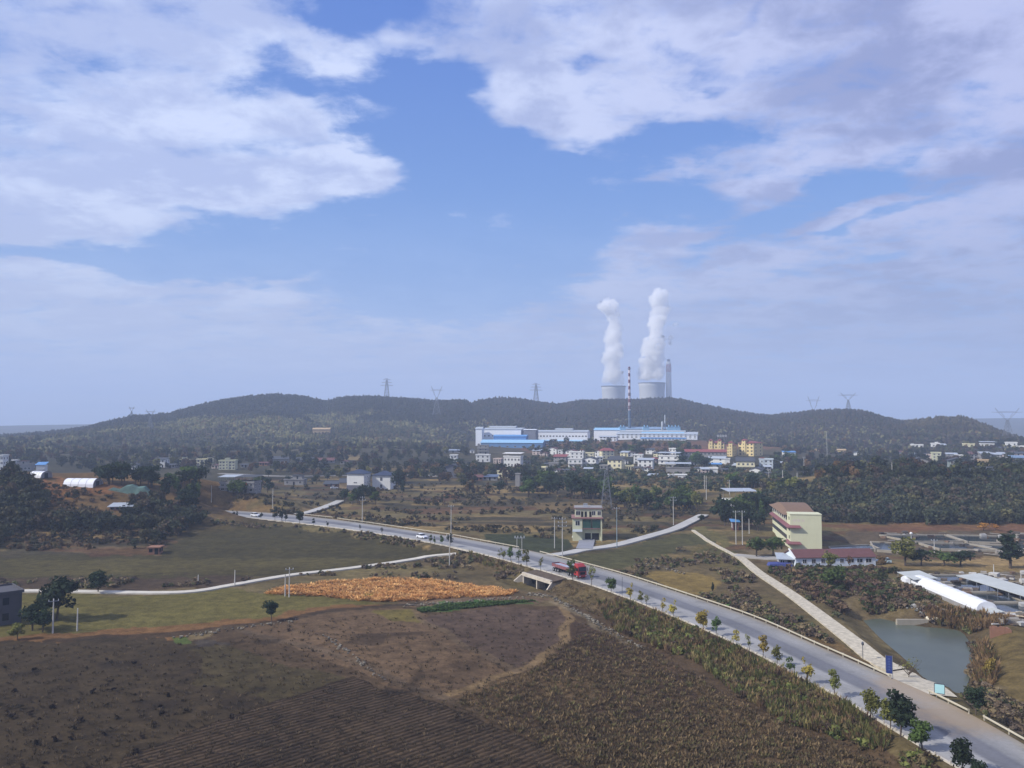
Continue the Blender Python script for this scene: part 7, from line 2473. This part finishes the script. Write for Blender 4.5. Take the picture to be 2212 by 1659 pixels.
# red articulated truck
p = plane_pt(1258, 1250)
ang = road_ang(p[0], p[1])
t = thing('red_truck', 'red articulated lorry with a long low trailer heading down the main road', 'truck', (p[0] - 2.2 * math.cos(ang), p[1] - 2.2 * math.sin(ang), 0.035), ang)
RED = mat('truck_red', lin(176, 56, 58, .75), 0.4, 0.06, 0.6, spec=0.5)
REDD = mat('trailer_red', lin(150, 98, 100, .8), 0.7, 0.15, 0.8)
MB().hull8([(0.0, -1.25, .75), (2.35, -1.25, .75), (2.35, 1.25, .75), (0.0, 1.25, .75), (0.0, -1.25, 3.1), (2.15, -1.25, 3.1), (2.15, 1.25, 3.1), (0.0, 1.25, 3.1)]).obj('cab', RED, t)
MB().hull8([(0.0, -1.15, 3.1), (2.1, -1.15, 3.1), (2.1, 1.15, 3.1), (0.0, 1.15, 3.1), (0.05, -1.0, 3.75), (1.2, -1.0, 3.7), (1.2, 1.0, 3.7), (0.05, 1.0, 3.75)]).obj('roof_fairing', RED, t)
MB().hull8([(2.37, -1.12, 1.95), (2.40, -1.12, 1.95), (2.40, 1.12, 1.95), (2.37, 1.12, 1.95), (2.19, -1.05, 2.95), (2.23, -1.05, 2.95), (2.23, 1.05, 2.95), (2.19, 1.05, 2.95)]).obj('windscreen', GLASS, t)
MB().box(2.35, 2.42, -.75, .75, 1.05, 1.7).obj('grille', DARK, t)
MB().box(2.2, 2.5, -1.25, 1.25, .4, .85).obj('bumper', RED, t)
for s_ in (-1, 1):
    MB().box(2.46, 2.53, s_ * .95 - .2, s_ * .95 + .2, .58, .8).obj('headlight', LAMP, t)
    MB().hull8([(1.0, s_ * 1.255 - .01, 1.9), (1.95, s_ * 1.255 - .01, 1.9), (1.95, s_ * 1.255 + .01, 1.9), (1.0, s_ * 1.255 + .01, 1.9), (1.0, s_ * 1.255 - .01, 2.7), (1.8, s_ * 1.255 - .01, 2.7), (1.8, s_ * 1.255 + .01, 2.7), (1.0, s_ * 1.255 + .01, 2.7)]).obj('side_window', GLASS, t)
    MB().box(2.15, 2.3, s_ * 1.5 - .1, s_ * 1.5 + .1, 2.0, 2.8).obj('mirror', DARK, t)
MB().box(-11.0, 2.2, -.45, .45, .6, .95).obj('chassis', DARK, t)
MB().box(-1.2, -0.1, -1.1, 1.1, 0.95, 2.2).obj('sleeper_rack', DARK, t)
tr = MB()
tr.box(-11.4, -0.5, -1.25, 1.25, 1.25, 1.42)
tr.obj('trailer_bed', REDD, t)
for s_ in (-1, 1):
    sb = MB().box(-11.4, -0.5, s_ * 1.22 - .04, s_ * 1.22 + .04, 1.42, 2.1)
    for i in range(13):
        sb.box(-11.3 + i * .97, -11.2 + i * .97, s_ * 1.27 - .05, s_ * 1.27 + .05, 1.3, 2.14)
    sb.obj('side_board', REDD, t)
MB().box(-11.44, -11.36, -1.2, 1.2, 1.42, 2.2).obj('tail_board', REDD, t)
MB().box(-0.55, -0.45, -1.2, 1.2, 1.42, 2.8).obj('head_board', DARK, t)
o = MB().hull8([(-11.2, -1.15, 1.43), (-.7, -1.15, 1.43), (-.7, 1.15, 1.43), (-11.2, 1.15, 1.43), (-11.0, -1.0, 1.95), (-.8, -1.0, 2.0), (-.8, 1.0, 2.0), (-11.0, 1.0, 1.95)]).obj('cargo_sheet', mat('grey_cargo', lin(168, 174, 190, .85), 0.8, 0.15, 0.5), t)
for x in (1.4, -1.6, -2.9, -8.2, -9.4, -10.6):
    for s_ in (-1, 1):
        wheel(t, x, s_ * 1.05, .5, .35)

# ------------------------------------------------------------------ fish farm
PW = mat('pool_wall', lin(168, 160, 144, .82), 0.9, 0.15, 0.5, stain=0.3)


def pool(pts, label, h_=1.0, cat='fish pool', w_=0.5):
    P = GP(pts)
    z = float(np.mean([hz(*q) for q in P]))
    c = np.mean(P, axis=0)
    t = thing('fish_pool', label, cat, (c[0], c[1], z), 0, 'fish pools')
    n = len(P)
    for i in range(n):
        a, b = P[i] - c, P[(i + 1) % n] - c
        d_ = (b - a) / (np.linalg.norm(b - a) + 1e-9)
        nn = np.array([-d_[1], d_[0]]) * w_ / 2
        a2, b2 = a - d_ * 0.0, b - d_ * w_
        m = MB().hull8([(*(a2 - nn), -1.5), (*(b2 - nn), -1.5), (*(b2 + nn), -1.5), (*(a2 + nn), -1.5), (*(a2 - nn), h_), (*(b2 - nn), h_), (*(b2 + nn), h_), (*(a2 + nn), h_)])
        m.obj('pool_wall', PW, t)
    me = bpy.data.meshes.new('water')
    me.from_pydata([(q[0] - c[0], q[1] - c[1], h_ * 0.55) for q in P], [], [tuple(range(n))])
    me.update()
    if me.polygons[0].normal.z < 0:
        me.flip_normals()
    me.materials.append(darkwater)
    link('pool_water', me, t)


pool([(1955, 1247), (2110, 1247), (2130, 1262), (1990, 1262)], 'fish pool just behind the tunnel, furthest of the near pools', 0.8)
pool([(1992, 1264), (2132, 1264), (2165, 1284), (2040, 1284)], 'second fish pool between tunnel and grey sheet roof', 0.8)
pool([(2042, 1286), (2168, 1286), (2215, 1306), (2085, 1306)], 'third fish pool between tunnel and grey sheet roof', 0.8)
pool([(2088, 1308), (2218, 1308), (2270, 1330), (2135, 1330)], 'nearest fish pool right of the tunnel end', 0.8)
pool([(1790, 1182), (1880, 1178), (1900, 1190), (1800, 1196)], 'dark pool right behind the low white building', 0.6)
pool([(1880, 1172), (1960, 1176), (1950, 1196), (1890, 1192)], 'small pale-edged pool left of the big olive tree', 0.7)
pool([(1900, 1158), (2040, 1158), (2080, 1172), (1975, 1174)], 'long pool behind the big olive tree', 0.7)
pool([(2045, 1158), (2165, 1160), (2180, 1176), (2090, 1174)], 'long pool left of the tall evergreen', 0.7)
pool([(1985, 1176), (2090, 1176), (2160, 1192), (2030, 1190)], 'pool with a curved bank behind the wide green tree', 0.7)
pool([(2095, 1178), (2185, 1180), (2190, 1196), (2165, 1194)], 'small pool at the foot of the tall evergreen', 0.7)
pool([(2195, 1156), (2290, 1158), (2290, 1196), (2200, 1196)], 'pool cut by the right edge beyond the evergreen', 0.7)
# white tunnel over the front pool
a_, b_ = G(1966, 1264), G(2110, 1330)
ux = (b_ - a_)[:2]
L_ = float(np.linalg.norm(ux))
t = thing('white_tunnel', 'long white plastic tunnel on a grey wall beside the pond', 'tunnel', tuple(a_), math.atan2(ux[1], ux[0]))
n = 10
w_, h_ = 4.6, 1.9
prof = [(w_ / 2 - math.cos(math.pi * i / n) * w_ / 2, 0.8 + max(0, math.sin(math.pi * i / n)) ** 0.8 * h_) for i in range(n + 1)]
m = MB().prism(prof, 'x', 0, L_)
m.obj('film_cover', mat('white_film', (0, 0, 0)), t)
MB().box(-0.05, L_ + 0.1, 0.0, w_ + 0.1, -2.5, 0.8).obj('base_wall', GREYW, t)
hp = MB()
for q in range(12):
    x = 0.2 + (L_ - 0.4) * q / 11
    for i in range(n):
        (a, b), (c, d_) = prof[i], prof[i + 1]
        hp.tube((x, a, b + .03), (x, c, d_ + .03), 0.05, n=4)
hp.obj('hoop', TRIM, t)
m = MB().prism([(0, 0.8), (3.2, 0.8), (2.9, 2.0), (1.6, 2.6), (0.3, 2.0)], 'y', -1.5, 3.2)
m.obj('porch_cover', mat('white_film', (0, 0, 0)), t, loc=(-2.2, 0, -0.3))
SR = mat('grey_roof_sheet', lin(190, 194, 190, .85), 0.6, 0.08, 0.3, stain=0.25)


def sheet_roof(p0, p1, wd, label, hgt=2.2):
    a_, b_ = G(*p0), G(*p1)
    ux = (b_ - a_)[:2]
    L_ = float(np.linalg.norm(ux))
    t = thing('sheet_roof', label, 'roof shelter', tuple(a_), math.atan2(ux[1], ux[0]), 'grey shelters over the pools')
    MB().hull8([(0, 0, hgt), (L_, 0, hgt), (L_, wd, hgt + .5), (0, wd, hgt + .5), (0, 0, hgt + .12), (L_, 0, hgt + .12), (L_, wd, hgt + .62), (0, wd, hgt + .62)]).obj('roof', SR, t)
    m = MB()
    for i in range(int(L_ / 1.0)):
        m.box(i * 1.0, i * 1.0 + 0.06, 0.0, 0.12, hgt + .12, hgt + .22)
    m.obj('roof_seam', TRIM, t)
    for i in range(int(L_ / 4) + 1):
        for y in (0.2, wd - .2):
            MB().tube((min(L_ - .2, .2 + i * 4), y, -1.5), (min(L_ - .2, .2 + i * 4), y, hgt + .05), .08).obj('post', STEEL, t)


sheet_roof((2066, 1262), (2240, 1318), 6.5, 'long grey sheet roof over the pools near the right edge')
sheet_roof((1938, 1254), (1975, 1272), 6.0, 'small grey sheet roof at the far end of the white tunnel')
sheet_roof((2052, 1298), (2140, 1340), 3.0, 'low grey slatted roof right behind the white tunnel', 1.0)
# feeders floating on the pools
for i, (px, py, lb) in enumerate(((1992, 1256, 'white float row on the furthest near pool'), (2035, 1276, 'white float row on the second pool'), (2078, 1298, 'white float row on the third pool'), (2122, 1320, 'white float row on the nearest pool'))):
    p = G(px, py)
    t = thing('aerator', lb, 'aerator', (p[0], p[1], p[2] + 0.3), R(-35), 'pool aerators')
    for j in range(4):
        MB().tube((j * 1.0 - 2, 0, .25), (j * 1.0 - 1.2, 0, .25), .28, n=8).obj('float', TRIM, t)
    MB().box(-2.2, 2.2, -.08, .08, .45, .55).obj('frame', STEEL, t)
    MB().lathe([(.3, .55), (.3, .95), (.1, 1.1)], 8).obj('motor', TRIM, t, loc=(-1.2, 0, 0))

# bits by the pond
p = G(1988, 1346)
t = MB()
t.hull8([(-4.5, -.5, -1.5), (4.5, -.5, -1.5), (4.5, .5, -1.5), (-4.5, .5, -1.5), (-4.4, -.35, .7), (4.4, -.35, .7), (4.4, .35, .7), (-4.4, .35, .7)])
o = t.obj('low_wall', PW, loc=(p[0] - 1, p[1], p[2] + .2))
tag(o, 'short mossy concrete wall at the head of the pond', 'wall')
for i in range(6):
    q = G(2005 + i * 4.5, 1341 + (i % 3) * 2.5 - 2)
    m = MB().lathe([(0.05, 0), (.5, .1), (.62, .45), (.4, .8), (.06, .95)], 9)
    o = m.obj('sack', mat('white_sack', lin(226, 218, 196, .86), 0.9, 0.1, 1.0), loc=tuple(q), smooth=True)
    o.scale = (1.1, 0.9, 1)
    tag(o, 'pale full sack in the heap at the end of the mossy wall', 'sack', 'heap of pale sacks by the pond')
a_, b_ = G(1928, 1276), G(2040, 1332)
d_ = (b_ - a_)[:2]
L_ = float(np.linalg.norm(d_))
o = MB().hull8([(0, 0, -1), (L_, 0, -1), (L_, .4, -1), (0, .4, -1), (0, 0, .5), (L_, 0, .5), (L_, .4, .5), (0, .4, .5)]).obj('field_wall', PW, loc=tuple(a_), rotz=math.atan2(d_[1], d_[0]))
tag(o, 'low weathered wall running down to the pond beside the white tunnel', 'wall')
# rubble along the wall
rng = np.random.default_rng(77)
pts = [(1902 + i * 0.44 + rng.normal() * 7, 1268 + i * 0.25 + rng.normal() * 4) for i in range(270)]
pts += [(1290 + rng.normal() * 16, 1345 + rng.normal() * 10) for i in range(0)]
P = fast_G(pts)
C = pick_cols(rng, len(P), [lin(176, 174, 168, .85), lin(120, 124, 126, .8), lin(210, 208, 200, .85), lin(110, 96, 84, .8)])
scatter('rubble', [lump(rng, 1.0, 0.7) for _ in range(5)], P, rng.uniform(.4, 1.3, len(P)), rng.uniform(0, 6, len(P)), C, GRASSM, 'grey rubble and scrap strewn beside the low wall at the pond', 'rubble')
st_pts = []
for (x0, y0), (x1, y1), n in (((1195, 1292), (1240, 1318), 60), ((1240, 1318), (1300, 1352), 80), ((1300, 1352), (1390, 1404), 60), ((870, 1309), (1130, 1291), 130), ((1395, 1218), (1480, 1240), 70), ((700, 1372), (830, 1470), 60), ((1140, 1284), (1185, 1290), 60), ((380, 1378), (640, 1340), 70)):
    for i in range(n):
        f = rng.random()
        st_pts.append((x0 + (x1 - x0) * f + rng.normal() * 4, y0 + (y1 - y0) * f + rng.normal() * 1.6))
P = fast_G(st_pts)
C = pick_cols(rng, len(P), [lin(138, 130, 116, .75), lin(110, 104, 96, .75), lin(158, 148, 132, .75)])
scatter('stones', [lump(rng, 0.6, 0.4) for _ in range(5)], P, rng.uniform(.25, 1.1, len(P)), rng.uniform(0, 6, len(P)), C, GRASSM, 'loose stones along the old field walls and the culvert path', 'stones')
# boards, planks and scrap over the fish farm yard
plank = (np.array([(-1, -.12, 0), (1, -.12, 0), (1, .12, 0), (-1, .12, 0), (-1, -.12, .12), (1, -.12, .12), (1, .12, .12), (-1, .12, .12)]) * np.array([1.6, 1, 1]), np.array([(0, 2, 1), (0, 3, 2), (4, 5, 6), (4, 6, 7), (0, 1, 5), (0, 5, 4), (1, 2, 6), (1, 6, 5), (2, 3, 7), (2, 7, 6), (3, 0, 4), (3, 4, 7)]))
crate_ = (np.array([(-.7, -.5, 0), (.7, -.5, 0), (.7, .5, 0), (-.7, .5, 0), (-.7, -.5, .6), (.7, -.5, .5), (.7, .5, .7), (-.7, .5, .6)]), plank[1])
pts = [(rng.uniform(1960, 2260), 0) for _ in range(150)]
pts = region_pts(rng, [(1960, 1240), (2240, 1240), (2240, 1350), (2140, 1336)], 210) + region_pts(rng, [(1900, 1152), (2240, 1152), (2240, 1200), (1920, 1200)], 170) + region_pts(rng, [(2120, 1330), (2240, 1336), (2240, 1356), (2150, 1350)], 60)
P = fast_G(pts)
P[:, 2] += 0.25
C = pick_cols(rng, len(P), [lin(186, 180, 168, .85), lin(120, 112, 104, .8), lin(220, 218, 212, .86), lin(84, 76, 72, .8), lin(150, 128, 106, .8)])
scatter('yard_scrap', [plank, plank, crate_], P, rng.uniform(.5, 1.6, len(P)), rng.uniform(-1.2, 0.4, len(P)), C, GRASSM, 'planks, boards and scrap strewn between the fish pools', 'scrap')
# brick stub wall and timber heap at the lower right pool
p = G(2160, 1372)
k = mpp(p)
m = MB()
for i in range(8):
    x = -19 * k + i * 4.75 * k
    m.box(x, x + 4.75 * k, -0.15, 0.15, -1.5, (17 + (i * 5) % 3 - (4 if i == 7 else 0)) * k)
m.box(19 * k, 19 * k + 0.3, -0.15, 3.0, -1.5, 12 * k)
o = m.obj('brick_wall', BRICKW, loc=tuple(p), rotz=-0.3)
tag(o, 'roofless brick wall stub on the right bank of the pond', 'wall')
p = G(2178, 1338)
rr = random.Random(5)
for i in range(9):
    a = rr.uniform(-0.9, 0.5)
    l_ = rr.uniform(2.2, 4.0)
    x, y, z = rr.uniform(-2.5, 2.5), rr.uniform(-1.5, 1.5), 0.3 + 0.14 * i
    o = MB().tube((-l_ / 2, 0, 0), (l_ / 2, 0, rr.uniform(-.2, .3)), 0.11, 0.08, 7).obj('pole_timber', mat('pale_timber', lin(206, 188, 156, .85), 0.9, 0.15, 1.0), loc=(p[0] + x, p[1] + y, p[2] + z), rotz=a)
    tag(o, 'pale timber pole lying in the loose heap at the near end of the pools', 'timber pole', 'heap of timber poles')
for px, py, lb in ((1640, 1149, 'round white-topped drum on the yard behind'),):
    pass
# round straw-coloured bush on the forecourt and motorbikes omitted; round gate lamp
for px, yb, yt, lb in ((1968.5, 1168, 1153, 'round white lamp on a short post behind the big olive tree'),):
    p = G(px, yb)
    t = thing('globe_lamp', lb, 'lamp', tuple(p))
    k = mpp(p)
    MB().tube((0, 0, -.4), (0, 0, 13 * k), .12).obj('post', POLEM, t)
    MB().lathe([(.1, -.5), (.42, -.3), (.55, 0), (.42, .35), (.1, .55)], 12).obj('globe', TRIM, t, loc=(0, 0, 13 * k + .4), smooth=True)

# ------------------------------------------------------------------ haze over the whole valley
m = bpy.data.materials.new('haze')
m.use_nodes = True
m.node_tree.nodes.clear()
t = NT(m.node_tree)
v = t.node('ShaderNodeVolumePrincipled')
v.inputs['Color'].default_value = (0.62, 0.75, 0.98, 1)
v.inputs['Density'].default_value = HAZE_DENSITY
v.inputs['Anisotropy'].default_value = 0.0
out = t.node('ShaderNodeOutputMaterial')
t.l.new(v.outputs[0], out.inputs['Volume'])
o = MB().box(-8800, 8800, -400, 9600, -25, 470).obj('haze', m)
tag(o, 'thin blue-grey haze filling the valley', 'haze', kind='stuff')
